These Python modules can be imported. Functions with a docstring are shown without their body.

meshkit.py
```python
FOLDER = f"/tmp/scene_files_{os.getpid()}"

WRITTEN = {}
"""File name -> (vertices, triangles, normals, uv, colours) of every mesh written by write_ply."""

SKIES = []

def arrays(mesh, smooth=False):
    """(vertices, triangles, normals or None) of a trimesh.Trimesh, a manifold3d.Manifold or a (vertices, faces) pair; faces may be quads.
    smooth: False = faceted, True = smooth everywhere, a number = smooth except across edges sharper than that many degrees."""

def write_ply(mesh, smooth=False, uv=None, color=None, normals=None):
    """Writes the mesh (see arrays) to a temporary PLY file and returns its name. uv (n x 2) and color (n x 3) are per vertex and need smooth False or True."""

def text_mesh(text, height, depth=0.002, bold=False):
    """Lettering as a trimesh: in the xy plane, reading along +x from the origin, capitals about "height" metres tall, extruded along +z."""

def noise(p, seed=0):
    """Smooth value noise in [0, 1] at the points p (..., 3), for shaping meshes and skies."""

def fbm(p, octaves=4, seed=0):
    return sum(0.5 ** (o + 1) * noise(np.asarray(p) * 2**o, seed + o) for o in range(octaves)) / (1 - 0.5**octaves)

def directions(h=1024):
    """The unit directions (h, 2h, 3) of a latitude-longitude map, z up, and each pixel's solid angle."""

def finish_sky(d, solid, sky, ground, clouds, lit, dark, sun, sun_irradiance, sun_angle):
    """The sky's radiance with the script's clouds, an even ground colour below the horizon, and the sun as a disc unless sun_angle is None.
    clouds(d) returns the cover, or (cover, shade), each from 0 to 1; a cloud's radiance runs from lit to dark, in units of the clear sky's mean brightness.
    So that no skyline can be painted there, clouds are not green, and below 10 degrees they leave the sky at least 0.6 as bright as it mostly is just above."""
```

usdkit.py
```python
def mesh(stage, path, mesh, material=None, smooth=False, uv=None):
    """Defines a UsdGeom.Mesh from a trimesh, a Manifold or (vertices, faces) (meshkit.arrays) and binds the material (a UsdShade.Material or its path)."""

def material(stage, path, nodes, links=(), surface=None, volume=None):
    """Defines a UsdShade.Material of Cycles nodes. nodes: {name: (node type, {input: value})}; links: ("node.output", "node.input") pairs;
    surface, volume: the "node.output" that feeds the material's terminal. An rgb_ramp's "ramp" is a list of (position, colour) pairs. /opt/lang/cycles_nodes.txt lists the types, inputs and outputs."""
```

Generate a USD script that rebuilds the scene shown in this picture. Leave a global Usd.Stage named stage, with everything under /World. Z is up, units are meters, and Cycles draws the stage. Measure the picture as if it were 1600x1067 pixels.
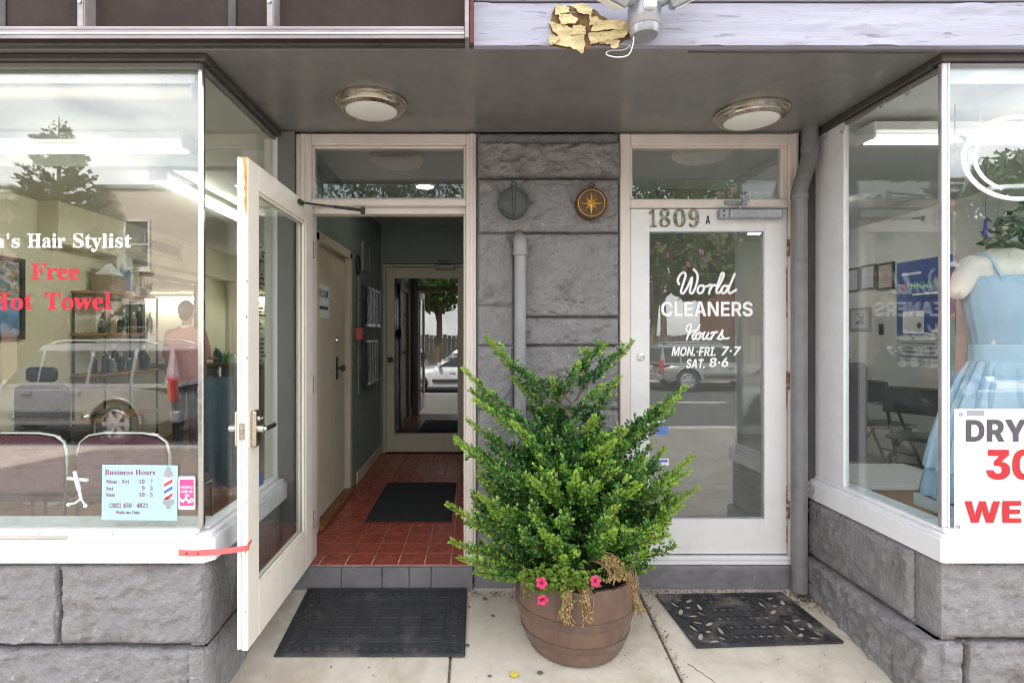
import glob, math, random
import numpy as np
import trimesh
import manifold3d as m3
import shapely
from shapely.geometry import Polygon, LineString, Point, box as sbox
from shapely import affinity, union_all
from pxr import Usd, UsdGeom, UsdLux, UsdShade, Gf, Sdf, Vt
import usdkit, meshkit

stage = Usd.Stage.CreateInMemory()
UsdGeom.SetStageUpAxis(stage, "Z")
UsdGeom.SetStageMetersPerUnit(stage, 1.0)
UsdGeom.Xform.Define(stage, "/World")
UsdGeom.Scope.Define(stage, "/World/Looks")
rng = np.random.default_rng(7)
random.seed(7)

# ------------------------------------------------------------------ camera
FPX, PX, PY = 852.0, 745.0, 522.0          # focal length and principal point in photo pixels (1600 wide)
CAM_Y, CAM_Z = -3.25, 1.5
cam = UsdGeom.Camera.Define(stage, "/World/camera")
cam.AddTranslateOp().Set(Gf.Vec3d(0, CAM_Y, CAM_Z))
cam.AddRotateXOp().Set(90.0)
cam.CreateHorizontalApertureAttr(36.0)
cam.CreateVerticalApertureAttr(36.0 * 682 / 1024)
cam.CreateFocalLengthAttr(36.0 * FPX / 1600)
cam.CreateHorizontalApertureOffsetAttr((800 - PX) / 1600 * 36.0)
cam.CreateVerticalApertureOffsetAttr(-(533.5 - PY) / 1600 * 36.0)
cam.CreateClippingRangeAttr(Gf.Vec2f(0.05, 2000))
cam.CreateExposureAttr(1.32)

# ------------------------------------------------------------------ sky and sun (sun behind the building: the shop fronts lie in open shade, the street is lit)
SUN_EL, SUN_AZ = math.radians(50), math.atan2(-0.35, 1.0)     # azimuth = atan2(x, y) of the direction towards the sun
sun_dir = np.array([math.sin(SUN_AZ) * math.cos(SUN_EL), math.cos(SUN_AZ) * math.cos(SUN_EL), math.sin(SUN_EL)])
sky_mat = usdkit.material(stage, "/World/Looks/sky", {
    "sky": ("sky_texture", {"sky_type": "single_scattering", "sun_disc": False, "sun_elevation": SUN_EL, "sun_rotation": SUN_AZ}),
    "pos": ("texture_coordinate", {}),
    "map": ("mapping", {"scale": (1.0, 1.0, 2.2)}),
    "n": ("noise_texture", {"scale": 4.2, "detail": 8.0, "roughness": 0.55, "distortion": 0.3}),
    "cover": ("rgb_ramp", {"ramp": [(0.40, (0.35, 0.35, 0.35)), (0.58, (1, 1, 1))]}),
    "n2": ("noise_texture", {"scale": 5.0, "detail": 5.0}),
    "tone": ("rgb_ramp", {"ramp": [(0.3, (7.4, 7.7, 8.3)), (0.68, (11.6, 11.5, 11.4))]}),
    "mix": ("mix", {"mix_type": "mix"}),
    "bg": ("background_shader", {"strength": 0.15}),
}, [("pos.generated", "map.vector"), ("map.vector", "n.vector"), ("map.vector", "n2.vector"), ("n.fac", "cover.fac"), ("n2.fac", "tone.fac"),
    ("cover.color", "mix.fac"), ("sky.color", "mix.color1"), ("tone.color", "mix.color2"), ("mix.color", "bg.color")], surface="bg.background")
dome = UsdLux.DomeLight.Define(stage, "/World/sky")
UsdShade.MaterialBindingAPI.Apply(dome.GetPrim()).Bind(sky_mat)
dome.GetPrim().SetCustomDataByKey("kind", "structure")
sun = UsdLux.DistantLight.Define(stage, "/World/sun")
sun.CreateNormalizeAttr(True)
sun.CreateIntensityAttr(1.15)
sun.CreateAngleAttr(1.5)
sun.CreateColorAttr(Gf.Vec3f(1.0, 0.97, 0.93))
sun.AddTransformOp().Set(Gf.Matrix4d().SetRotate(Gf.Rotation(Gf.Vec3d(0, 0, 1), Gf.Vec3d(*map(float, sun_dir)))))

# ------------------------------------------------------------------ helpers: names and tags
BASE = {}                                   # prim path -> world position its meshes are written relative to
TAKEN = set()


def numbered(parent, name):
    p, k = f"{parent}/{name}", 0
    while p in TAKEN:
        k += 1
        p = f"{parent}/{name}_{k:03d}"
    TAKEN.add(p)
    return p


def tag(prim, label=None, cat=None, group=None, kind=None):
    for k, v in (("label", label), ("category", cat), ("group", group), ("kind", kind)):
        if v:
            prim.SetCustomDataByKey(k, v)
    return prim


def thing(name, label=None, cat=None, loc=(0, 0, 0), group=None, kind=None):
    p = numbered("/World", name)
    x = UsdGeom.Xform.Define(stage, p)
    x.AddTranslateOp().Set(Gf.Vec3d(*map(float, loc)))
    BASE[p] = np.array(loc, float)
    tag(x.GetPrim(), label, cat, group, kind)
    return p


def cat(*ms):
    """Joins (v, f) pairs, trimeshes and manifolds (also nested lists) into one (v, f)."""
    V, F, n = [], [], 0
    for m in ms:
        if isinstance(m, list):
            if not m:
                continue
            m = cat(*m)
        elif hasattr(m, "to_mesh"):
            k = m.to_mesh()
            m = (np.array(k.vert_properties[:, :3]), np.array(k.tri_verts))
        elif hasattr(m, "vertices"):
            m = (np.array(m.vertices), np.array(m.faces))
        V.append(np.asarray(m[0], float)), F.append(np.asarray(m[1], int) + n)
        n += len(m[0])
    return np.vstack(V), np.vstack(F)


def obj(name, mesh, mat, parent="/World", smooth=False, label=None, cat_=None, group=None, kind=None):
    v, f = cat(mesh)
    p = numbered(parent, name)
    base = BASE.get(parent)
    if base is None:
        base = (v.min(0) + v.max(0)) / 2
        base[2] = v[:, 2].min()
        own = True
    else:
        own = False
    m = usdkit.mesh(stage, p, trimesh.Trimesh(v - base, f, process=False), "/World/Looks/" + mat, smooth=smooth)
    if own:
        UsdGeom.Xformable(m).AddTranslateOp().Set(Gf.Vec3d(*map(float, base)))
    BASE[p] = base
    tag(m.GetPrim(), label, cat_, group, kind)
    return p


# ------------------------------------------------------------------ helpers: shapes
def P(px, py, d):
    """World point seen at photo pixel (px, py), d metres in front of the camera."""
    return np.array([(px - PX) * d / FPX, CAM_Y + d, CAM_Z - (py - PY) * d / FPX])


def Xp(px, d=3.25):
    return (px - PX) * d / FPX


def Zp(py, d=3.25):
    return CAM_Z - (py - PY) * d / FPX


_unit = None


def bx(x0, x1, y0, y1, z0, z1, b=0.003):
    """A box with chamfered edges."""
    global _unit
    lo, hi = np.minimum((x0, y0, z0), (x1, y1, z1)), np.maximum((x0, y0, z0), (x1, y1, z1))
    b = min(b, 0.45 * (hi - lo).min())
    if b <= 0.0002:
        t = trimesh.creation.box(bounds=[lo, hi])
        return np.array(t.vertices), np.array(t.faces)
    S = np.array([[sx, sy, sz] for sx in (0, 1) for sy in (0, 1) for sz in (0, 1)], float)

    def verts(lo, hi, b):
        out = []
        for s in S:
            c = np.where(s > 0, hi, lo)
            for k in range(3):
                q = c + np.where(s > 0, -b, b)
                q[k] = c[k]
                out.append(q)
        return np.array(out)
    if _unit is None:
        vv = verts(np.zeros(3), np.ones(3), 0.2)
        h = trimesh.convex.convex_hull(vv)
        idx = [int(np.argmin(((vv - p) ** 2).sum(1))) for p in h.vertices]
        _unit = np.array(idx)[h.faces]
    return verts(lo, hi, b), _unit.copy()


def move(m, M):
    v, f = cat(m)
    M = np.asarray(M, float)
    v = v @ M[:3, :3].T + M[:3, 3]
    if np.linalg.det(M[:3, :3]) < 0:
        f = f[:, ::-1]
    return v, f


def T(x=0, y=0, z=0):
    M = np.eye(4)
    M[:3, 3] = (x, y, z)
    return M


def R(axis, deg):
    return trimesh.transformations.rotation_matrix(math.radians(deg), axis)


RX = lambda d: R([1, 0, 0], d)
RY = lambda d: R([0, 1, 0], d)
RZ = lambda d: R([0, 0, 1], d)


def frame(o, u, v):
    """Matrix sending local (x, y, z) to o + x u + y v + z (u x v)."""
    u, v = np.array(u, float), np.array(v, float)
    M = np.eye(4)
    M[:3, 0], M[:3, 1], M[:3, 2], M[:3, 3] = u, v, np.cross(u, v), o
    return M


def facade(x, y, z):
    """Local xy drawing standing upright, facing -y (towards the camera)."""
    return frame((x, y, z), (1, 0, 0), (0, 0, 1))


def tube(pts, r, sides=8, caps=True, closed=False):
    p = np.asarray(pts, float)
    n = len(p)
    rr = np.broadcast_to(np.asarray(r, float), (n,))
    if closed:
        t = np.roll(p, -1, 0) - np.roll(p, 1, 0)
    else:
        t = np.gradient(p, axis=0)
    t /= np.linalg.norm(t, axis=1, keepdims=True) + 1e-12
    a = np.cross(t[0], [0, 0, 1.0] if abs(t[0][2]) < 0.9 else [1.0, 0, 0])
    A = []
    for k in range(n):
        a = a - t[k] * (a @ t[k])
        a /= np.linalg.norm(a) + 1e-12
        A.append(a)
    A = np.array(A)
    B = np.cross(t, A)
    ang = np.arange(sides) * 2 * np.pi / sides
    v = p[:, None] + rr[:, None, None] * (np.cos(ang)[None, :, None] * A[:, None] + np.sin(ang)[None, :, None] * B[:, None])
    v = v.reshape(-1, 3)
    i, j = np.meshgrid(np.arange(n if closed else n - 1), np.arange(sides), indexing="ij")
    i2 = (i + 1) % n
    q = np.stack([i * sides + j, i * sides + (j + 1) % sides, i2 * sides + (j + 1) % sides, i2 * sides + j], -1).reshape(-1, 4)
    f = [q[:, [0, 1, 2]], q[:, [0, 2, 3]]]
    if caps and not closed:
        c0, c1 = len(v), len(v) + 1
        v = np.vstack([v, p[0], p[-1]])
        k = np.arange(sides)
        f.append(np.stack([np.full(sides, c0), (k + 1) % sides, k], 1))
        f.append(np.stack([np.full(sides, c1), (n - 1) * sides + k, (n - 1) * sides + (k + 1) % sides], 1))
    return v, np.vstack(f)


def lathe(prof, n=32, M=None, sx=1.0, sy=1.0):
    """prof: [(r, z), ...] turned about z; open ends are closed when r is 0."""
    prof = np.asarray(prof, float)
    ang = np.arange(n) * 2 * np.pi / n
    v = np.stack([prof[:, None, 0] * np.cos(ang) * sx, prof[:, None, 0] * np.sin(ang) * sy, np.repeat(prof[:, 1:2], n, 1)], -1).reshape(-1, 3)
    i, j = np.meshgrid(np.arange(len(prof) - 1), np.arange(n), indexing="ij")
    q = np.stack([i * n + j, i * n + (j + 1) % n, (i + 1) * n + (j + 1) % n, (i + 1) * n + j], -1).reshape(-1, 4)
    f = np.vstack([q[:, [0, 1, 2]], q[:, [0, 2, 3]]])
    return (v, f) if M is None else move((v, f), M)


def cyl(p0, p1, r, n=16):
    p0, p1 = np.array(p0, float), np.array(p1, float)
    return tube([p0, p0 + (p1 - p0) * 1e-4 + 0, p1], [r, r, r], n)


def prism(shape, depth, M=None):
    """Shapely shape extruded along +z by depth, moved by M."""
    out = []
    for g in getattr(shape, "geoms", [shape]):
        if g.is_empty or g.area < 1e-9:
            continue
        out.append(trimesh.creation.extrude_polygon(g, depth, engine="earcut"))
    m = cat(out)
    return m if M is None else move(m, M)


def hull(*balls, n=12):
    """Manifold hull of spheres (centre, radius)."""
    return m3.Manifold.batch_hull([m3.Manifold.sphere(r, n).translate(tuple(map(float, c))) for c, r in balls])


def rbox(x0, x1, y0, y1, z0, z1, r, n=12):
    return hull(*[((x, y, z), r) for x in (x0 + r, x1 - r) for y in (y0 + r, y1 - r) for z in (z0 + r, z1 - r)], n=n)


def spline(pts, n=8):
    """Catmull-Rom through the points."""
    p = np.asarray(pts, float)
    p = np.vstack([2 * p[0] - p[1], p, 2 * p[-1] - p[-2]])
    out = []
    for k in range(1, len(p) - 2):
        t = np.linspace(0, 1, n, endpoint=False)[:, None]
        a, b, c, d = p[k - 1], p[k], p[k + 1], p[k + 2]
        out.append(0.5 * (2 * b + (c - a) * t + (2 * a - 5 * b + 4 * c - d) * t ** 2 + (3 * b - a - 3 * c + d) * t ** 3))
    return np.vstack(out + [p[-2:-1]])


FONTS = glob.glob("/opt/blender-*/*/datafiles/fonts")[0]


def glyphs(text, height, style="sans", weight=700, width=None, shear=0.0, fat=0.0):
    """Lettering as a shapely shape, baseline at y = 0, starting at x = 0, capitals "height" tall, squeezed to "width"."""
    from PIL import Image, ImageDraw, ImageFont
    size = 160
    if style == "sans":
        font = ImageFont.truetype(FONTS + "/Inter.woff2", size)
        font.set_variation_by_axes([20, weight])
    else:
        font = ImageFont.truetype(FONTS + "/NotoSansMath-Regular.woff2", size)
        up, lo = (0x1D400, 0x1D41A) if style == "serif" else (0x1D4D0, 0x1D4EA)
        text = "".join(chr(up + ord(c) - 65) if "A" <= c <= "Z" else chr(lo + ord(c) - 97) if "a" <= c <= "z" else chr(0x1D7CE + int(c)) if c.isdigit() else c for c in text)
    x0, y0, x1, y1 = font.getbbox(text, anchor="ls")
    im = Image.new("L", (x1 - x0 + 16, y1 - y0 + 16))
    ImageDraw.Draw(im).text((8 - x0, 8 - y0), text, 255, font, anchor="ls")
    on = np.pad(np.asarray(im) > 127, ((0, 0), (1, 1))).astype(np.int8)
    rows, starts = np.nonzero(np.diff(on, axis=1) == 1)
    ends = np.nonzero(np.diff(on, axis=1) == -1)[1]
    s = union_all(shapely.box(starts, -rows - 1.0, ends, -rows + 0.0)).buffer(0.8 + fat * size).buffer(-0.8).simplify(0.8)
    k = height / (size * 0.727 if style == "sans" else size * 0.66)
    s = affinity.translate(s, -8, 8 - y0)
    s = affinity.scale(s, k, k, origin=(0, 0))
    if shear:
        s = affinity.skew(s, xs=shear, origin=(0, 0))
    if width:
        b = s.bounds
        s = affinity.translate(s, -b[0], 0)
        s = affinity.scale(s, width / (b[2] - b[0]), 1, origin=(0, 0))
    return s


def noise_fbm(p, o=4, seed=0):
    return meshkit.fbm(np.asarray(p, float), o, seed)


def rock(u0, u1, v0, v1, M, amp=0.035, step=0.022, seed=0, depth=0.1, edge=0.03, off=0.0):
    """A rock-faced block: local x u0..u1, y v0..v1, face towards +z bulging by about amp; M places it."""
    nu, nv = max(4, int((u1 - u0) / step)), max(4, int((v1 - v0) / step))
    gap = 0.0022
    U, V = np.meshgrid(np.linspace(u0 + gap, u1 - gap, nu + 1), np.linspace(v0 + gap, v1 - gap, nv + 1), indexing="ij")
    q = np.stack([U, V, np.full_like(U, seed * 3.7)], -1)
    n1 = noise_fbm(q * np.array([4.5, 7.0, 1]), 3, seed)
    n2 = noise_fbm(q * np.array([13, 19, 1.0]) + n1[..., None] * 1.5, 3, seed + 5)
    ridge = 1 - np.abs(2 * noise_fbm(q * np.array([6, 15, 1.0]) + 3 * n1[..., None], 2, seed + 9) - 1)
    rid = lambda s, o, sd: 1 - np.abs(2 * noise_fbm(q * np.array(s) + o * n1[..., None], 2, seed + sd) - 1)
    h = 0.34 * n1 + 0.22 * n2 + 0.22 * ridge ** 2 + 0.22 * rid([17, 30, 1.0], 4, 21) ** 2
    d = np.minimum(np.minimum(U - u0, u1 - U), np.minimum(V - v0, v1 - V))
    e = edge * (0.4 + 1.2 * noise_fbm(q * np.array([14, 14, 1.0]), 2, seed + 3))
    e = np.clip(d / e, 0, 1)
    e = e * (2 - e)
    Z = off + amp * (h * 1.25) * (0.25 + 0.75 * e)
    border = np.zeros_like(U, bool)
    v = [np.stack([U, V, Z], -1).reshape(-1, 3)]
    idx = np.arange((nu + 1) * (nv + 1)).reshape(nu + 1, nv + 1)
    f = [np.stack([idx[:-1, :-1], idx[1:, :-1], idx[1:, 1:]], -1).reshape(-1, 3), np.stack([idx[:-1, :-1], idx[1:, 1:], idx[:-1, 1:]], -1).reshape(-1, 3)]
    ring = np.concatenate([idx[:-1, 0], idx[-1, :-1], idx[:0:-1, -1], idx[0, :0:-1]])
    back = v[0][ring].copy()
    back[:, 2] = -depth
    n = len(v[0])
    v.append(back)
    k = np.arange(len(ring))
    k2 = (k + 1) % len(ring)
    f.append(np.stack([ring[k], n + k, n + k2], 1)), f.append(np.stack([ring[k], n + k2, ring[k2]], 1))
    return move((np.vstack(v), np.vstack(f)), M)


# ------------------------------------------------------------------ materials
def lin(r, g, b, k=1.0):
    c = np.array([r, g, b], float) / 255
    return tuple(k * np.where(c <= 0.04045, c / 12.92, ((c + 0.055) / 1.055) ** 2.4))


def mat(name, color, rough=0.5, var=0.12, scale=6.0, bump=0.0, bscale=40.0, metallic=0.0, spec=0.5, dirt=None, dirt_scale=3.0, dirt_at=(0.58, 0.75), dirt2=None, dirt2_scale=30.0, dirt2_at=(0.64, 0.72),
        coat=0.0, stretch=(1, 1, 1), bdist=0.01, emit=None, island=0.0, trans=0.0, rvar=0.12):
    """Painted or natural surface: colour broken up by noise, two optional stains, uneven gloss, fine relief."""
    color = np.array(color, float)
    nodes = {
        "g": ("geometry", {}),
        "mp": ("mapping", {"scale": stretch}),
        "n": ("noise_texture", {"scale": scale, "detail": 6.0, "roughness": 0.6}),
        "ramp": ("rgb_ramp", {"ramp": [(0.3, tuple(color * (1 - var))), (0.7, tuple(np.minimum(color * (1 + var), 0.95)))]}),
        "p": ("principled_bsdf", {"roughness": rough, "metallic": metallic, "specular_ior_level": spec, "coat_weight": coat}),
        "rn": ("noise_texture", {"scale": scale * 3.1, "detail": 4.0}),
        "rr": ("map_range", {"from_min": 0.3, "from_max": 0.7, "to_min": max(0.02, rough - rvar), "to_max": min(1.0, rough + rvar), "clamp": True}),
    }
    links = [("g.position", "mp.vector"), ("mp.vector", "n.vector"), ("mp.vector", "rn.vector"), ("n.fac", "ramp.fac"), ("rn.fac", "rr.value"), ("rr.result", "p.roughness")]
    out = "ramp.color"
    for tagname, dc, ds, da in (("d1", dirt, dirt_scale, dirt_at), ("d2", dirt2, dirt2_scale, dirt2_at)):
        if dc is not None:
            nodes[tagname + "n"] = ("noise_texture", {"scale": ds, "detail": 8.0, "roughness": 0.65, "distortion": 0.4})
            nodes[tagname + "r"] = ("rgb_ramp", {"ramp": [(da[0], (0, 0, 0)), (da[1], (1, 1, 1))]})
            nodes[tagname + "m"] = ("mix", {"mix_type": "mix", "color2": tuple(dc)})
            links += [("mp.vector", tagname + "n.vector"), (tagname + "n.fac", tagname + "r.fac"), (tagname + "r.color", tagname + "m.fac"), (out, tagname + "m.color1")]
            out = tagname + "m.color"
    if island:
        nodes["is"] = ("map_range", {"from_min": 0.0, "from_max": 1.0, "to_min": 1 - island, "to_max": 1 + island})
        nodes["hs"] = ("hsv", {})
        links += [("g.random_per_island", "is.value"), ("is.result", "hs.value"), (out, "hs.color")]
        out = "hs.color"
    links.append((out, "p.base_color"))
    if bump:
        nodes["bn"] = ("noise_texture", {"scale": bscale, "detail": 6.0, "roughness": 0.6})
        nodes["b"] = ("bump", {"strength": bump, "distance": bdist})
        links += [("mp.vector", "bn.vector"), ("bn.fac", "b.height"), ("b.normal", "p.normal")]
    if emit:
        nodes["p"][1]["emission_color"] = emit[0]
        nodes["p"][1]["emission_strength"] = emit[1]
    surf = "p.BSDF"
    if trans:
        nodes["tr"] = ("translucent_bsdf", {})
        nodes["mx"] = ("mix_closure", {"fac": trans})
        links += [(out, "tr.color"), ("p.BSDF", "mx.closure1"), ("tr.BSDF", "mx.closure2")]
        surf = "mx.closure"
    return usdkit.material(stage, "/World/Looks/" + name, nodes, links, surface=surf)


def glow(name, color, strength):
    return usdkit.material(stage, "/World/Looks/" + name, {"e": ("emission", {"color": color, "strength": strength})}, [], surface="e.emission")


def glass(name, f0=0.06, tint=(1, 1, 1), rough=0.0):
    """Window glass: clear, with a mirror image that grows towards grazing angles (Schlick), the same from both sides."""
    return usdkit.material(stage, "/World/Looks/" + name, {
        "lw": ("layer_weight", {"blend": 0.5}),
        "pw": ("math", {"math_type": "power", "value2": 5.0}),
        "ma": ("math", {"math_type": "multiply_add", "value2": 1 - f0, "value3": f0}),
        "t": ("transparent_bsdf", {"color": tint}),
        "gl": ("glossy_bsdf", {"color": (1, 1, 1), "roughness": rough}),
        "mx": ("mix_closure", {}),
    }, [("lw.facing", "pw.value1"), ("pw.value", "ma.value1"), ("ma.value", "mx.fac"), ("t.BSDF", "mx.closure1"), ("gl.BSDF", "mx.closure2")], surface="mx.closure")
# ------------------------------------------------------------------ looks
mat("dark_paint", (0.18, 0.17, 0.162), 0.25, 0.04, 2.5, bump=0.08, bscale=18, dirt=(0.14, 0.126, 0.118), dirt_scale=2.0, rvar=0.06)
mat("dark_trim", (0.06, 0.052, 0.047), 0.4, 0.2, 9, bump=0.25, bscale=60, dirt2=(0.3, 0.27, 0.24), dirt2_scale=35, dirt2_at=(0.70, 0.74))
mat("stone_paint", (0.24, 0.23, 0.232), 0.34, 0.16, 5, bump=1.0, bscale=42, bdist=0.018, dirt=(0.165, 0.148, 0.143), dirt_scale=5, dirt_at=(0.5, 0.68), dirt2=(0.48, 0.46, 0.45), dirt2_scale=30, dirt2_at=(0.655, 0.70))
mat("mortar_paint", (0.20, 0.188, 0.19), 0.6, 0.15, 12, bump=0.4, bscale=50)
mat("plinth_paint", (0.17, 0.16, 0.168), 0.4, 0.15, 7, bump=0.35, bscale=26, bdist=0.01, dirt=(0.10, 0.09, 0.09), dirt_scale=5, dirt2=(0.42, 0.40, 0.38), dirt2_scale=26, dirt2_at=(0.68, 0.72))
mat("frame_cream", (0.66, 0.585, 0.53), 0.4, 0.05, 4, bump=0.12, bscale=30, stretch=(1, 1, 0.3), dirt=(0.5, 0.42, 0.36), dirt_scale=4, dirt_at=(0.6, 0.85), dirt2=(0.28, 0.2, 0.15), dirt2_scale=28, dirt2_at=(0.74, 0.77))
mat("white_paint", (0.74, 0.73, 0.74), 0.35, 0.04, 4, bump=0.12, bscale=25, dirt=(0.55, 0.51, 0.47), dirt_scale=3, dirt_at=(0.62, 0.85), dirt2=(0.3, 0.26, 0.22), dirt2_scale=30, dirt2_at=(0.745, 0.775))
mat("sill_old_wood", (0.42, 0.38, 0.33), 0.6, 0.2, 20, bump=0.3, bscale=50, stretch=(0.2, 1, 1))
mat("door_white", (0.70, 0.68, 0.67), 0.33, 0.04, 3, bump=0.1, bscale=22, dirt=(0.55, 0.49, 0.45), dirt_scale=2.6, dirt_at=(0.6, 0.85), dirt2=(0.22, 0.12, 0.08), dirt2_scale=22, dirt2_at=(0.755, 0.79))
mat("door_cream", (0.76, 0.70, 0.60), 0.38, 0.05, 3, bump=0.12, bscale=26, dirt=(0.6, 0.53, 0.43), dirt_scale=3, dirt_at=(0.62, 0.85), dirt2=(0.3, 0.2, 0.12), dirt2_scale=30, dirt2_at=(0.75, 0.78))
mat("door_edge_lavender", (0.62, 0.62, 0.68), 0.4, 0.05, 5, dirt2=(0.25, 0.22, 0.2), dirt2_scale=40, dirt2_at=(0.72, 0.75))
mat("rust", (0.55, 0.27, 0.08), 0.8, 0.45, 45, bump=0.6, bscale=90, dirt2=(0.7, 0.6, 0.45), dirt2_scale=40, dirt2_at=(0.58, 0.62))
mat("rusty_hinge", (0.22, 0.10, 0.06), 0.7, 0.5, 50, bump=0.4, bscale=90, dirt=(0.55, 0.42, 0.36), dirt_scale=25, dirt_at=(0.5, 0.56))
mat("lavender_paint", (0.345, 0.34, 0.41), 0.5, 0.07, 6, bump=0.5, bscale=16, stretch=(0.16, 1, 1.6), bdist=0.012, dirt=(0.31, 0.295, 0.345), dirt_scale=7, dirt_at=(0.5, 0.7), dirt2=(0.20, 0.19, 0.22), dirt2_scale=30, dirt2_at=(0.60, 0.64))
mat("bare_wood", (0.62, 0.50, 0.27), 0.9, 0.35, 28, bump=1.0, bscale=70, stretch=(0.35, 1, 1), dirt=(0.42, 0.25, 0.09), dirt_scale=16, dirt_at=(0.6, 0.68))
mat("old_paint_layer", (0.16, 0.085, 0.035), 0.85, 0.4, 30, bump=0.6, bscale=60)
mat("sign_back", (0.045, 0.033, 0.028), 0.7, 0.2, 4, spec=0.12, bump=0.15, bscale=30, dirt2=(0.3, 0.27, 0.24), dirt2_scale=12, dirt2_at=(0.74, 0.76))
mat("aluminium", (0.30, 0.265, 0.265), 0.5, 0.25, 12, metallic=0.35, stretch=(0.2, 1, 1), dirt=(0.3, 0.26, 0.26), dirt_scale=5, dirt_at=(0.55, 0.7))
mat("red_oxide", (0.16, 0.05, 0.04), 0.7, 0.3, 30)
mat("chrome", (0.62, 0.62, 0.61), 0.16, 0.05, 10, metallic=1.0, rvar=0.05)
mat("nickel", (0.55, 0.49, 0.40), 0.26, 0.06, 10, metallic=1.0, rvar=0.06)
mat("grey_metal", (0.33, 0.34, 0.36), 0.35, 0.08, 10, metallic=0.5)
mat("dark_metal", (0.06, 0.055, 0.05), 0.4, 0.2, 20, metallic=0.6)
mat("lamp_white", (0.86, 0.84, 0.79), 0.45, 0.02, 3, rvar=0.03)
mat("pvc_grey", (0.27, 0.27, 0.275), 0.38, 0.08, 6, bump=0.06, bscale=25, dirt=(0.2, 0.19, 0.19), dirt_scale=5)
mat("downspout_paint", (0.17, 0.165, 0.165), 0.38, 0.15, 7, bump=0.25, bscale=20, dirt=(0.12, 0.105, 0.10), dirt_scale=6, dirt2=(0.3, 0.2, 0.14), dirt2_scale=24, dirt2_at=(0.74, 0.77))
mat("plaque_dark", (0.07, 0.074, 0.065), 0.4, 0.3, 20, metallic=0.3, bump=0.2, bscale=60)
mat("plaque_bronze", (0.10, 0.06, 0.028), 0.45, 0.35, 22, metallic=0.5, bump=0.3, bscale=60)
mat("gold", (0.85, 0.48, 0.12), 0.35, 0.15, 20, metallic=0.7)
mat("concrete", (0.56, 0.50, 0.42), 0.85, 0.10, 7, bump=0.35, bscale=90, bdist=0.004, dirt=(0.40, 0.335, 0.26), dirt_scale=3.2, dirt_at=(0.47, 0.70), dirt2=(0.19, 0.16, 0.135), dirt2_scale=42, dirt2_at=(0.665, 0.715))
mat("joint_dirt", (0.15, 0.125, 0.10), 0.95, 0.4, 30)
mat("asphalt", (0.075, 0.075, 0.08), 0.85, 0.2, 12, bump=0.4, bscale=80, dirt=(0.10, 0.10, 0.105), dirt_scale=0.7)
mat("earth", (0.16, 0.15, 0.12), 0.95, 0.2, 2)
mat("kerb_stone", (0.38, 0.36, 0.33), 0.85, 0.15, 8, bump=0.4, bscale=50)
mat("road_paint", (0.75, 0.74, 0.7), 0.6, 0.1, 6)
mat("tile_red", (0.40, 0.085, 0.055), 0.3, 0.22, 7, bump=0.12, bscale=25, island=0.22, dirt=(0.28, 0.055, 0.036), dirt_scale=3.5)
mat("grout", (0.60, 0.40, 0.34), 0.8, 0.2, 20)
mat("rubber", (0.03, 0.03, 0.032), 0.6, 0.25, 8, bump=0.35, bscale=60, dirt=(0.12, 0.105, 0.10), dirt_scale=4, dirt_at=(0.55, 0.72), dirt2=(0.3, 0.27, 0.23), dirt2_scale=45, dirt2_at=(0.72, 0.75))
mat("rubber_worn", (0.022, 0.022, 0.024), 0.5, 0.3, 8, bump=0.35, bscale=60, dirt=(0.17, 0.145, 0.13), dirt_scale=6, dirt_at=(0.50, 0.70))
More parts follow.
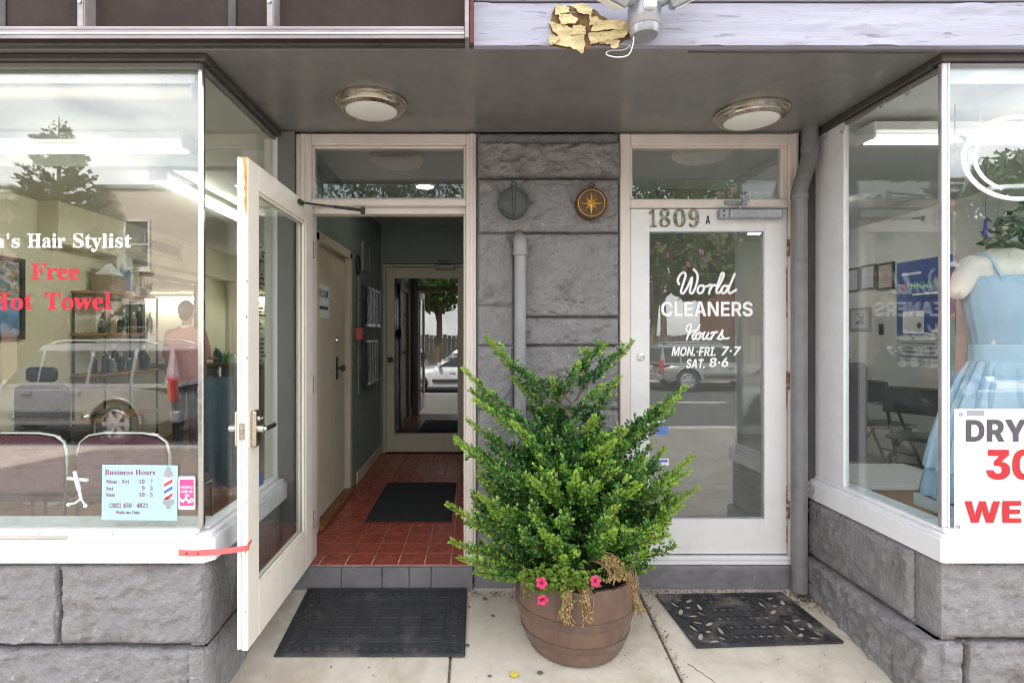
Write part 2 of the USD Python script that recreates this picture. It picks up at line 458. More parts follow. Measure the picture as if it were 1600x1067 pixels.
mat("carpet_dark", (0.022, 0.026, 0.025), 0.95, 0.2, 60, bump=0.6, bscale=260)
mat("teal_wall", (0.205, 0.25, 0.222), 0.5, 0.05, 3, bump=0.08, bscale=30)
mat("vestibule_ceiling", (0.46, 0.47, 0.45), 0.6, 0.04, 3)
mat("trim_cream", (0.60, 0.53, 0.39), 0.42, 0.06, 5)
mat("old_wood", (0.25, 0.10, 0.04), 0.55, 0.35, 8, stretch=(0.3, 0.3, 4), bump=0.2)
mat("barber_wall", (0.70, 0.66, 0.50), 0.55, 0.04, 2)
mat("barber_ceiling", (0.55, 0.55, 0.48), 0.6, 0.04, 2)
mat("barber_floor", (0.20, 0.085, 0.045), 0.4, 0.3, 4, stretch=(0.6, 6, 1))
mat("cleaner_wall", (0.66, 0.66, 0.62), 0.6, 0.05, 2)
mat("cleaner_floor", (0.22, 0.21, 0.20), 0.5, 0.15, 4)
mat("inner_sill_blue", (0.62, 0.70, 0.72), 0.35, 0.05, 3, dirt=(0.5, 0.55, 0.56), dirt_scale=4)
glass("pane_glass", 0.10, (0.97, 0.985, 0.98))
glass("pane_clear", 0.07, (0.97, 0.985, 0.98))

# ------------------------------------------------------------------ ground, pavement, road
def gz(y):
    y = np.asarray(y, float)
    return np.where(y > -1.6, 0.14 * np.minimum(y, 0), -0.224 + 0.012 * (y + 1.6))


def drape(m, lift=0.0):
    v, f = cat(m)
    v = v.copy()
    v[:, 2] += gz(v[:, 1]) + lift
    return v, f


obj("ground", bx(-200, 200, -250, 60, -1.2, -0.55, 0), "earth", kind="structure")
obj("road", bx(-150, 150, -16.6, -7.35, -0.54, -0.42, 0), "asphalt", kind="structure")
walk = thing("sidewalk", kind="structure")
ys = [0.05, -1.6, -3.05, -4.5, -5.95, -7.2]
for r in range(5):
    xs = [-9.1, -7.6, -6.1, -4.4, -2.7, -1.22, -0.13, 0.95, 2.05, 3.5, 5.0, 6.5, 8.0, 9.5] if r == 0 else list(np.arange(-11.2, 11.3, 1.6) + 0.13)
    for a, b in zip(xs[:-1], xs[1:]):
        t = rng.uniform(-0.003, 0.003)
        obj("slab", drape(bx(a + 0.006, b - 0.006, ys[r + 1] + 0.006, ys[r] - 0.006, -0.09, 0.0 + t, 0.006)), "concrete", walk)
obj("slab_bed", drape([bx(-12, 12, -1.6, 0.04, -0.2, -0.014, 0), bx(-12, 12, -7.2, -1.6, -0.2, -0.014, 0)]), "joint_dirt", walk)
obj("paving", drape([bx(-60, -11.1, -7.2, 0, -0.1, -0.004, 0), bx(11.4, 60, -7.2, 0, -0.1, -0.004, 0)]), "concrete", walk)
kerb = thing("kerb", kind="structure")
for k in range(16):
    obj("kerb_stone", bx(-16 + 2 * k + 0.004, -14 + 2 * k - 0.004, -7.36, -7.2, -0.6, -0.288, 0.015), "kerb_stone", kerb)
far = thing("far_sidewalk", kind="structure")
obj("paving", bx(-60, 60, -20, -16.78, -0.5, -0.30, 0), "concrete", far)
obj("kerb_line", bx(-60, 60, -16.77, -16.6, -0.55, -0.285, 0.01), "kerb_stone", far)
obj("road_line", [bx(-40 + 4.5 * k, -38 + 4.5 * k, -12.1, -11.98, -0.42, -0.416, 0) for k in range(18)], "road_paint", kind="structure", label="broken white line painted along the street", cat_=None)

# ------------------------------------------------------------------ building shell
shop = thing("shop_building", "dark grey painted porch ceiling and upper wall above both shop fronts", "building", (0, 0, 2.7))
obj("soffit", bx(-6, 6, -0.95, 0.0, 2.70, 2.86, 0.004), "dark_paint", shop)
obj("upper_wall", bx(-8, 8, -0.93, 9, 2.88, 7.5, 0.01), "stone_paint", shop)
obj("side_wall", bx(-8, -4.3, -0.9, 9, -0.6, 2.86, 0.01), "stone_paint", shop)
obj("side_wall", bx(6, 8, -0.9, 9, -0.6, 2.86, 0.01), "stone_paint", shop)
obj("rear_wall", bx(-4.3, 6, 8.6, 9, -0.6, 2.86, 0.01), "stone_paint", shop)
# trims where the porch ceiling meets the windows
obj("ceiling_trim", [bx(-4.2, -1.155, -0.925, -0.86, 2.668, 2.699, 0.006), bx(-1.215, -1.155, -0.86, -0.005, 2.662, 2.699, 0.006)], "dark_trim", shop)
obj("ceiling_trim", [bx(1.985, 6, -0.925, -0.86, 2.668, 2.699, 0.006), bx(1.985, 2.04, -0.86, -0.005, 2.662, 2.699, 0.006)], "dark_trim", shop)
crack = spline([(0.9, -0.93, 2.698), (1.25, -0.925, 2.698), (1.5, -0.93, 2.698), (1.72, -0.922, 2.698), (1.95, -0.925, 2.698)], 6)
obj("crack_line", tube(crack + rng.normal(0, 0.0015, crack.shape) * [1, 1, 0], 0.0035, 5), "dark_trim", shop)
obj("wall_filler", bx(-1.24, -1.078, -0.035, 0.11, -0.05, 2.698, 0.004), "dark_paint", shop)
obj("wall_filler", bx(1.917, 2.05, -0.02, 0.11, -0.05, 2.698, 0.004), "dark_trim", shop)

# ------------------------------------------------------------------ fascia with peeling paint, sign frame
fas = thing("fascia_board", "lavender painted wooden fascia board with peeling paint over the cleaners side", "fascia", (3, -0.97, 2.7))
# the board front is a relief of flaking paint
nu, nv = 330, 14
U, V = np.meshgrid(np.linspace(-0.012, 6, nu), np.linspace(2.701, 2.876, nv), indexing="ij")
q = np.stack([U * 3.5, V * 42, 0 * U], -1)
r1 = noise_fbm(q, 4, 3)
flk = np.clip((noise_fbm(np.stack([U * 9, V * 75, 0 * U], -1), 3, 8) - 0.56) * 9, 0, 1) * np.clip((noise_fbm(np.stack([U * 1.3, V * 9, 0 * U], -1), 2, 12) - 0.42) * 6, 0, 1)
Yf = -0.976 - 0.005 * r1 - 0.007 * flk
vv = np.stack([U, Yf, V], -1).reshape(-1, 3)
idx = np.arange(nu * nv).reshape(nu, nv)
ff = np.vstack([np.stack([idx[:-1, :-1], idx[1:, :-1], idx[1:, 1:]], -1).reshape(-1, 3), np.stack([idx[:-1, :-1], idx[1:, 1:], idx[:-1, 1:]], -1).reshape(-1, 3)])
obj("board", [(vv, ff), bx(-0.012, 6, -0.9735, -0.952, 2.7005, 2.8765, 0)], "lavender_paint", fas, smooth=25)
obj("top_moulding", bx(-0.012, 6, -0.99, -0.952, 2.884, 2.93, 0.006), "lavender_paint", fas)
obj("shadow_gap", bx(-0.012, 6, -0.965, -0.952, 2.8767, 2.8838, 0), "dark_trim", fas)
# bare yellow wood where the paint has come off, with curling flakes: outlines in photo pixels at the board's depth
D = CAM_Y * -1 - 0.983


def at_board(pts, y=-0.9835):
    d = y - CAM_Y
    return [((px - PX) * d / FPX, CAM_Z - (py - PY) * d / FPX) for px, py in pts]


def ragged(pts, seed, amp=0.004):
    r = np.random.default_rng(seed)
    out = []
    pts = list(pts)
    for a, b in zip(pts, pts[1:] + pts[:1]):
        a, b = np.array(a), np.array(b)
        for t in np.linspace(0, 1, 5, endpoint=False):
            out.append(a + (b - a) * t + (r.normal(0, amp, 2) if t else r.normal(0, amp * 0.4, 2)))
    return Polygon(out).buffer(0)


wood = ragged(at_board([(858, 38), (866, 12), (905, 8), (925, 14), (948, 30), (975, 36), (988, 58), (972, 66), (955, 72), (930, 70), (912, 82), (885, 76), (860, 72), (866, 58)]), 1, 0.002)
obj("bare_patch", prism(wood, 0.004, frame((0, -0.981, 0), (1, 0, 0), (0, 0, 1))), "old_paint_layer", fas)
flakes = [[(856, 36), (885, 42), (898, 50), (912, 58), (911, 85), (893, 76), (870, 72), (856, 70), (872, 58)], [(866, 14), (884, 12), (888, 22), (868, 26)], [(890, 12), (906, 9), (924, 16), (922, 28), (905, 24)],
          [(920, 26), (934, 30), (936, 42), (921, 42)], [(918, 55), (960, 50), (982, 50), (975, 60), (962, 64), (945, 66), (922, 71)], [(934, 34), (976, 37), (980, 50), (955, 49), (922, 52), (926, 44)],
          [(953, 66), (966, 66), (966, 76), (955, 78)], [(895, 42), (914, 44), (914, 56), (890, 57)], [(858, 56), (874, 62), (866, 70), (857, 70)], [(898, 62), (912, 60), (913, 74), (902, 80)], [(938, 60), (958, 58), (956, 70), (936, 70)], [(872, 26), (890, 26), (902, 32), (898, 40), (876, 40)]]
for k, fl in enumerate(flakes):
    s = ragged(at_board(fl), 20 + k, 0.0022).buffer(0.001)
    s = max(getattr(s, "geoms", [s]), key=lambda g: g.area)
    # crumbly layer: points all over the outline, torn edge curling off the board
    x0_, y0_, x1_, y1_ = s.bounds
    gr = np.random.default_rng(200 + k)
    inner = gr.uniform((x0_, y0_), (x1_, y1_), (260, 2))
    inner = [p for p in inner if s.buffer(-0.0015).contains(Point(*p))]
    edge_p = [np.array(s.exterior.interpolate(t, normalized=True).coords[0]) for t in np.linspace(0, 1, 70, endpoint=False)]
    from scipy.spatial import Delaunay
    allp = np.array(inner + edge_p)
    tri = Delaunay(allp).simplices
    tri = np.array([t for t in tri if s.contains(Point(*allp[t].mean(0)))])
    dist = np.array([s.exterior.distance(Point(*p)) for p in allp])
    nz = noise_fbm(np.c_[allp * 60, np.full(len(allp), k)], 3, 5)
    lift = 0.003 + 0.008 * nz + 0.006 * np.clip(1 - dist / 0.012, 0, 1) * noise_fbm(np.c_[allp * 22, np.full(len(allp), k)], 2, 9)
    front = np.c_[allp[:, 0], -0.984 - lift - 0.0025 * (k % 3), allp[:, 1]]
    back = front + [0, 0.0022, 0]
    n_in, n_e, n_all = len(inner), len(edge_p), len(allp)
    e0 = n_in + np.arange(n_e)
    e1 = n_in + (np.arange(n_e) + 1) % n_e
    ff_ = np.vstack([tri, tri[:, ::-1] + n_all, np.c_[e0, e1, e1 + n_all], np.c_[e0, e1 + n_all, e0 + n_all]])
    obj("wood_flake", (np.vstack([front, back]), ff_), "bare_wood", fas)

sg = thing("sign_frame", "empty metal sign frame with dark backing above the barber shop", "sign frame", (-2.4, -0.97, 2.68))
obj("backing_panel", bx(-4.6, -0.05, -0.972, -0.955, 2.74, 3.4, 0.002), "sign_back", sg)
obj("bottom_rail", [bx(-4.6, -0.05, -1.05, -0.976, 2.728, 2.742, 0.002), bx(-4.6, -0.05, -1.05, -1.046, 2.692, 2.727, 0.001)], "aluminium", sg)
obj("rail_lip", bx(-4.6, -0.05, -1.054, -1.0505, 2.7085, 2.716, 0.001), "chrome", sg)
obj("base_strip", bx(-4.6, -0.014, -0.99, -0.951, 2.6995, 2.726, 0.004), "dark_trim", sg)
for x in (-1.605, -0.838, -2.37, -3.14):
    p = obj("upright", [bx(x - 0.012, x + 0.012, -1.045, -1.02, 2.7425, 3.4, 0.002), bx(x + 0.0125, x + 0.0165, -1.04, -0.976, 2.7425, 3.4, 0.001)], "aluminium", sg)
    obj("bolt", lathe([(0, 0.006), (0.007, 0.005), (0.009, 0)], 10, T(x, -1.046, 2.842) @ RX(90)), "chrome", p)
for x in (-1.98, -1.02):
    obj("bracket", bx(x - 0.017, x + 0.017, -0.98, -0.9725, 2.745, 3.4, 0.002), "dark_metal", sg)
obj("end_plate", bx(-0.0485, -0.032, -1.06, -0.956, 2.69, 3.4, 0.002), "aluminium", sg)
obj("end_board", bx(-0.031, -0.014, -1.0, -0.956, 2.70, 3.4, 0.002), "red_oxide", sg)
w = spline([(-0.42, -0.99, 2.705), (-0.40, -1.0, 2.695), (-0.405, -1.01, 2.685), (-0.43, -1.005, 2.684)], 6)
obj("wire_end", tube(w, 0.0025, 6), "dark_metal", sg)

# ------------------------------------------------------------------ flood light on the fascia
fl = thing("flood_light", "grey twin head flood light with hanging wire on lavender fascia", "flood light", (0.67, -1.0, 2.75))
c = P(1004, 30, 2.24)
cx, cz = c[0], c[2]
obj("mount_cup", lathe([(0, 0), (0.052, 0.0), (0.058, 0.01), (0.064, 0.05), (0.066, 0.11), (0, 0.115)], 28, T(cx + 0.0, -1.035, cz - 0.085)), "grey_metal", fl, smooth=40)
obj("mount_band", lathe([(0.061, 0.03), (0.0635, 0.032), (0.0655, 0.06), (0.0625, 0.061)], 28, T(cx, -1.035, cz - 0.085)), "aluminium", fl, smooth=40)
obj("rear_plate", bx(cx - 0.05, cx + 0.05, -0.985, -0.978, cz - 0.05, cz + 0.07, 0.003), "grey_metal", fl)
obj("sensor_arm", rbox(cx - 0.028, cx + 0.028, -1.12, -1.045, cz - 0.015, cz + 0.09, 0.014), "white_paint", fl, smooth=50)
for s, ang in ((-1, 14), (1, -18)):
    arm = tube(spline([(cx + s * 0.04, -1.04, cz + 0.03), (cx + s * 0.075, -1.06, cz + 0.045), (cx + s * 0.1, -1.07, cz + 0.05)], 5), 0.017, 12)
    a = obj("swivel_arm", arm, "grey_metal", fl, smooth=40)
    hc = np.array([cx + s * 0.155, -1.09, cz + 0.055])
    M = T(*hc) @ RZ(-s * 20) @ RY(ang) @ RX(28)
    sh = move([rbox(-0.075, 0.075, -0.05, 0.05, -0.03, 0.05, 0.012)], M)
    h = obj("lamp_head", sh, "grey_metal", fl, smooth=40)
    obj("lens", move(bx(-0.064, 0.064, -0.042, 0.042, -0.034, -0.029, 0.003), M), "lamp_white", h)
wr = spline([P(990, 58, 2.2), P(989, 70, 2.2), P(982, 86, 2.2), P(965, 90, 2.21), P(948, 86, 2.25), P(952, 80, 2.28), P(975, 78, 2.29), P(984, 72, 2.25)], 8)
obj("wire", tube(wr, 0.0028, 6), "white_paint", fl, smooth=60)

# ------------------------------------------------------------------ two porch ceiling lamps
def ceiling_lamp(x, y, r, label):
    t = thing("ceiling_light", label, "ceiling light", (x, y, 2.70), "round flush lamps on the porch ceiling")
    M = T(x, y, 2.70) @ RX(180)
    obj("rim", lathe([(r * 0.93, 0.0), (r, 0.002), (r, 0.012), (r * 0.955, 0.018), (r * 0.95, 0.026), (r * 0.88, 0.036), (r * 0.87, 0.042), (r * 0.76, 0.052), (r * 0.735, 0.052), (r * 0.73, 0.03)], 64, M), "nickel", t, smooth=35)
    obj("diffuser", lathe([(r * 0.735, 0.035), (r * 0.73, 0.048), (r * 0.6, 0.055), (r * 0.3, 0.059), (0.0, 0.06)], 64, M), "lamp_white", t, smooth=60)


ceiling_lamp(-0.545, -0.43, 0.182, "round nickel rimmed ceiling lamp above the open entrance door")
ceiling_lamp(1.485, -0.30, 0.19, "round nickel rimmed ceiling lamp above the cleaners door")

# ------------------------------------------------------------------ stone pillar between the doors
pil = thing("stone_pillar", "grey painted rock faced stone pillar between the two doorways", "pillar", (0.425, 0.1, 0))
rows = [(2.698, 2.633, 0.03), (2.633, 2.425, 0.065), (2.425, 2.10, 0.05), (2.10, 1.60, 0.055), (1.60, 1.43, 0.05), (1.43, 1.05, 0.045), (1.05, 0.508, 0.045), (0.508, 0.135, 0.045)]
for k, (zt, zb, amp) in enumerate(rows):
    cuts = [(0.004, 0.848)]
    if k == 3:
        cuts = [(0.222, 0.848)]
    if k in (5, 6):
        cuts = [(0.004, 0.22 if k == 5 else 0.45), (0.22 if k == 5 else 0.45, 0.848)]
    if k == 4:
        cuts = [(0.222, 0.848)]
    for j, (a, b) in enumerate(cuts):
        obj("stone", rock(a, b, zb, zt, facade(0, 0.02, 0), amp, 0.010 if k < 5 else 0.015, 11 + 3 * k + j, 0.12, 0.016, off=0.018 if k in (1,) else 0.0), "stone_paint", pil, smooth=28)
obj("stone", rock(0.004, 0.222, 1.672, 2.10, facade(0, 0.02, 0), 0.03, 0.011, 61, 0.12, 0.014), "stone_paint", pil, smooth=28)
obj("stone", rock(0.004, 0.222, 1.43, 1.672, facade(0, 0.02, 0), 0.03, 0.011, 64, 0.12, 0.014), "stone_paint", pil, smooth=28)
obj("core", bx(0.002, 0.85, 0.0165, 0.2, -0.05, 2.698, 0), "mortar_paint", pil)
obj("plinth", rock(-0.02, 0.87, -0.06, 0.132, facade(0, -0.0, 0), 0.012, 0.02, 71, 0.1, 0.02), "plinth_paint", pil, smooth=28)

# grey PVC pipe with elbow
pp = thing("vent_pipe", "grey plastic pipe with elbow running down the stone pillar", "pipe", (0.25, -0.09, 0))
px_, py_ = 0.252, -0.085
obj("pipe", tube([(px_, py_, -0.01), (px_, py_, 1.2), (px_, py_, 1.99)], 0.034, 24), "pvc_grey", pp, smooth=50)
arc = [(px_, py_ + 0.055 * (1 - math.cos(a)), 2.0 + 0.055 * math.sin(a)) for a in np.linspace(0, math.pi / 2, 9)] + [(px_, 0.06, 2.055)]
obj("elbow", [tube([(px_, py_, 1.955)] + arc, 0.040, 24), lathe([(0.040, 0), (0.043, 0.002), (0.043, 0.018), (0.040, 0.02)], 24, T(px_, py_, 1.955))], "pvc_grey", pp, smooth=50)
ang = np.linspace(0, 2 * math.pi, 22, endpoint=False)
obj("wall_hole", prism(Polygon([(px_ + (0.062 + 0.014 * math.sin(3 * a) + 0.008 * math.cos(5 * a)) * math.cos(a) - 0.006, 2.05 + (0.058 + 0.012 * math.cos(4 * a)) * math.sin(a)) for a in ang]), 0.03, facade(0, 0.01, 0)), "dark_trim", pp)

# compass plaques
def compass(px, py, label, dark):
    d = 3.19
    x, y, z = P(px, py, d)
    t = thing("compass_plaque", label, "plaque", (x, y, z), "compass plaques on the pillar")
    m1, m2 = ("plaque_dark", "plaque_dark") if dark else ("plaque_bronze", "gold")
    M = facade(x, y, z)
    obj("disc", lathe([(0, -0.05), (0.090, -0.05), (0.092, 0.0), (0.088, 0.004), (0.07, 0.003), (0.0, 0.003)], 48, M), m1, t, smooth=30)
    obj("ring", lathe([(0.086, 0.003), (0.088, 0.009), (0.083, 0.012), (0.076, 0.009), (0.074, 0.003)], 48, M), m1 if dark else "plaque_bronze", t, smooth=40)
    obj("inner_ring", lathe([(0.079, 0.0105), (0.077, 0.012), (0.075, 0.0105)], 48, M), m2, t, smooth=40)
    if not dark:
        tri, n = [], 0
        v, f = [], []
        for k in range(8):
            a = k * math.pi / 4
            L, wd = (0.068, 0.011) if k % 2 == 0 else (0.046, 0.010)
            tip, l, r_ = [L * math.cos(a), L * math.sin(a), 0.004], [wd * 1.3 * math.cos(a + 0.7), wd * 1.3 * math.sin(a + 0.7), 0.004], [wd * 1.3 * math.cos(a - 0.7), wd * 1.3 * math.sin(a - 0.7), 0.004]
            b = len(v)
            v += [[0, 0, 0.015], l, tip, r_]
            f += [[b, b + 2, b + 1], [b, b + 3, b + 2]]
        obj("star", move((np.array(v, float), np.array(f)), M), "gold", t)
    else:
        obj("needle", move([bx(-0.008, 0.008, -0.06, 0.085, 0.002, 0.012, 0.003), (np.array([[-0.008, -0.06, 0.004], [0.008, -0.06, 0.004], [0, -0.075, 0.004], [0, -0.055, 0.012]]), np.array([[0, 3, 2], [1, 2, 3], [0, 1, 3]]))], M), "plaque_dark", t)
    lp = [(0.014 * math.cos(a), 0.108 + 0.012 * math.sin(a), 0.005) for a in np.linspace(0, 2 * math.pi, 16, endpoint=False)]
    obj("hanging_loop", move([tube(lp, 0.004, 8, closed=True), bx(-0.018, 0.018, 0.085, 0.098, 0.0, 0.01, 0.003), lathe([(0, 0.01), (0.006, 0.008), (0.007, 0)], 10, T(-0.014, 0.103, 0.006)), lathe([(0, 0.01), (0.006, 0.008), (0.007, 0)], 10, T(0.014, 0.103, 0.006))], M), m1, t, smooth=40)


compass(803, 317, "dark weathered compass plaque above the grey pipe elbow", True)
compass(924, 318, "bronze compass plaque with golden star near the cleaners door", False)
# ------------------------------------------------------------------ stone base walls under the shop windows
def base_wall(name, label, blocks, core, loc):
    t = thing(name, label, "wall", loc)
    obj("core", core, "mortar_paint", t)
    for k, b in enumerate(blocks):
        obj("stone", rock(*b), "stone_paint", t, smooth=28)


lf, ls = facade(0, -0.90, 0), frame((-1.165, 0, 0), (0, 1, 0), (0, 0, 1))
blocks = []
for k, (a, b) in enumerate([(-1.775, -1.15), (-2.5, -1.775), (-3.2, -2.5), (-4.2, -3.2)]):
    blocks.append((a, b, 0.175, 0.53, lf, 0.055, 0.015, 101 + k, 0.1, 0.02))
for k, (a, b) in enumerate([(-2.05, -1.15), (-2.9, -2.05), (-4.2, -2.9)]):
    blocks.append((a, b, -0.3, 0.17, lf, 0.06, 0.015, 111 + k, 0.1, 0.02))
blocks += [(-0.93, -0.02, 0.175, 0.53, ls, 0.025, 0.02, 121, 0.05, 0.03), (-0.95, -0.02, -0.3, 0.17, ls, 0.04, 0.02, 122, 0.05, 0.03)]
base_wall("stone_base_wall", "grey painted rough stone base under the barber shop window", blocks, bx(-4.2, -1.166, -0.8985, -0.6, -0.4, 0.53, 0), (-2.6, -0.9, -0.25))
rf, rs = facade(0, -0.895, 0), frame((1.985, 0, 0), (0, -1, 0), (0, 0, 1))
blocks = []
for k, (a, b) in enumerate([(1.975, 2.93), (2.93, 3.9), (3.9, 6.0)]):
    blocks.append((a, b, 0.20, 0.53, rf, 0.055, 0.015, 131 + k, 0.1, 0.02))
for k, (a, b) in enumerate([(1.965, 2.075), (2.075, 2.9), (2.9, 4.0), (4.0, 6.0)]):
    blocks.append((a, b, -0.3, 0.195, rf, 0.06, 0.015, 141 + k, 0.1, 0.02))
blocks += [(0.02, 0.79, 0.20, 0.53, rs, 0.045, 0.016, 151, 0.05, 0.025), (0.79, 0.93, 0.20, 0.53, rs, 0.02, 0.018, 152, 0.05, 0.02), (0.02, 0.93, -0.3, 0.195, rs, 0.075, 0.016, 153, 0.05, 0.03, 0.01)]
base_wall("stone_base_wall", "grey painted rough stone base under the cleaners window", blocks, bx(1.986, 6.0, -0.8935, -0.6, -0.4, 0.53, 0), (4, -0.9, -0.25))

# ------------------------------------------------------------------ the two shop windows
win = thing("shop_window", "corner shop window of the hair stylist with red and white lettering", "shop window", (-2.6, -0.9, 0.53), "shop windows beside the porch")
sillp = Polygon([(-4.2, -0.955), (-1.15, -0.955), (-1.118, -0.918), (-1.118, -0.005), (-1.20, -0.005), (-1.20, -0.86), (-4.2, -0.86)])
obj("sill", [prism(sillp, 0.088, T(0, 0, 0.537)), prism(sillp.buffer(-0.004, join_style="mitre"), 0.006, T(0, 0, 0.6252)), ], "white_paint", win)
obj("sill_moulding", [prism(Polygon([(-4.2, -0.938), (-1.158, -0.938), (-1.135, -0.912), (-1.135, -0.005), (-1.20, -0.005), (-1.20, -0.865), (-4.2, -0.865)]), 0.017, T(0, 0, 0.632)), bx(-4.2, -1.19, -0.915, -0.87, 0.6495, 0.662, 0.004), bx(-1.205, -1.165, -0.87, -0.006, 0.6495, 0.662, 0.004)], "white_paint", win)
obj("sill_scar", bx(-2.35, -1.735, -0.9415, -0.936, 0.6335, 0.6475, 0.001), "sill_old_wood", win)
obj("nail", [lathe([(0, 0.002), (0.004, 0.001), (0.004, 0)], 8, T(x, -0.93, 0.649)) for x in (-2.06, -1.86, -1.55, -1.19)], "dark_metal", win)
obj("corner_post", [bx(-1.200, -1.176, -0.908, -0.884, 0.662, 2.667, 0.004)], "chrome", win)
obj("rear_post", bx(-1.215, -1.175, -0.04, -0.006, 0.662, 2.662, 0.003), "white_paint", win)
obj("top_rail", [bx(-4.2, -1.20, -0.905, -0.885, 2.642, 2.667, 0.003), bx(-1.2, -1.18, -0.884, -0.04, 2.642, 2.661, 0.003)], "dark_paint", win)
FPANE = obj("pane", bx(-4.2, -1.2005, -0.898, -0.892, 0.662, 2.642, 0.0), "pane_glass", win)
obj("pane", bx(-1.191, -1.185, -0.8835, -0.0405, 0.662, 2.642, 0.0), "pane_glass", win, label="side pane facing the open entrance door")

win2 = thing("shop_window", "corner shop window of the cleaners with banner and neon ring behind it", "shop window", (4, -0.9, 0.53), "shop windows beside the porch")
sillp2 = Polygon([(6, -0.955), (1.966, -0.955), (1.958, -0.946), (1.958, -0.005), (2.04, -0.005), (2.04, -0.86), (6, -0.86)])
obj("sill", prism(sillp2, 0.094, T(0, 0, 0.537)), "white_paint", win2)
obj("sill_moulding", [prism(Polygon([(6, -0.942), (1.985, -0.942), (1.975, -0.932), (1.975, -0.005), (2.04, -0.005), (2.04, -0.865), (6, -0.865)]), 0.014, T(0, 0, 0.632)), bx(2.0, 6, -0.92, -0.87, 0.6465, 0.668, 0.005), bx(2.0, 2.035, -0.869, -0.006, 0.6465, 0.664, 0.004)], "white_paint", win2)
obj("corner_post", [bx(2.004, 2.026, -0.905, -0.884, 0.669, 2.667, 0.003), bx(2.0265, 2.034, -0.908, -0.89, 0.669, 2.667, 0.002)], "white_paint", win2)
obj("corner_bead", bx(1.999, 2.0035, -0.902, -0.886, 0.669, 2.667, 0.001), "aluminium", win2)
obj("wide_stile", bx(2.006, 2.036, -0.27, -0.006, 0.664, 2.661, 0.004), "white_paint", win2)
obj("top_rail", [bx(2.034, 6, -0.905, -0.885, 2.648, 2.667, 0.003), bx(2.008, 2.028, -0.884, -0.27, 2.64, 2.661, 0.003)], "dark_paint", win2)
obj("header", bx(2.04, 6, -0.885, -0.865, 2.585, 2.6475, 0.003), "cleaner_wall", win2)
FPANE2 = obj("pane", bx(2.0345, 6, -0.9, -0.894, 0.668, 2.6475, 0.0), "pane_glass", win2)
obj("pane", bx(2.016, 2.022, -0.8835, -0.2705, 0.664, 2.64, 0.0), "pane_glass", win2, label="side pane facing the cleaners door")
for k, (px, py, d) in enumerate([(1425, 145, 2.5), (1390, 165, 2.66), (1318, 205, 2.95), (1287, 216, 3.1)]):
    z = Zp(py, d)
    y = CAM_Y + d
    obj("hook", tube([(2.0, y, z + 0.035), (1.99, y, z + 0.03), (1.985, y, z + 0.012)] + [(1.985 + 0 * a, y + 0.012 - 0.012 * math.cos(a), z + 0.008 - 0.014 * math.sin(a)) for a in np.linspace(0, 3.6, 9)], 0.0022, 6), "aluminium", win2)

# ------------------------------------------------------------------ frame of the open entrance
ef = thing("entrance_frame", "cream painted door frame with transom window around the open entrance", "door frame", (-0.54, 0.05, 0))
obj("jamb", [bx(-1.076, -0.985, -0.012, 0.11, 0.136, 2.69, 0.006), bx(-1.045, -1.02, -0.02, -0.011, 0.136, 2.69, 0.004)], "frame_cream", ef)
obj("jamb", [bx(-0.065, -0.004, -0.012, 0.11, 0.136, 2.69, 0.006), bx(-0.04, -0.02, -0.02, -0.011, 0.136, 2.69, 0.004)], "frame_cream", ef)
obj("head", bx(-0.985, -0.065, -0.012, 0.11, 2.625, 2.69, 0.005), "frame_cream", ef)
obj("transom_bar", [bx(-0.985, -0.065, -0.014, 0.11, 2.262, 2.302, 0.005), bx(-0.985, -0.065, 0.03, 0.11, 2.222, 2.2615, 0.003)], "frame_cream", ef)
obj("transom_bead", [bx(-0.985, -0.971, 0.012, 0.035, 2.303, 2.624, 0.003), bx(-0.079, -0.065, 0.012, 0.035, 2.303, 2.624, 0.003), bx(-0.97, -0.08, 0.012, 0.035, 2.61, 2.624, 0.003), bx(-0.97, -0.08, 0.012, 0.035, 2.303, 2.315, 0.003)], "frame_cream", ef)
obj("transom_pane", bx(-0.9705, -0.0795, 0.018, 0.024, 2.3155, 2.6095, 0), "pane_clear", ef)
obj("door_stop", bx(-0.0795, -0.0655, 0.04, 0.11, 0.136, 2.222, 0.003), "frame_cream", ef)

# ------------------------------------------------------------------ open door
od = thing("open_door", "cream glazed entrance door swung open towards the street", "door", (-0.975, -0.02, 0.15))
X1, X0, Z0, Z1 = -0.972, -1.017, 0.155, 2.252
Y0, Y1 = -0.935, -0.02
st = 0.118


def ring_frame(x0, x1, y0, y1, z0, z1, l, r, b, t, ch):
    return [bx(x0, x1, y0, y0 + l, z0, z1, ch), bx(x0, x1, y1 - r, y1, z0, z1, ch), bx(x0, x1, y0 + l, y1 - r, z0, z0 + b, ch), bx(x0, x1, y0 + l, y1 - r, z1 - t, z1, ch)]


obj("stile", [bx(X0 + 0.016, X1, Y0, Y0 + st, Z0, Z1, 0.004)], "door_cream", od)
obj("stile", [bx(X0, X1, Y1 - 0.125, Y1, Z0, Z1, 0.004)], "door_cream", od)
obj("top_rail", [bx(X0, X1, Y0 + st, Y1 - 0.125, Z1 - 0.115, Z1, 0.003)], "door_cream", od)
obj("bottom_rail", [bx(X0, X1, Y0 + st, Y1 - 0.125, Z0, Z0 + 0.225, 0.003)], "door_cream", od)
obj("edge_strip", bx(X0 - 0.002, X0 + 0.0157, Y0 + 0.0, Y0 + st, Z0 + 0.005, Z1, 0.003), "door_edge_lavender", od)
gy0, gy1, gz0, gz1 = Y0 + st, Y1 - 0.125, Z0 + 0.225, Z1 - 0.115
obj("glazing_bead", ring_frame(X1 - 0.016, X1 - 0.004, gy0, gy1, gz0, gz1, 0.014, 0.03, 0.014, 0.014, 0.004), "door_cream", od)
obj("glazing_bead", ring_frame(X0 + 0.004, X0 + 0.016, gy0, gy1, gz0, gz1, 0.014, 0.014, 0.014, 0.014, 0.004), "door_cream", od)
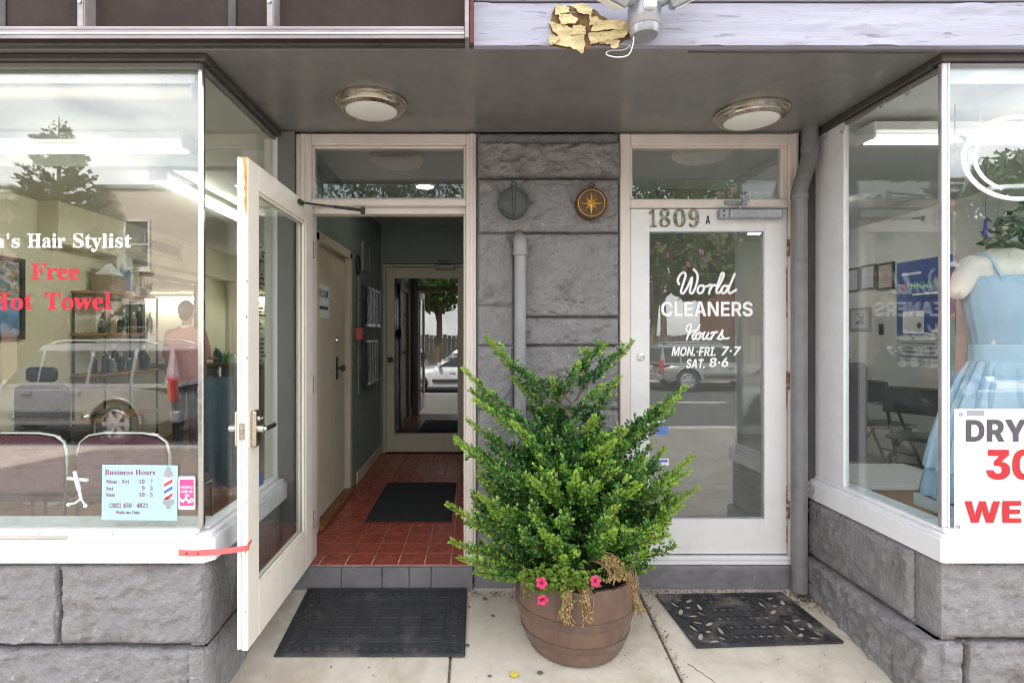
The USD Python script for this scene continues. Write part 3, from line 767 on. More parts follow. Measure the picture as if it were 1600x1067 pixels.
dp = obj("pane", bx(X0 + 0.019, X0 + 0.025, gy0 + 0.002, gy1 - 0.002, gz0 + 0.002, gz1 - 0.002, 0), "pane_clear", od)
# rust eaten top of the free edge
rr = np.random.default_rng(5)
patch = []
edge = [(0.0, 0)] + [(0.006 + 0.010 * (1 - t) + rr.uniform(-0.003, 0.003), -0.24 * t) for t in np.linspace(0, 1, 18)] + [(0, -0.24)]
obj("rust_patch", prism(Polygon([(-a, b) for a, b in edge]).buffer(0), 0.003, facade(X1 - 0.004, Y0 + 0.0005, Z1 - 0.002)), "rust", od)
for k in range(9):
    z = Z1 - 0.3 - 0.2 * k + rr.uniform(-0.06, 0.06)
    s = Point(0, 0).buffer(rr.uniform(0.002, 0.004), 3)
    obj("paint_chip", prism(affinity.scale(s, 0.7, 1.6), 0.001, facade(X1 - 0.003 - rr.uniform(0, 0.008), Y0 + 0.0, z)), "old_paint_layer", od)
# unreadable mirrored lettering on the far side of the glass: rows of small dark strokes
ink = []
r5 = np.random.default_rng(15)
for row, (za, zb) in enumerate([(1.905, 1.80), (1.78, 1.70), (1.64, 1.58), (1.55, 1.52), (1.48, 1.32)]):
    z = za
    while z > zb:
        y = gy0 + 0.045 + 0.0 * row
        h = r5.uniform(0.014, 0.024)
        for k in range(r5.integers(2, 4)):
            a = y + r5.uniform(-0.03, 0.06)
            ink.append(bx(X0 + 0.0172, X0 + 0.0186, a, a + r5.uniform(0.01, 0.05), z - h * 0.35, z, 0))
        z -= h
mat("ink_black", (0.02, 0.02, 0.022), 0.5, 0.1, 20)
mat("sticker_blue", (0.10, 0.17, 0.45), 0.4, 0.2, 30)
mat("sticker_white", (0.75, 0.76, 0.78), 0.4, 0.05, 30)
obj("lettering", ink, "ink_black", dp, kind="stuff")
obj("sticker", bx(X0 + 0.0172, X0 + 0.0184, gy0 + 0.03, gy0 + 0.12, 0.80, 0.85, 0), "sticker_blue", dp)
# lever lock
hy, hz = Y0 + 0.052, 1.09
pl = obj("lock_plate", rbox(X1 - 0.001, X1 + 0.026, hy - 0.03, hy + 0.03, hz - 0.078, hz + 0.082, 0.012), "nickel", od, smooth=45)
obj("lever", [cyl((X1 + 0.02, hy, hz), (X1 + 0.05, hy, hz), 0.017, 20), rbox(X1 + 0.045, X1 + 0.064, hy - 0.012, hy + 0.115, hz - 0.011, hz + 0.011, 0.009)], "chrome", od, smooth=45)
obj("turn_piece", [cyl((X1 + 0.02, hy, hz + 0.045), (X1 + 0.034, hy, hz + 0.045), 0.012, 14), bx(X1 + 0.034, X1 + 0.046, hy - 0.012, hy + 0.012, hz + 0.041, hz + 0.049, 0.002)], "chrome", od, smooth=45)
obj("lock_plate", rbox(X0 - 0.026, X0 - 0.001, hy - 0.03, hy + 0.03, hz - 0.078, hz + 0.082, 0.012), "nickel", od, smooth=45)
obj("lever", [cyl((X0 - 0.02, hy, hz), (X0 - 0.05, hy, hz), 0.015, 20), rbox(X0 - 0.062, X0 - 0.044, hy - 0.012, hy + 0.11, hz - 0.011, hz + 0.011, 0.009)], "chrome", od, smooth=45)
obj("latch_plate", [bx(X0 + 0.008, X0 + 0.034, Y0 - 0.003, Y0 + 0.001, hz - 0.038, hz + 0.032, 0.001), bx(X0 + 0.015, X0 + 0.027, Y0 - 0.012, Y0 - 0.002, hz - 0.012, hz + 0.012, 0.002)], "nickel", od)
obj("hinge", [cyl((X1 + 0.006, Y1 + 0.01, z - 0.05), (X1 + 0.006, Y1 + 0.01, z + 0.05), 0.007, 10) for z in (0.4, 1.2, 2.0)], "aluminium", od)
# door stay
a, b = P(468, 317, 2.99), P(567, 329, 3.22)
st_ = thing("door_stay", "thin dark stay arm holding the cream door open below transom", "door stay", a)
obj("bracket", [bx(X1, X1 + 0.02, a[1] - 0.035, a[1] + 0.02, a[2] - 0.012, a[2] + 0.014, 0.003)], "dark_metal", st_)
a = np.array([X1 + 0.02, a[1], a[2]])
obj("arm", [tube([a, a + (b - a) * 0.55], 0.006, 8), tube([a + (b - a) * 0.5, b], 0.009, 8)], "dark_metal", st_)
obj("knuckle", lathe([(0, -0.022), (0.013, -0.02), (0.014, 0.0), (0.013, 0.02), (0, 0.022)], 14, T(*b)), "dark_metal", st_, smooth=40)

# red strap holding the door
mat("strap_red", (0.62, 0.12, 0.12), 0.45, 0.12, 20)
sp = [P(279, 863, 2.27), P(300, 864, 2.27), P(337, 862, 2.255), P(372, 858, 2.26), P(388, 855, 2.27)]
sp = [np.array(p) for p in sp] + [np.array([X1 + 0.003, Y0 - 0.003, P(392, 852, 2.31)[2]]), np.array([X1 + 0.004, Y0 + 0.03, P(398, 846, 2.33)[2]])]
c_ = spline(sp, 5)
t_ = np.gradient(c_, axis=0)
t_ /= np.linalg.norm(t_, axis=1, keepdims=True)
wd = np.interp(np.linspace(0, 1, len(c_)), [0, 0.1, 0.75, 0.9, 1], [0.012, 0.0125, 0.011, 0.008, 0.006])[:, None]
upv = np.cross(t_, [0, -1, 0]) * 0 + np.array([0, 0, 1.0])
nv_ = np.cross(t_, upv)
nv_ /= np.linalg.norm(nv_, axis=1, keepdims=True)
sec = [c_ + upv * wd + nv_ * 0.001, c_ - upv * wd + nv_ * 0.001, c_ - upv * wd - nv_ * 0.001, c_ + upv * wd - nv_ * 0.001]
n = len(c_)
v = np.stack(sec, 1).reshape(-1, 3)
f = []
for i in range(n - 1):
    for j in range(4):
        p0, p1, p2, p3 = i * 4 + j, i * 4 + (j + 1) % 4, (i + 1) * 4 + (j + 1) % 4, (i + 1) * 4 + j
        f += [[p0, p1, p2], [p0, p2, p3]]
stp = thing("strap", "faded red strap tying the open door to the white sill", "strap", c_.mean(0))
obj("band", (v, np.array(f)), "strap_red", stp)
for px in (292, 310):
    obj("rivet", lathe([(0, 0.003), (0.004, 0.002), (0.004, 0)], 8, T(*(P(px, 864, 2.268) + [0, -0.0015, 0])) @ RX(90)), "dark_metal", stp)

# ------------------------------------------------------------------ doorsteps
d1 = thing("doorstep", "grey painted concrete step below the open entrance", "step", (-0.53, 0.02, 0))
for a, b in zip([-1.08, -0.80, -0.56, -0.40, -0.27], [-0.80, -0.56, -0.40, -0.27, -0.022]):
    obj("riser_block", bx(a + 0.0015, b - 0.0015, -0.03, 0.04, -0.08, 0.128, 0.004), "plinth_paint", d1)
obj("nosing", bx(-1.08, -0.022, -0.034, 0.1, 0.1285, 0.133, 0.002), "plinth_paint", d1)
d2 = thing("doorstep", "grey painted chipped concrete step below the cleaners door", "step", (1.38, 0.02, 0))
obj("riser", rock(0.872, 1.95, -0.08, 0.135, facade(0, -0.015, 0), 0.02, 0.014, 163, 0.1, 0.012), "plinth_paint", d2, smooth=28)

# ------------------------------------------------------------------ cleaners door and frame
cf = thing("cleaners_door_frame", "cream painted door frame with transom window above the cleaners door", "door frame", (1.38, 0.05, 0))
obj("jamb", [bx(0.852, 0.913, -0.012, 0.11, 0.137, 2.69, 0.005)], "frame_cream", cf)
obj("jamb", [bx(1.853, 1.916, -0.012, 0.11, 0.137, 2.69, 0.005), bx(1.885, 1.905, -0.022, -0.012, 0.137, 2.69, 0.003)], "frame_cream", cf)
obj("head", bx(0.913, 1.853, -0.008, 0.11, 2.625, 2.69, 0.005), "frame_cream", cf)
obj("transom_bar", bx(0.913, 1.853, -0.012, 0.11, 2.250, 2.302, 0.005), "frame_cream", cf)
obj("transom_bead", [bx(0.9135, 0.927, 0.0, 0.035, 2.3025, 2.6245, 0.003), bx(1.815, 1.8525, 0.0, 0.035, 2.3025, 2.6245, 0.003), bx(0.928, 1.814, 0.0, 0.035, 2.61, 2.6245, 0.003)], "frame_cream", cf)
obj("transom_pane", bx(0.928, 1.8145, 0.018, 0.024, 2.303, 2.609, 0), "pane_glass", cf)
obj("threshold", [bx(0.90, 1.86, -0.03, 0.11, 0.137, 0.166, 0.004), bx(0.905, 1.855, -0.034, 0.0, 0.1665, 0.186, 0.003)], "white_paint", cf)
cd = thing("cleaners_door", "closed white glazed door lettered World Cleaners with opening hours", "door", (1.38, 0.02, 0.19))
dx0, dx1, dz0, dz1 = 0.9165, 1.850, 0.190, 2.246
gx0, gx1, gz0_, gz1_ = 1.030, 1.716, 0.398, 2.112
for nm, b in (("stile", (dx0, gx0, 0.0, 0.045, dz0, dz1)), ("stile", (gx1, dx1, 0.0, 0.045, dz0, dz1)), ("bottom_rail", (gx0, gx1, 0.0005, 0.045, dz0, gz0_)), ("top_rail", (gx0, gx1, 0.0005, 0.045, gz1_, dz1))):
    obj(nm, bx(*b, 0.003), "door_white", cd)
obj("glazing_bead", [bx(gx0, gx1, 0.004, 0.016, gz0_, gz0_ + 0.008, 0.002), bx(gx1 - 0.007, gx1, 0.004, 0.016, gz0_ + 0.008, gz1_, 0.002), bx(gx0, gx1 - 0.007, 0.004, 0.016, gz1_ - 0.007, gz1_, 0.002)], "grey_metal", cd)
CPANE = obj("pane", bx(gx0 + 0.001, gx1 - 0.001, 0.018, 0.024, gz0_ + 0.001, gz1_ - 0.001, 0), "pane_glass", cd)
for px, z in ((1231, Zp(388)), (1231, Zp(595)), (1231, Zp(795))):
    h = obj("hinge", [cyl((1.852, -0.008, z - 0.05 + 0.021 * k), (1.852, -0.008, z - 0.032 + 0.021 * k), 0.0085, 10) for k in range(5)], "rusty_hinge", cd)
obj("rust_stain", [bx(1.8435, 1.851, -0.0015, 0.002, z - h_, z, 0.0005) for z, h_ in ((0.60, 0.2), (1.28, 0.24), (0.36, 0.1), (1.9, 0.3))], "rusty_hinge", cd)
obj("deadbolt", [lathe([(0.024, 0), (0.024, 0.004), (0.02, 0.01), (0.013, 0.012), (0.012, 0.009), (0.0, 0.009)], 24, facade(Xp(1001), -0.0005, Zp(558))), bx(Xp(1001) - 0.0015, Xp(1001) + 0.0015, -0.0105, -0.0095, Zp(558) - 0.006, Zp(558) + 0.006, 0)], "chrome", cd, smooth=40)
# closer
cl = thing("door_closer", "grey door closer with bent arm at the top of the cleaners door", "door closer", (Xp(1165), -0.03, Zp(336)))
x0 = Xp(1120)
obj("body", [rbox(Xp(1134), Xp(1216), -0.06, -0.002, Zp(344), Zp(329), 0.012)], "grey_metal", cl, smooth=45)
obj("end_cap", [bx(Xp(1120), Xp(1134), -0.05, -0.002, Zp(344), Zp(329), 0.003)], "grey_metal", cl)
obj("screw", [lathe([(0, 0.003), (0.005, 0.002), (0.006, 0)], 10, facade(Xp(1125), -0.05, Zp(332))), lathe([(0, 0.003), (0.005, 0.002), (0.006, 0)], 10, facade(Xp(1125), -0.05, Zp(340)))], "dark_metal", cl)
obj("arm", [tube([(Xp(1152), -0.035, Zp(329)), (Xp(1152), -0.04, Zp(322))], 0.009, 10), tube([(Xp(1152), -0.04, Zp(322)), (Xp(1148), -0.10, Zp(320)), (Xp(1138), -0.16, Zp(317))], 0.007, 8), tube([(Xp(1138), -0.16, Zp(317)), (Xp(1160), -0.05, Zp(306)), (Xp(1163), -0.015, Zp(303))], 0.006, 8), bx(Xp(1130), Xp(1165), -0.022, -0.0125, Zp(322), Zp(315), 0.002), bx(Xp(1158), Xp(1168), -0.022, -0.0125, Zp(316), Zp(300), 0.002)], "grey_metal", cl, smooth=40)

# ------------------------------------------------------------------ downspout
ds = thing("downspout", "grey painted round downspout beside the cleaners door", "downspout", (1.88, -0.07, 0))
dy = -0.085
yx = 1.872
pts = [(1.935, dy, 2.70), (1.935, dy, 2.56), (1.93, dy, 2.52), (yx + 0.008, dy, 2.36), (yx, dy, 2.32), (yx, dy, 1.2), (yx, dy, 0.01)]
obj("pipe", tube(np.vstack([spline(pts[:5], 8), pts[5:]]), 0.043, 24), "downspout_paint", ds, smooth=50)
for x_, z_ in ((1.935, 2.56), (yx, 2.28)):
    obj("collar", lathe([(0.043, 0), (0.047, 0.002), (0.047, 0.03), (0.043, 0.032)], 24, T(x_, dy, z_)), "downspout_paint", ds, smooth=40)
obj("strap", [lathe([(0.043, 0), (0.0455, 0.001), (0.0455, 0.022), (0.043, 0.023)], 24, T(yx, dy, Zp(765, 3.17))), bx(yx + 0.04, 1.97, dy - 0.004, dy + 0.002, Zp(768, 3.17), Zp(760, 3.17), 0.001)], "downspout_paint", ds, smooth=40)
obj("cable", tube([(1.935, -0.02, 2.4), (1.937, -0.022, 1.4), (1.935, -0.02, 0.6)], 0.006, 8), "dark_metal", ds)

# ------------------------------------------------------------------ lettering
mat("letter_white", (0.86, 0.85, 0.84), 0.5, 0.03, 30)
mat("letter_red", (0.44, 0.007, 0.025), 0.4, 0.06, 20)
mat("letter_black", (0.03, 0.03, 0.033), 0.4, 0.05, 20)
mat("numeral_metal", (0.46, 0.40, 0.35), 0.18, 0.15, 20, metallic=1.0)


def write(parent, text, px0, px1, py_base, cap_px, d, y, m, name="lettering", depth=0.0006, **kw):
    s = glyphs(text, cap_px * d / FPX, width=(px1 - px0) * d / FPX, **kw)
    return obj(name, prism(s, depth, facade(Xp(px0, d), y, Zp(py_base, d))), m, parent)


yf, df = -0.8985, 2.3515
write(FPANE, "n's", -12, 31, 387, 20, df, yf, "letter_white", style="serif", fat=0.004)
write(FPANE, "Hair", 43, 102, 387, 21, df, yf, "letter_white", style="serif", fat=0.004)
write(FPANE, "Stylist", 114, 205, 387, 21, df, yf, "letter_white", style="serif", fat=0.004)
write(FPANE, "Free", 48, 124, 437, 25, df, yf, "letter_red", style="serif", fat=0.008)
write(FPANE, "Hot", -18, 52, 484, 26, df, yf, "letter_red", style="serif", fat=0.008)
write(FPANE, "Towel", 69, 174, 484, 26, df, yf, "letter_red", style="serif", fat=0.008)
yc, dc = 0.0175, 3.2675
# hand painted script: brush strokes through points in photo pixels
def brush(strokes, w):
    return union_all([LineString(spline(s, 8)).buffer(w, 6) for s in strokes])


world = [[(1061, 444), (1059, 438), (1063, 429), (1069, 426), (1071, 431), (1067, 445), (1064, 456), (1068, 458), (1075, 447), (1081, 434), (1080, 445), (1078, 456), (1082, 458), (1087, 448), (1090, 436), (1089, 427), (1084, 421)],
         [(1098, 446), (1093, 447), (1090, 453), (1092, 458), (1097, 457), (1100, 450), (1098, 446), (1101, 448), (1106, 447)],
         [(1107, 447), (1109, 445), (1112, 447), (1109, 454), (1108, 459)], [(1110, 451), (1114, 446), (1118, 446)],
         [(1120, 452), (1127, 440), (1131, 429), (1128, 427), (1124, 437), (1120, 450), (1120, 457), (1124, 457), (1128, 452)],
         [(1136, 447), (1131, 447), (1127, 453), (1129, 458), (1134, 456), (1139, 446)], [(1148, 428), (1143, 440), (1138, 453), (1140, 458), (1145, 456), (1150, 453)]]
hours = [[(1075, 519), (1072, 514), (1075, 508), (1079, 507), (1079, 513), (1075, 524), (1073, 530)], [(1093, 508), (1087, 518), (1082, 526), (1083, 530), (1086, 529)], [(1076, 519), (1083, 517), (1089, 515)],
         [(1094, 520), (1089, 522), (1087, 527), (1090, 530), (1094, 527), (1095, 521), (1099, 521)], [(1101, 519), (1098, 526), (1099, 530), (1103, 528), (1107, 520)], [(1107, 520), (1104, 527), (1107, 530), (1110, 528)],
         [(1111, 521), (1114, 519), (1116, 521), (1112, 527), (1111, 530)], [(1113, 525), (1118, 519), (1121, 519)], [(1121, 529), (1126, 522), (1129, 516), (1128, 523), (1130, 528), (1125, 530), (1122, 528)], [(1129, 527), (1134, 529), (1139, 528)]]
for nm, st2, w in (("lettering", world, 1.75), ("lettering", hours, 1.45)):
    s = brush(st2, w)
    s = shapely.transform(s, lambda a: np.stack([(a[:, 0] - PX) * dc / FPX, CAM_Z - (a[:, 1] - PY) * dc / FPX], 1))
    obj(nm, prism(s, 0.0006, facade(0, yc, 0)), "letter_white", CPANE)
write(CPANE, "CLEANERS", 1033, 1176, 494, 22.5, dc, yc, "letter_white", style="sans", weight=720)
write(CPANE, "MON.·FRI.", 1049, 1118, 556, 14, dc, yc, "letter_white", style="sans", weight=760, shear=14)
write(CPANE, "7·7", 1127, 1158, 555, 14, dc, yc, "letter_white", style="sans", weight=760, shear=14)
write(CPANE, "SAT.", 1072, 1101, 575, 14, dc, yc, "letter_white", style="sans", weight=760, shear=14)
write(CPANE, "8·6", 1108, 1138, 573, 14, dc, yc, "letter_white", style="sans", weight=760, shear=8)
nums = "1809"
for ch, (a, b) in zip(nums, [(1014, 1026), (1030, 1047), (1052, 1071), (1076, 1092)]):
    write(cd, ch, a, b, 355, 26, 3.245, -0.001, "numeral_metal", name="house_number", depth=0.007, style="serif")
write(cd, "A", 1103, 1110, 350, 13, 3.245, -0.0005, "letter_black", name="house_letter", depth=0.001, style="sans", weight=800)
# stickers low on the door glass
def card(parent, name, px0, py0, px1, py1, d, y, m, r=0.003, depth=0.0006, tilt=0):
    s = sbox(Xp(px0, d), Zp(py1, d), Xp(px1, d), Zp(py0, d)).buffer(-r).buffer(r)
    if tilt:
        s = affinity.rotate(s, tilt)
    return obj(name, prism(s, depth, facade(0, y, 0)), m, parent)


k = obj("sticker", prism(affinity.scale(Point(Xp(1031, dc), Zp(654, dc)).buffer(0.036, 12), 1, 0.62), 0.0006, facade(0, yc, 0)), "sticker_white", CPANE)
obj("sticker", prism(affinity.scale(Point(Xp(1031, dc), Zp(654, dc)).buffer(0.027, 12), 1, 0.55), 0.0006, facade(0, yc - 0.0008, 0)), "sticker_blue", CPANE)
card(CPANE, "sticker", 1024, 665, 1044, 679, dc, yc, "sticker_blue")
card(CPANE, "sticker", 1022, 716, 1045, 727, dc, yc, "sticker_white")
card(CPANE, "sticker", 1024, 718, 1043, 722, dc, yc - 0.0008, "sticker_blue")
card(CPANE, "sticker", 1018, 798, 1053, 810, dc, yc, "sticker_white")
for a in (1020, 1029, 1038, 1046):
    card(CPANE, "sticker", a, 800, a + 6, 808, dc, yc - 0.0008, "sticker_blue")
# white posters on the inside of the door glass (seen as a pale leaf at the left of the pane in places)

# ------------------------------------------------------------------ vestibule behind the open door
vs = thing("vestibule", kind="structure")
obj("wall_left", [bx(-1.25, -1.10, 0.11, 0.50, 0.0, 2.9, 0), bx(-1.25, -1.10, 1.56, 3.05, 0.0, 2.9, 0), bx(-1.25, -1.10, 0.50, 1.56, 2.18, 2.9, 0), bx(-1.25, -1.16, 0.5, 1.56, 0.0, 2.18, 0)], "teal_wall", vs)
obj("wall_right", bx(0.0, 0.10, 0.2, 3.05, 0.0, 2.9, 0), "teal_wall", vs)
obj("wall_back", [bx(-1.10, -1.075, 3.0, 3.1, 0.0, 2.9, 0), bx(-1.075, 0.0, 3.0, 3.1, 2.31, 2.9, 0), bx(-0.09, 0.0, 3.0, 3.1, 0.0, 2.31, 0)], "teal_wall", vs)
obj("ceiling", bx(-1.12, 0.02, 0.1, 3.1, 2.74, 2.86, 0), "vestibule_ceiling", vs)
obj("grout_bed", bx(-1.099, -0.001, 0.1005, 2.999, 0.0, 0.127, 0), "grout", vs)
obj("step_grout", bx(-1.079, -0.023, -0.027, 0.1, 0.1332, 0.1345, 0), "grout", vs)
p = 0.168
for i in range(18):
    for j in range(7):
        xa, xb = -1.095 + j * 0.1566, -1.095 + (j + 1) * 0.1566
        ya, yb = -0.03 + i * p, -0.03 + (i + 1) * p
        if ya < 0.1:
            xa, xb = max(xa, -1.078), min(xb, -0.024)
        obj("floor_tile", bx(xa + 0.004, xb - 0.004, ya + 0.004, min(yb, 2.995) - 0.004, 0.1347 if yb < 0.16 else 0.11, 0.139 + rng.uniform(-0.0008, 0.0008), 0.002), "tile_red", vs)
obj("baseboard", [bx(-1.0995, -1.085, 0.112, 0.42, 0.1392, 0.26, 0.004), bx(-1.0995, -1.085, 1.72, 2.99, 0.1392, 0.24, 0.004)], "trim_cream", vs)
obj("threshold_wood", [bx(-1.158, -1.06, 0.51, 1.55, 0.1392, 0.175, 0.008)], "old_wood", vs)
vd = thing("side_door", "cream flush door with knob and paper notice on vestibule left wall", "door", (-1.13, 1.0, 0.18))
obj("leaf", bx(-1.157, -1.13, 0.53, 1.41, 0.178, 2.14, 0.003), "trim_cream", vd)
obj("casing", [bx(-1.157, -1.088, 1.44, 1.52, 0.14, 2.20, 0.004), bx(-1.157, -1.088, 0.45, 0.525, 0.14, 2.20, 0.004), bx(-1.157, -1.088, 0.45, 1.52, 2.145, 2.215, 0.004)], "trim_cream", vd)
kp = P(531, 575, 4.40)
obj("knob", [lathe([(0.028, 0), (0.028, 0.005), (0.010, 0.008), (0.010, 0.035), (0.024, 0.042), (0.027, 0.055), (0.022, 0.066), (0, 0.068)], 20, frame((-1.13, kp[1], kp[2]), (0, 1, 0), (0, 0, 1))), bx(-1.13, -1.124, kp[1] - 0.025, kp[1] + 0.025, kp[2] - 0.09, kp[2] + 0.09, 0.002)], "dark_metal", vd, smooth=40)
obj("deadbolt", lathe([(0.026, 0), (0.026, 0.006), (0.02, 0.022), (0, 0.024)], 20, frame((-1.13, kp[1] - 0.02, Zp(531, 4.4)), (0, 1, 0), (0, 0, 1))), "chrome", vd, smooth=40)
mat("paper", (0.80, 0.80, 0.80), 0.8, 0.03, 10)
nt = thing("paper_notice", "white paper notice taped to the cream side door", "notice", (-1.13, 0.8, 1.7))
Mn = frame((-1.1297, 0.62, 1.62), (0, 1, 0), (0, 0, 1))
sh = obj("sheet", prism(sbox(0, 0, 0.30, 0.24), 0.001, Mn), "paper", nt)
obj("lettering", prism(affinity.translate(glyphs("WELCOME", 0.055, width=0.26), 0.02, 0.15), 0.0006, Mn @ T(0, 0, 0.0012)), "letter_black", nt)
obj("text_line", [prism(sbox(0.03, 0.06, 0.27, 0.085), 0.0006, Mn @ T(0, 0, 0.0012))], "letter_black", nt)
mat("mailbox_dark", (0.05, 0.055, 0.055), 0.35, 0.2, 8, metallic=0.5)
for zt, zb, ya, yb, lab in ((Zp(447, 5.4), Zp(512, 5.4), 1.95, 2.70, "dark upper bank of mailboxes with chrome edges on teal wall"), (Zp(530, 5.4), Zp(602, 5.4), 1.95, 2.55, "dark lower bank of mailboxes with chrome edges on teal wall")):
    mb = thing("mailbox_bank", lab, "mailboxes", (-1.09, 2.3, zb), "mailbox banks on the vestibule wall")
    obj("case", bx(-1.0995, -1.06, ya, yb, zb, zt, 0.004), "mailbox_dark", mb)
    n = 4
    for k in range(n):
        a = ya + 0.03 + (yb - ya - 0.06) * k / n
        b = ya + 0.03 + (yb - ya - 0.06) * (k + 1) / n
        dd = obj("mail_door", bx(-1.06, -1.05, a + 0.006, b - 0.006, zb + 0.04, zt - 0.03, 0.003), "mailbox_dark", mb)
        obj("edge_strip", bx(-1.06, -1.046, b - 0.004, b + 0.004, zb + 0.01, zt - 0.01, 0.002), "chrome", mb)
obj("wall_conduit", [tube([(-1.085, 1.74, 0.95), (-1.085, 1.74, 1.45)], 0.009, 8), tube([(-1.085, 1.74, 1.5), (-1.085, 1.74, 2.05)], 0.009, 8)], "aluminium", vs)
ab = thing("alarm_box", "small red alarm box on the teal vestibule wall", "alarm box", (-1.08, 1.74, 1.48))
obj("box", bx(-1.0995, -1.04, 1.69, 1.79, 1.45, 1.56, 0.005), "strap_red", ab)
obj("plate", bx(-1.04, -1.036, 1.71, 1.77, 1.47, 1.54, 0.002), "dark_metal", ab)
wr_ = thing("wall_wreath", "small dark ring hanging on the teal vestibule wall", "wreath", (-1.08, 1.75, 2.2))
c0 = np.array([-1.085, 1.75, Zp(415, 5.0)])
obj("ring", tube([c0 + [0, 0.06 * math.cos(a), 0.085 * math.sin(a)] for a in np.linspace(0, 2 * math.pi, 24, endpoint=False)], 0.01, 8, closed=True), "dark_metal", wr_, smooth=50)
obj("hanger", tube([c0 + [0, 0, 0.085], c0 + [-0.012, 0, 0.12]], 0.003, 6), "dark_metal", wr_)
pf = thing("picture_frame", "small framed certificate high on the teal vestibule wall", "picture frame", (-1.09, 2.1, 2.1))
obj("frame", ring_frame(-1.0995, -1.08, 1.95, 2.30, Zp(424, 5.3), Zp(380, 5.3), 0.025, 0.025, 0.025, 0.025, 0.003), "aluminium", pf)
obj("print", bx(-1.0995, -1.09, 1.975, 2.275, Zp(424, 5.3) + 0.025, Zp(380, 5.3) - 0.025, 0), "teal_wall", pf)
# inner door at the back
bd = thing("inner_door", "cream glazed inner door at the back of the red tiled vestibule", "door", (-0.58, 3.0, 0.14))
bx0, bx1 = -1.072, -0.095
obj("casing", [bx(bx0, bx0 + 0.03, 2.985, 3.06, 0.14, 2.30, 0.004), bx(bx1 - 0.03, bx1, 2.985, 3.06, 0.14, 2.30, 0.004), bx(bx0 + 0.03, bx1 - 0.03, 2.985, 3.06, 2.27, 2.30, 0.004)], "trim_cream", bd)
a, b = bx0 + 0.034, bx1 - 0.034
obj("stile", bx(a, a + 0.09, 3.0, 3.045, 0.15, 2.265, 0.004), "trim_cream", bd)
obj("stile", bx(b - 0.09, b, 3.0, 3.045, 0.15, 2.265, 0.004), "trim_cream", bd)
obj("top_rail", bx(a + 0.09, b - 0.09, 3.0, 3.045, 2.14, 2.265, 0.004), "trim_cream", bd)
obj("bottom_rail", bx(a + 0.09, b - 0.09, 3.0, 3.045, 0.15, 0.36, 0.004), "trim_cream", bd)
obj("pane", bx(a + 0.09, b - 0.09, 3.02, 3.026, 0.36, 2.14, 0), "pane_glass", bd)
obj("knob", lathe([(0.034, 0), (0.034, 0.006), (0.012, 0.01), (0.012, 0.03), (0.028, 0.04), (0.03, 0.055), (0.02, 0.066), (0, 0.067)], 20, facade(a + 0.05, 3.0, Zp(562, 6.25))), "dark_metal", bd, smooth=40)
obj("closer", [rbox(Xp(680, 6.2), Xp(711, 6.2), 2.93, 2.998, Zp(421, 6.2), Zp(413, 6.2), 0.012), tube([(Xp(690, 6.2), 2.96, Zp(413, 6.2)), (Xp(685, 6.2), 2.85, Zp(410, 6.2)), (Xp(700, 6.2), 2.98, Zp(407, 6.2))], 0.008, 8)], "aluminium", bd, smooth=40)
mat("dark_room", (0.05, 0.055, 0.055), 0.8, 0.1, 2)
obj("hall_beyond", [bx(-1.2, 0.1, 4.6, 4.7, 0, 2.8, 0), bx(-1.3, -1.2, 3.1, 4.7, 0, 2.8, 0), bx(0.1, 0.2, 3.1, 4.7, 0, 2.8, 0), bx(-1.2, 0.1, 3.1, 4.6, 2.7, 2.8, 0), bx(-1.2, 0.1, 3.1, 4.6, 0, 0.13, 0)], "dark_room", vs)
# recessed lamp, lit
glow("lamp_lit", (1.0, 0.97, 0.9), 16.0)
rl = thing("recessed_light", "small lit recessed lamp in the vestibule ceiling", "ceiling light", (-0.434, 1.32, 2.74))
obj("trim_ring", lathe([(0.075, 0), (0.095, 0), (0.095, 0.006), (0.075, 0.010)], 32, T(-0.434, 1.32, 2.74) @ RX(180)), "lamp_white", rl, smooth=40)
obj("lens", lathe([(0.075, 0.005), (0.04, 0.009), (0, 0.010)], 32, T(-0.434, 1.32, 2.74) @ RX(180)), "lamp_lit", rl)

# ------------------------------------------------------------------ door mats
def mat_outline(corners):
    return Polygon([(p[0], p[1]) for p in corners])


def on_ground(px, py, lift=0.0):
    """Point of the sloping pavement seen at a photo pixel."""
    d = 2.8
    for _ in range(40):
        y = CAM_Y + d
        z = float(gz(min(y, 0))) + lift
        d = (CAM_Z - z) * FPX / (py - PY)
    return np.array([Xp(px, d), CAM_Y + d, z])


m1 = thing("door_mat", "black rubber mat with ridged grid before the open entrance", "door mat", on_ground(600, 970))
tl, tr, br, bl = on_ground(470, 919), on_ground(728, 919), on_ground(726, 1027), on_ground(424, 1027)
x0, x1, y0, y1 = -0.995, -0.058, br[1], -0.034
obj("base", drape(bx(x0, x1, y0, y1, 0.002, 0.010, 0.003)), "rubber", m1)
obj("rim", drape([bx(x0 + 0.005, x1 - 0.005, y0 + 0.005, y0 + 0.02, 0.010, 0.0145, 0.002), bx(x0 + 0.005, x1 - 0.005, y1 - 0.02, y1 - 0.005, 0.010, 0.0145, 0.002), bx(x0 + 0.005, x0 + 0.02, y0 + 0.02, y1 - 0.02, 0.010, 0.0145, 0.002), bx(x1 - 0.02, x1 - 0.005, y0 + 0.02, y1 - 0.02, 0.010, 0.0145, 0.002)]), "rubber", m1)
bw = 0.115
ix0, ix1, iy0, iy1 = x0 + bw, x1 - bw, y0 + bw, y1 - bw
rid = []
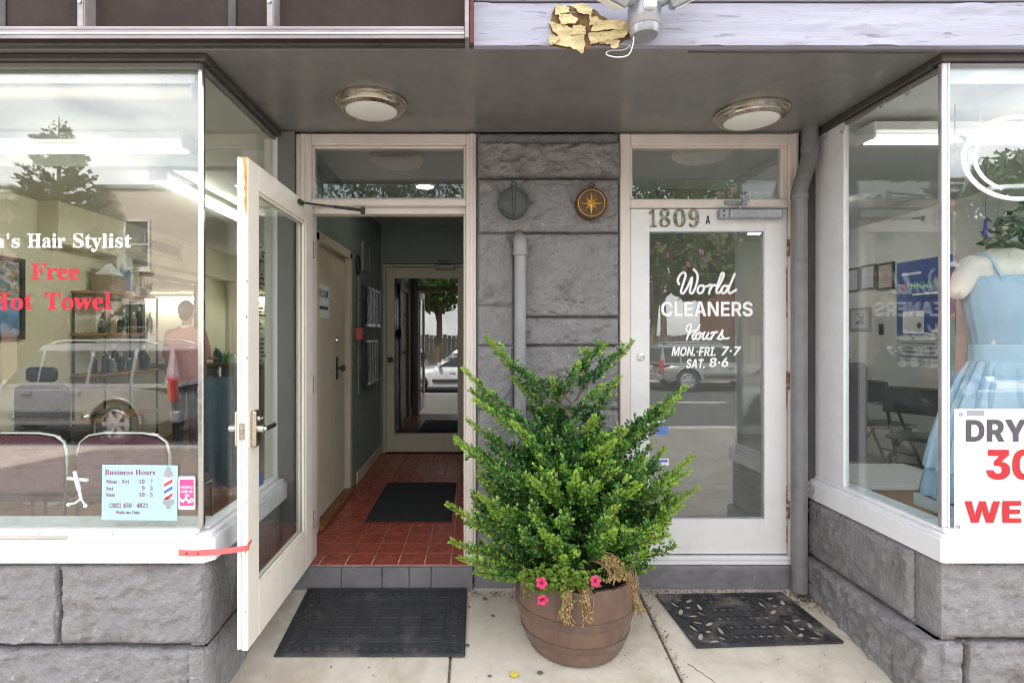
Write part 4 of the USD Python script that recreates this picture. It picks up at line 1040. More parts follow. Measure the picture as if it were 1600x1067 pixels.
for o in (0.0, 0.02):
    rid += [bx(ix0 - o, ix1 + o, iy0 - o - 0.004, iy0 - o + 0.004, 0.010, 0.015, 0.0015), bx(ix0 - o, ix1 + o, iy1 + o - 0.004, iy1 + o + 0.004, 0.010, 0.015, 0.0015), bx(ix0 - o - 0.004, ix0 - o + 0.004, iy0 - o, iy1 + o, 0.010, 0.015, 0.0015), bx(ix1 + o - 0.004, ix1 + o + 0.004, iy0 - o, iy1 + o, 0.010, 0.015, 0.0015)]
obj("border_ridge", drape(rid), "rubber", m1)
nx, ny = 6, 4
for i in range(nx):
    for j in range(ny):
        a, b = ix0 + (ix1 - ix0) * i / nx, ix0 + (ix1 - ix0) * (i + 1) / nx
        c, d = iy0 + (iy1 - iy0) * j / ny, iy0 + (iy1 - iy0) * (j + 1) / ny
        obj("field_panel", drape(bx(a + 0.007, b - 0.007, c + 0.005, d - 0.005, 0.010, 0.0135, 0.0015)), "rubber", m1)
hexes = []
for k in range(18):
    x = x0 + 0.05 + (x1 - x0 - 0.1) * k / 17
    for y in (y0 + 0.055, y1 - 0.055):
        hexes.append(lathe([(0.019, 0), (0.019, 0.003), (0.015, 0.005), (0, 0.004)], 6, T(x, y, 0.010)))
for k in range(1, 9):
    y = y0 + 0.055 + (y1 - y0 - 0.11) * k / 9
    for x in (x0 + 0.055, x1 - 0.055):
        hexes.append(lathe([(0.019, 0), (0.019, 0.003), (0.015, 0.005), (0, 0.004)], 6, T(x, y, 0.010)))
obj("border_boss", drape(hexes), "rubber", m1, kind="stuff")

m2_ = thing("door_mat", "worn black openwork rubber mat before the cleaners door", "door mat", on_ground(1170, 965))
cor = [on_ground(1025, 931), on_ground(1222, 928), on_ground(1319, 1006), on_ground(1088, 1014)]
A = np.array([c[:2] for c in cor])
outline = Polygon(A)
uA, vA = A[1] - A[0], A[3] - A[0]


def mp(u, v):
    return (1 - u) * (1 - v) * A[0] + u * (1 - v) * A[1] + u * v * A[2] + (1 - u) * v * A[3]


holes = []
for k in range(7):                                   # petal shaped openings round the field, small ones inside
    for j in range(5):
        u, v = 0.33 + 0.34 * k / 6, 0.16 + 0.68 * j / 4
        holes.append((u + (0.025 if j % 2 else 0), v, 0.019, 0.0115, 20 * math.sin(k + j)))
for c_, r_ in (((0.17, 0.27), 0.09), ((0.17, 0.73), 0.09), ((0.83, 0.27), 0.09), ((0.83, 0.73), 0.09)):
    for k in range(7):
        a = 2 * math.pi * k / 7 + c_[0] * 5
        holes.append((c_[0] + r_ * math.cos(a), c_[1] + r_ * 1.9 * math.sin(a), 0.034, 0.013, math.degrees(a) + 90))
    holes.append((c_[0], c_[1], 0.02, 0.014, 30))
for k in range(6):
    holes.append((0.26 + 0.1 * k, 0.07, 0.026, 0.011, 8)), holes.append((0.26 + 0.1 * k, 0.93, 0.026, 0.011, -8))
hs = []
for u, v, a, b, rot in holes:
    c = mp(u, v)
    hs.append(affinity.rotate(affinity.scale(Point(*c).buffer(1, 5), a, b), rot))
top = outline.buffer(-0.004).difference(union_all(hs)).buffer(0.001)
obj("openwork", drape(prism(top, 0.007, T(0, 0, 0.002))), "rubber_worn", m2_)
obj("rim", drape(prism(outline.difference(outline.buffer(-0.022)), 0.004, T(0, 0, 0.0092))), "rubber_worn", m2_)
rings = [affinity.scale(Point(*mp(*c)).buffer(1, 10), 0.115, 0.11) for c in ((0.17, 0.27), (0.17, 0.73), (0.83, 0.27), (0.83, 0.73))]
fld = affinity.scale(outline, 0.42, 0.82)
obj("scroll_ridge", drape([prism(r_.difference(r_.buffer(-0.012)).intersection(outline.buffer(-0.024)), 0.004, T(0, 0, 0.0092)) for r_ in rings] + [prism(union_all([h_.buffer(0.008).difference(h_.buffer(0.002)) for h_ in hs]).intersection(outline.buffer(-0.024)).difference(union_all([r_.difference(r_.buffer(-0.012)) for r_ in rings])), 0.003, T(0, 0, 0.0092))]), "rubber_worn", m2_)
m3_ = thing("door_mat", "plain dark carpet mat on the red tiles inside", "door mat", (-0.5, 1.0, 0.14))
obj("pile", bx(-0.80, -0.20, 0.72, 1.72, 0.1405, 0.149, 0.003), "carpet_dark", m3_)
obj("edge_binding", [bx(-0.815, -0.8005, 0.705, 1.735, 0.1405, 0.147, 0.002), bx(-0.1995, -0.185, 0.705, 1.735, 0.1405, 0.147, 0.002), bx(-0.80, -0.20, 0.705, 0.7195, 0.1405, 0.147, 0.002), bx(-0.80, -0.20, 1.7205, 1.735, 0.1405, 0.147, 0.002)], "carpet_dark", m3_)
# ------------------------------------------------------------------ inside the barber shop
mat("vent_metal", (0.52, 0.48, 0.36), 0.5, 0.05, 5)
mat("dark_void", (0.03, 0.03, 0.03), 0.9, 0.1, 5)
mat("shelf_wood", (0.36, 0.19, 0.08), 0.5, 0.25, 8, stretch=(1, 0.3, 3))
mat("dark_wood", (0.13, 0.075, 0.045), 0.45, 0.25, 8, stretch=(1, 0.3, 3))
mat("mirror", (0.80, 0.82, 0.80), 0.02, 0.01, 5, metallic=1.0, rvar=0.01)
mat("black_vinyl", (0.025, 0.025, 0.03), 0.35, 0.2, 8)
mat("maroon_fabric", (0.11, 0.035, 0.045), 0.75, 0.2, 20, bump=0.3, bscale=200)
mat("skin", (0.42, 0.25, 0.18), 0.5, 0.08, 10)
mat("hair_dark", (0.03, 0.022, 0.018), 0.6, 0.3, 60)
mat("shirt_pink", (0.55, 0.22, 0.22), 0.85, 0.15, 7, bump=0.4, bscale=14, bdist=0.03)
mat("trouser_dark", (0.05, 0.05, 0.07), 0.8, 0.15, 8)
mat("bottle_green", (0.06, 0.34, 0.06), 0.25, 0.15, 10)
mat("bottle_teal", (0.03, 0.15, 0.13), 0.25, 0.15, 10)
mat("cloth_teal", (0.06, 0.12, 0.16), 0.8, 0.2, 9, bump=0.3, bscale=30)
mat("box_brown", (0.30, 0.22, 0.16), 0.8, 0.1, 6)
mat("picture_blue", (0.12, 0.27, 0.50), 0.5, 0.5, 9)
mat("picture_mixed", (0.35, 0.28, 0.24), 0.5, 0.8, 11, dirt=(0.12, 0.22, 0.30), dirt_scale=8, dirt_at=(0.5, 0.55))
mat("product_mixed", (0.10, 0.09, 0.085), 0.45, 0.4, 12, island=0.9)
mat("cream_blind", (0.66, 0.62, 0.48), 0.7, 0.04, 4)
mat("white_plastic", (0.72, 0.72, 0.70), 0.4, 0.04, 8)
mat("card_blue", (0.36, 0.63, 0.74), 0.55, 0.03, 5)
mat("ink_maroon", (0.22, 0.03, 0.08), 0.5, 0.05, 20)
mat("pink_card", (0.75, 0.06, 0.22), 0.5, 0.05, 20)
mat("stripe_red", (0.6, 0.04, 0.04), 0.4, 0.05, 20)
mat("stripe_blue", (0.04, 0.10, 0.45), 0.4, 0.05, 20)
glow("tube_lit", (0.93, 1.0, 0.86), 1.7)
glow("tube_deep", (0.97, 1.0, 0.90), 20.0)
glow("tube_cleaners", (1.0, 1.0, 0.95), 9.0)
glow("tube_dim", (1.0, 1.0, 0.95), 1.3)

br = thing("barber_shop_room", kind="structure")
obj("wall_left", bx(-4.35, -4.15, -0.88, 5.8, 0, 2.9, 0), "barber_wall", br)
obj("wall_back", bx(-4.15, -1.25, 5.75, 5.9, 0, 2.9, 0), "barber_wall", br)
obj("wall_right", bx(-1.2515, -1.2505, 0.115, 5.75, 0, 2.9, 0), "barber_wall", br)
obj("ceiling", [bx(-4.15, -1.252, 0.25, 5.75, 2.76, 2.86, 0), bx(-4.15, -1.21, -0.86, 0.15, 2.645, 2.69, 0)], "barber_ceiling", br)
obj("beam", bx(-4.15, -1.252, 0.15, 0.25, 2.545, 2.86, 0.005), "barber_ceiling", br)
obj("floor", bx(-4.15, -1.21, -0.86, 5.75, 0.0, 0.134, 0), "barber_floor", br)
obj("bulkhead", bx(-4.149, -3.95, 1.9, 5.749, 2.36, 2.7595, 0.004), "barber_wall", br)
obj("inner_sill", bx(-4.15, -1.235, -0.883, -0.70, 0.60, 0.652, 0.004), "inner_sill_blue", br)
obj("inner_sill_side", bx(-1.234, -1.196, -0.883, -0.05, 0.60, 0.654, 0.004), "inner_sill_blue", br)
obj("dado_panel", [bx(-4.15, -1.235, -0.86, -0.71, 0.14, 0.599, 0)], "barber_wall", br)
obj("reveal_panel", bx(-1.25, -1.2, -0.04, 0.11, 0.14, 2.69, 0.002), "barber_wall", br)
vt = thing("air_vent", "cream slatted air vent on the bulkhead above the barber mirror", "vent", (-3.95, 3.1, 2.5))
ya, yb, za, zb = P(222, 0, 6.43)[1], P(282, 0, 7.28)[1], 2.47, 2.69
obj("frame", ring_frame(-3.9495, -3.92, ya, yb, za, zb, 0.045, 0.045, 0.045, 0.045, 0.005), "vent_metal", vt)
obj("cavity", bx(-3.9498, -3.947, ya + 0.045, yb - 0.045, za + 0.045, zb - 0.045, 0), "dark_void", vt)
for k in range(7):
    z = za + 0.055 + (zb - za - 0.11) * k / 6
    obj("slat", move(bx(-0.011, 0.011, ya + 0.046, yb - 0.046, -0.0015, 0.0015, 0.0005), T(-3.932, 0, z) @ RY(35)), "vent_metal", vt)
# fluorescent fixtures
def fluoro(label, M, L, lit, cover="white_plastic", w=0.075):
    t = thing("fluorescent_light", label, "ceiling light", M[:3, 3])
    obj("housing", move([bx(-L / 2, L / 2, -w, w, 0.03, 0.075, 0.004), bx(-L / 2, L / 2, -w * 0.3, w * 0.3, 0.012, 0.03, 0.004)], M), cover, t)
    obj("end_cap", move([bx(-L / 2 - 0.012, -L / 2, -w, w, -0.012, 0.075, 0.003)], M), cover, t)
    obj("end_cap", move([bx(L / 2, L / 2 + 0.012, -w, w, -0.012, 0.075, 0.003)], M), cover, t)
    for s in (-1, 1):
        obj("tube", move(tube([(-L / 2 + 0.02, s * w * 0.55, 0.0), (L / 2 - 0.02, s * w * 0.55, 0.0)], 0.014, 10), M), lit, t, smooth=50)


fluoro("lit twin tube fluorescent lamp above the barber shop window display", T(-2.62, -0.10, 2.57), 1.9, "tube_lit")
fluoro("lit fluorescent lamp running deep into the barber shop ceiling", T(-2.45, 1.75, 2.69) @ RZ(90), 1.6, "tube_deep")
fluoro("lit fluorescent lamp low on the rear wall of the barber shop", T(-3.2, 5.66, 2.08), 1.0, "tube_deep", w=0.05)
# roller blind at the head of the window
bl = thing("roller_blind", "cream rolled up blind at the head of the barber shop window", "blind", (-2.7, -0.80, 2.55))
obj("roll", tube([(-4.14, -0.80, 2.585), (-1.27, -0.80, 2.585)], 0.034, 20), "cream_blind", bl, smooth=50)
obj("head_board", bx(-4.14, -1.24, -0.86, -0.85, 2.60, 2.645, 0.002), "white_plastic", bl)
obj("end_bracket", bx(-1.268, -1.262, -0.84, -0.76, 2.54, 2.64, 0.002), "white_plastic", bl)
bc = thing("blind_chain", "white bead chain loop hanging at the barber shop corner post", "blind chain", (-1.24, -0.8, 1.3))
zz = np.linspace(2.55, 1.36, 60)
for dx in (-0.012, 0.012):
    obj("strand", [tube([(-1.235 + dx, -0.80, z + 0.007), (-1.235 + dx, -0.80, z + 0.0035), (-1.235 + dx, -0.80, z - 0.0035), (-1.235 + dx, -0.80, z - 0.007)], [0.001, 0.004, 0.004, 0.001], 6) for z in zz], "white_plastic", bc, kind="stuff")
obj("loop", tube([(-1.235 + 0.012 * math.cos(a), -0.80, 1.355 + 0.02 * math.sin(a)) for a in np.linspace(math.pi, 2 * math.pi, 9)], 0.0025, 6), "white_plastic", bc)
# mirror on the left wall
mr = thing("wall_mirror", "large brown framed mirror on the barber shop wall under the bulkhead", "mirror", (-4.15, 4.2, 1.8))
ya, yb, za, zb = 3.45, 4.8, 1.05, 2.27
obj("frame", ring_frame(-4.1495, -4.11, ya, yb, za, zb, 0.06, 0.06, 0.06, 0.06, 0.006), "dark_wood", mr)
obj("glass", bx(-4.1495, -4.13, ya + 0.06, yb - 0.06, za + 0.06, zb - 0.06, 0), "mirror", mr)
# shelf rack with things on it
rk = thing("shelf_rack", "black metal rack with wooden shelves against the barber shop wall", "shelf", (-3.95, 2.8, 0.134))
ra, rb = P(118, 0, 5.55)[1], P(234, 0, 6.5)[1]
for x in (-4.12, -3.80):
    for y in (ra + 0.02, rb - 0.02):
        obj("post", tube([(x, y, 0.134), (x, y, 1.94)], 0.012, 8), "dark_metal", rk)
for z in (1.93, 1.50, 1.08, 0.6):
    obj("shelf", bx(-4.135, -3.785, ra, rb, z - 0.012, z + 0.012, 0.003), "shelf_wood", rk)
r9 = np.random.default_rng(31)


def bottle(name, label, x, y, z, h, r, m, group=None):
    t = thing(name, label, "bottle", (x, y, z), group)
    obj("body", lathe([(0, 0), (r, 0), (r, h * 0.6), (r * 0.9, h * 0.68), (r * 0.38, h * 0.76), (r * 0.36, h * 0.84)], 16, T(x, y, z)), m, t, smooth=45)
    obj("cap", lathe([(r * 0.42, h * 0.84), (r * 0.42, h * 0.98), (r * 0.3, h), (0, h)], 14, T(x, y, z)), "white_plastic", t, smooth=45)


ORD = "first second third fourth fifth sixth seventh eighth ninth tenth last".split()
for z in (1.513, 1.093):
    for k in range(11):
        y = ra + 0.06 + (rb - ra - 0.12) * k / 10
        bottle("product_bottle", f"{ORD[k]} hair product bottle from the left on the {'upper' if z > 1.3 else 'lower'} bottle shelf", -3.9 + r9.uniform(-0.05, 0.05), y, z, r9.uniform(0.14, 0.3), r9.uniform(0.028, 0.04), ["product_mixed", "black_vinyl", "bottle_teal", "box_brown"][k % 4], "product bottles on the rack")
bxx = thing("paper_bag", "brown open paper bag on the top shelf of the rack", "bag", (-3.95, ra + 0.32, 1.943))
obj("bag", [bx(-4.08, -3.86, ra + 0.22, ra + 0.46, 1.943, 2.13, 0.004), bx(-4.08, -4.075, ra + 0.22, ra + 0.46, 2.13, 2.2, 0)], "box_brown", bxx)
obj("tissue", move(rock(-0.09, 0.09, -0.09, 0.09, np.eye(4), 0.14, 0.03, 5, 0.0, 0.08), T(-3.97, ra + 0.34, 2.13)), "paper", bxx)
pfx = thing("photo_stand", "white framed blue photograph on the top shelf of the rack", "photo frame", (-3.93, rb - 0.42, 1.943))
obj("frame", ring_frame(-3.95, -3.93, rb - 0.52, rb - 0.27, 1.945, 2.36, 0.03, 0.03, 0.04, 0.14, 0.004), "white_plastic", pfx)
obj("picture", bx(-3.949, -3.938, rb - 0.49, rb - 0.30, 1.985, 2.22, 0), "picture_blue", pfx)
bw_ = thing("bowl", "grey bowl on the top shelf beside the blue photograph", "bowl", (-3.9, rb - 0.12, 1.943))
obj("shell", lathe([(0, 0), (0.05, 0), (0.10, 0.07), (0.105, 0.10), (0.097, 0.10), (0.09, 0.07), (0.045, 0.012), (0, 0.012)], 24, T(-3.9, rb - 0.14, 1.943)), "grey_metal", bw_, smooth=45)
obj("rim", tube([(-3.9 + 0.101 * math.cos(a), rb - 0.14 + 0.101 * math.sin(a), 2.043) for a in np.linspace(0, 2 * math.pi, 24, endpoint=False)], 0.005, 6, closed=True), "grey_metal", bw_)
# framed pictures on the left wall
pg = thing("wall_picture", "large black framed picture collage on the barber shop wall", "picture", (-4.14, 1.3, 1.9))
obj("frame", ring_frame(-4.1495, -4.11, 0.95, 1.72, 1.45, 2.18, 0.035, 0.035, 0.035, 0.035, 0.004), "black_vinyl", pg)
for i in range(2):
    for j in range(2):
        obj("print", bx(-4.1494, -4.128, 1.0 + 0.36 * i, 1.31 + 0.36 * i, 1.50 + 0.34 * j, 1.80 + 0.34 * j, 0), ["picture_mixed", "paper", "picture_blue", "picture_mixed"][2 * i + j], pg)
# counter under the mirror with bottles, dark doors below
ct = thing("barber_counter", "dark barber counter along the rear of the shop", "counter", (-3.2, 5.3, 0.134))
obj("top", bx(-4.14, -2.2, 4.95, 5.74, 1.02, 1.06, 0.005), "dark_wood", ct)
obj("carcass", bx(-4.13, -2.22, 5.0, 5.74, 0.134, 1.0195, 0.004), "black_vinyl", ct)
for k in range(4):
    obj("cupboard_door", bx(-4.1 + 0.46 * k, -3.67 + 0.46 * k, 4.985, 4.9995, 0.18, 0.98, 0.003), "trouser_dark", ct)
for k, (px, h, m) in enumerate([(343, 0.22, "bottle_teal"), (351, 0.17, "bottle_green"), (359, 0.2, "bottle_green"), (366, 0.14, "white_plastic"), (338, 0.26, "dark_metal")]):
    bottle("counter_bottle", ["tall teal bottle on the rear barber counter", "short bright green bottle on the rear barber counter", "tall bright green bottle on the rear barber counter", "small white bottle on the rear barber counter", "tallest dark bottle on the rear barber counter"][k], Xp(px, 8.4), 5.15, 1.06, h, 0.045, m)
# hanging cape by the counter
cp = thing("barber_cape", "dark teal barber cape hanging beside the corner post", "cape", P(345, 640, 4.6))
c = P(342, 610, 4.7)
uu, vv_ = np.meshgrid(np.linspace(-1, 1, 40), np.linspace(0, 1, 16), indexing="ij")
X = c[0] + uu * (0.12 + 0.06 * vv_) + 0 * uu
Y = c[1] + 0.03 * np.sin(uu * 9) * (0.3 + vv_)
Z = c[2] + 0.12 - vv_ * 0.95
idx = np.arange(640).reshape(40, 16)
ff = np.vstack([np.stack([idx[:-1, :-1], idx[1:, :-1], idx[1:, 1:]], -1).reshape(-1, 3), np.stack([idx[:-1, :-1], idx[1:, 1:], idx[:-1, 1:]], -1).reshape(-1, 3)])
sheet = np.stack([X, Y, Z], -1).reshape(-1, 3)
obj("cloth", [(sheet, ff), (sheet + [0, 0.006, 0], ff[:, ::-1])], "cloth_teal", cp, smooth=True)
obj("hook", tube([c + [0, 0, 0.10], c + [0, -0.02, 0.16], c + [0, 0.02, 0.2]], 0.006, 6), "chrome", cp)
obj("stand_pole", tube([c + [0, 0.02, 0.2], [c[0], c[1] + 0.02, 0.134]], 0.012, 8), "chrome", cp)

# chairs
def waiting_chair(x, y, label):
    t = thing("waiting_chair", label, "chair", (x, y, 0.134), "waiting chairs by the barber window")
    hw, top = 0.255, 0.95
    pl = []
    for s in np.linspace(-1, 1, 25):
        pl.append((x + hw * s, top - 0.05 * abs(s) ** 2.5 - (0.10 if abs(s) > 0.99 else 0)))
    shape = Polygon([(x - hw, 0.62), (x + hw, 0.62), (x + hw, top - 0.12), (x + hw * 0.93, top - 0.05), (x + hw * 0.75, top - 0.015), (x + hw * 0.4, top), (x - hw * 0.4, top), (x - hw * 0.75, top - 0.015), (x - hw * 0.93, top - 0.05), (x - hw, top - 0.12)])
    obj("backrest", prism(shape.buffer(-0.01), 0.04, facade(0, y + 0.02, 0)), "maroon_fabric", t)
    rim = np.array(shape.exterior.coords)[:-1]
    rim = rim[[i for i in range(1, len(rim))]]
    obj("back_frame", tube([(a, y, b) for a, b in rim], 0.011, 8), "chrome", t, smooth=50)
    obj("seat", rbox(x - 0.25, x + 0.25, y + 0.04, y + 0.50, 0.55, 0.61, 0.025), "maroon_fabric", t, smooth=50)
    for sx in (-1, 1):
        obj("leg", tube([(x + sx * 0.25, y - 0.03, 0.136), (x + sx * 0.25, y, 0.62)], 0.011, 8), "chrome", t)
        obj("leg", tube([(x + sx * 0.25, y + 0.50, 0.136), (x + sx * 0.25, y + 0.48, 0.56), (x + sx * 0.25, y + 0.01, 0.57)], 0.011, 8), "chrome", t)


waiting_chair(Xp(197, 3.05), -0.22, "maroon waiting chair just behind the business hours card")
waiting_chair(Xp(38, 3.05), -0.22, "maroon waiting chair farther left in the barber window")
waiting_chair(Xp(-125, 3.05), -0.22, "maroon waiting chair at the far left end of the barber window")
bch = thing("barber_chair", "black barber chair with rounded backrest behind the window", "barber chair", (-3.5, 1.4, 0.134))
cx_, cy_ = -3.45, 1.35
obj("backrest", rbox(cx_ - 0.21, cx_ + 0.21, cy_ - 0.32, cy_ - 0.22, 0.62, 1.10, 0.05), "black_vinyl", bch, smooth=50)
obj("headrest", rbox(cx_ - 0.12, cx_ + 0.12, cy_ - 0.31, cy_ - 0.24, 1.12, 1.24, 0.035), "black_vinyl", bch, smooth=50)
obj("seat", rbox(cx_ - 0.24, cx_ + 0.24, cy_ - 0.25, cy_ + 0.28, 0.55, 0.68, 0.05), "black_vinyl", bch, smooth=50)
for s in (-1, 1):
    obj("armrest", [rbox(cx_ + s * 0.29 - 0.035, cx_ + s * 0.29 + 0.035, cy_ - 0.22, cy_ + 0.22, 0.80, 0.86, 0.025), tube([(cx_ + s * 0.29, cy_ - 0.1, 0.6), (cx_ + s * 0.29, cy_ - 0.1, 0.81)], 0.016, 8)], "chrome", bch, smooth=50)
obj("column", lathe([(0, 0.134), (0.30, 0.134), (0.30, 0.15), (0.10, 0.19), (0.06, 0.22), (0.06, 0.55), (0, 0.55)], 28, T(cx_, cy_, 0)), "chrome", bch, smooth=40)
obj("footrest", [bx(cx_ - 0.18, cx_ + 0.18, cy_ + 0.38, cy_ + 0.50, 0.28, 0.30, 0.005), tube([(cx_, cy_ + 0.25, 0.57), (cx_, cy_ + 0.44, 0.29)], 0.02, 8)], "chrome", bch)
# barber, back turned
def person(x, y, z, H):
    t = thing("person", "person with short dark hair in a pink shirt, back turned, inside the barber shop", "person", (x, y, z))
    k = H / 1.78
    Q = lambda a, b, c: (x + a * k, y + b * k, z + c * k)
    sp = lambda a, b, c, r: (Q(a, b, c), r * k)

    def body(parts, n=16, ref=0.02):
        m = m3.Manifold()
        for ps in parts:
            m = m + hull(*[sp(*p) for p in ps], n=n)
        m = m.refine_to_length(ref)
        mm = m.to_mesh()
        tm = trimesh.Trimesh(np.array(mm.vert_properties[:, :3]), np.array(mm.tri_verts))
        trimesh.smoothing.filter_taubin(tm, iterations=12)
        return tm
    neck = [(0, 0.01, 1.47, 0.056), (0, 0.02, 1.56, 0.052)]
    head = [[(0, 0.03, 1.69, 0.082), (0, -0.02, 1.70, 0.075), (0, 0.05, 1.62, 0.055), (0, 0.075, 1.585, 0.03)], [(0, 0.115, 1.645, 0.012), (0, 0.10, 1.675, 0.01), (0, 0.09, 1.64, 0.016)], [(0.082, 0.01, 1.665, 0.013), (0.084, 0.0, 1.64, 0.01)], [(-0.082, 0.01, 1.665, 0.013), (-0.084, 0.0, 1.64, 0.01)]]
    arms = []
    for s in (-1, 1):
        arms += [[(s * 0.19, 0, 1.40, 0.05), (s * 0.25, 0.02, 1.13, 0.04)], [(s * 0.25, 0.02, 1.13, 0.038), (s * 0.17, 0.24, 1.10, 0.027)], [(s * 0.17, 0.25, 1.10, 0.024), (s * 0.15, 0.32, 1.10, 0.03)]]
        for q in range(4):
            arms.append([(s * (0.125 + 0.02 * q), 0.33, 1.105, 0.009), (s * (0.125 + 0.02 * q), 0.38, 1.10, 0.008), (s * (0.125 + 0.02 * q), 0.395, 1.075, 0.008)])
        arms.append([(s * 0.12, 0.30, 1.11, 0.012), (s * 0.10, 0.345, 1.115, 0.009)])
    torso = [[(-0.12, 0, 1.0, 0.10), (0.12, 0, 1.0, 0.10), (-0.15, 0, 1.36, 0.08), (0.15, 0, 1.36, 0.08), (0, 0, 1.44, 0.06)], neck] + head + arms
    legs = []
    for s in (-1, 1):
        legs += [[(s * 0.095, 0, 0.95, 0.095), (s * 0.10, 0.01, 0.50, 0.06)], [(s * 0.10, 0.01, 0.50, 0.056), (s * 0.10, -0.01, 0.08, 0.04)], [(s * 0.10, -0.02, 0.035, 0.035), (s * 0.11, 0.15, 0.03, 0.03)]]
    obj("body", body(torso + legs, ref=0.016), "skin", t, smooth=True)
    sh = [[(-0.125, 0, 0.90, 0.112), (0.125, 0, 0.90, 0.112), (-0.13, 0, 1.15, 0.112), (0.13, 0, 1.15, 0.112), (-0.165, -0.005, 1.36, 0.088), (0.165, -0.005, 1.36, 0.088), (0, 0, 1.45, 0.066)]]
    for s in (-1, 1):
        sh += [[(s * 0.185, 0, 1.40, 0.062), (s * 0.245, 0.015, 1.16, 0.055)]]
    obj("shirt", body(sh), "shirt_pink", t, smooth=True)
    obj("collar", move(lathe([(0.075 * k, 0), (0.066 * k, 0.04 * k), (0.060 * k, 0.04 * k), (0.068 * k, 0)], 24), T(x, y + 0.008, z + 1.465 * k)), "paper", t, smooth=50)
    tr_ = [[(-0.09, 0, 0.93, 0.108), (0.09, 0, 0.93, 0.108)]]
    for s in (-1, 1):
        tr_ += [[(s * 0.095, 0, 0.93, 0.103), (s * 0.10, 0.01, 0.50, 0.072)], [(s * 0.10, 0.01, 0.50, 0.07), (s * 0.10, -0.01, 0.07, 0.055)]]
    obj("trousers", body(tr_), "trouser_dark", t, smooth=True)
    hp = body([[(0, 0.02, 1.715, 0.085), (0, -0.035, 1.70, 0.080), (0, -0.04, 1.62, 0.06), (0, 0.0, 1.735, 0.078)]], ref=0.014)
    obj("hair", hp, "hair_dark", t, smooth=True)
    for s in (-1, 1):
        obj("eye", hull(sp(s * 0.032, 0.098, 1.685, 0.009), n=10), "paper", t)
        obj("shoe", body([[(s * 0.10, -0.035, 0.035, 0.042), (s * 0.11, 0.16, 0.03, 0.036)]]), "black_vinyl", t, smooth=True)


person(Xp(291, 6.5), 3.25, 0.134, 1.74)

# things on the barber window pane
hc = thing("hours_card", "light blue business hours card with barber pole inside the window", "sign", P(217, 770, 2.37))
dC, yC = 2.345, -0.9065
sh = obj("sheet", move(prism(sbox(0, 0, Xp(276, dC) - Xp(158, dC), Zp(727, dC) - Zp(813, dC)), 0.0012), facade(Xp(158, dC), yC + 0.006, Zp(812, dC)) @ RZ(-0.6)), "card_blue", hc)
yT = yC + 0.0042


def line(text, px0, px1, base, cap, m="ink_maroon", style="serif", parent=hc, d=dC, y=None):
    s = glyphs(text, cap * d / FPX, width=(px1 - px0) * d / FPX, style=style, weight=600, fat=0.004 if style == "serif" else 0)
    return obj("lettering", prism(s, 0.0004, facade(Xp(px0, d), yT if y is None else y, Zp(base, d))), m, parent)


line("Business Hours", 163, 242, 742, 8.2)
line("Mon - Fri", 165, 201, 755.5, 6.2)
line("10 - 7", 216, 238, 755.5, 6.2)
line("Sat", 165, 177, 766, 6.2)
line("9 - 5", 221, 238, 766, 6.2)
line("Sun", 165, 179, 776, 6.2)
line("10 - 5", 216, 238, 776, 6.2)
line("(202) 450 - 4821", 170, 231, 793, 6.6)
line("Walk-ins Only", 180, 218, 803, 5.2)
# printed barber pole
bp = obj("pole_print", prism(sbox(Xp(256, dC), Zp(781, dC), Xp(269, dC), Zp(744, dC)), 0.0004, facade(0, yT, 0)), "paper", hc)
for k, m in enumerate(["stripe_red", "stripe_blue", "stripe_red"]):
    z0 = 753 + 11 * k
    s = Polygon([(Xp(256, dC), Zp(z0 + 8, dC)), (Xp(269, dC), Zp(z0, dC)), (Xp(269, dC), Zp(z0 - 5, dC)), (Xp(256, dC), Zp(z0 + 3, dC))])
    obj("pole_stripe", prism(s.intersection(sbox(Xp(256, dC), Zp(780, dC), Xp(269, dC), Zp(746, dC))), 0.0004, facade(0, yT - 0.0005, 0)), m, bp)
for zc, sgn in ((740, 1), (784, -1)):
    s = union_all([Point(Xp(262.5, dC), Zp(zc, dC)).buffer(0.018, 10), sbox(Xp(254, dC), Zp(zc + 4, dC), Xp(271, dC), Zp(zc - 1 + 3 * sgn, dC)), Point(Xp(262.5, dC), Zp(zc - 7 * sgn, dC)).buffer(0.011, 8)])
    obj("pole_cap", prism(s, 0.0004, facade(0, yT - 0.0005, 0)), "grey_metal", bp)
pk = thing("pink_card", "small pink and white review card stuck beside the blue card", "sticker", P(291, 771, 2.37))
s = sbox(Xp(279, dC), Zp(796, dC), Xp(305, dC), Zp(744, dC))
obj("sheet", prism(s.buffer(-0.006).buffer(0.006), 0.001, facade(0, yC + 0.002, 0)), "paper", pk)
obj("print", prism(sbox(Xp(281, dC), Zp(790, dC), Xp(303, dC), Zp(749, dC)), 0.0004, facade(0, yC + 0.0007, 0)), "pink_card", pk)
for tx, a, b, base, cap in (("PEOPLE", 283, 301, 763, 4), ("LOVE US", 283, 301, 769.5, 4), ("ON", 289, 296, 775.5, 4), ("yelp", 283, 302, 783, 6)):
    if tx == "yelp":
        # a small scribbled mark, as blurred in the photograph
        st3 = [[(282, 778), (286, 784), (291, 777), (295, 785), (299, 778), (302, 782)], [(283, 782), (290, 780), (300, 784)]]
        sc = shapely.transform(brush(st3, 0.9), lambda q: np.stack([(q[:, 0] - PX) * dC / FPX, CAM_Z - (q[:, 1] - PY) * dC / FPX], 1))
        obj("mark", prism(sc, 0.0004, facade(0, yC + 0.0002, 0)), "paper", pk)
    else:
        line(tx, a, b, base, cap, "paper", "sans", pk, dC, yC + 0.0002)
hk = thing("coat_hook", "white metal double coat hook on the barber window pane", "hook", P(123, 765, 2.36))
dh = 2.368
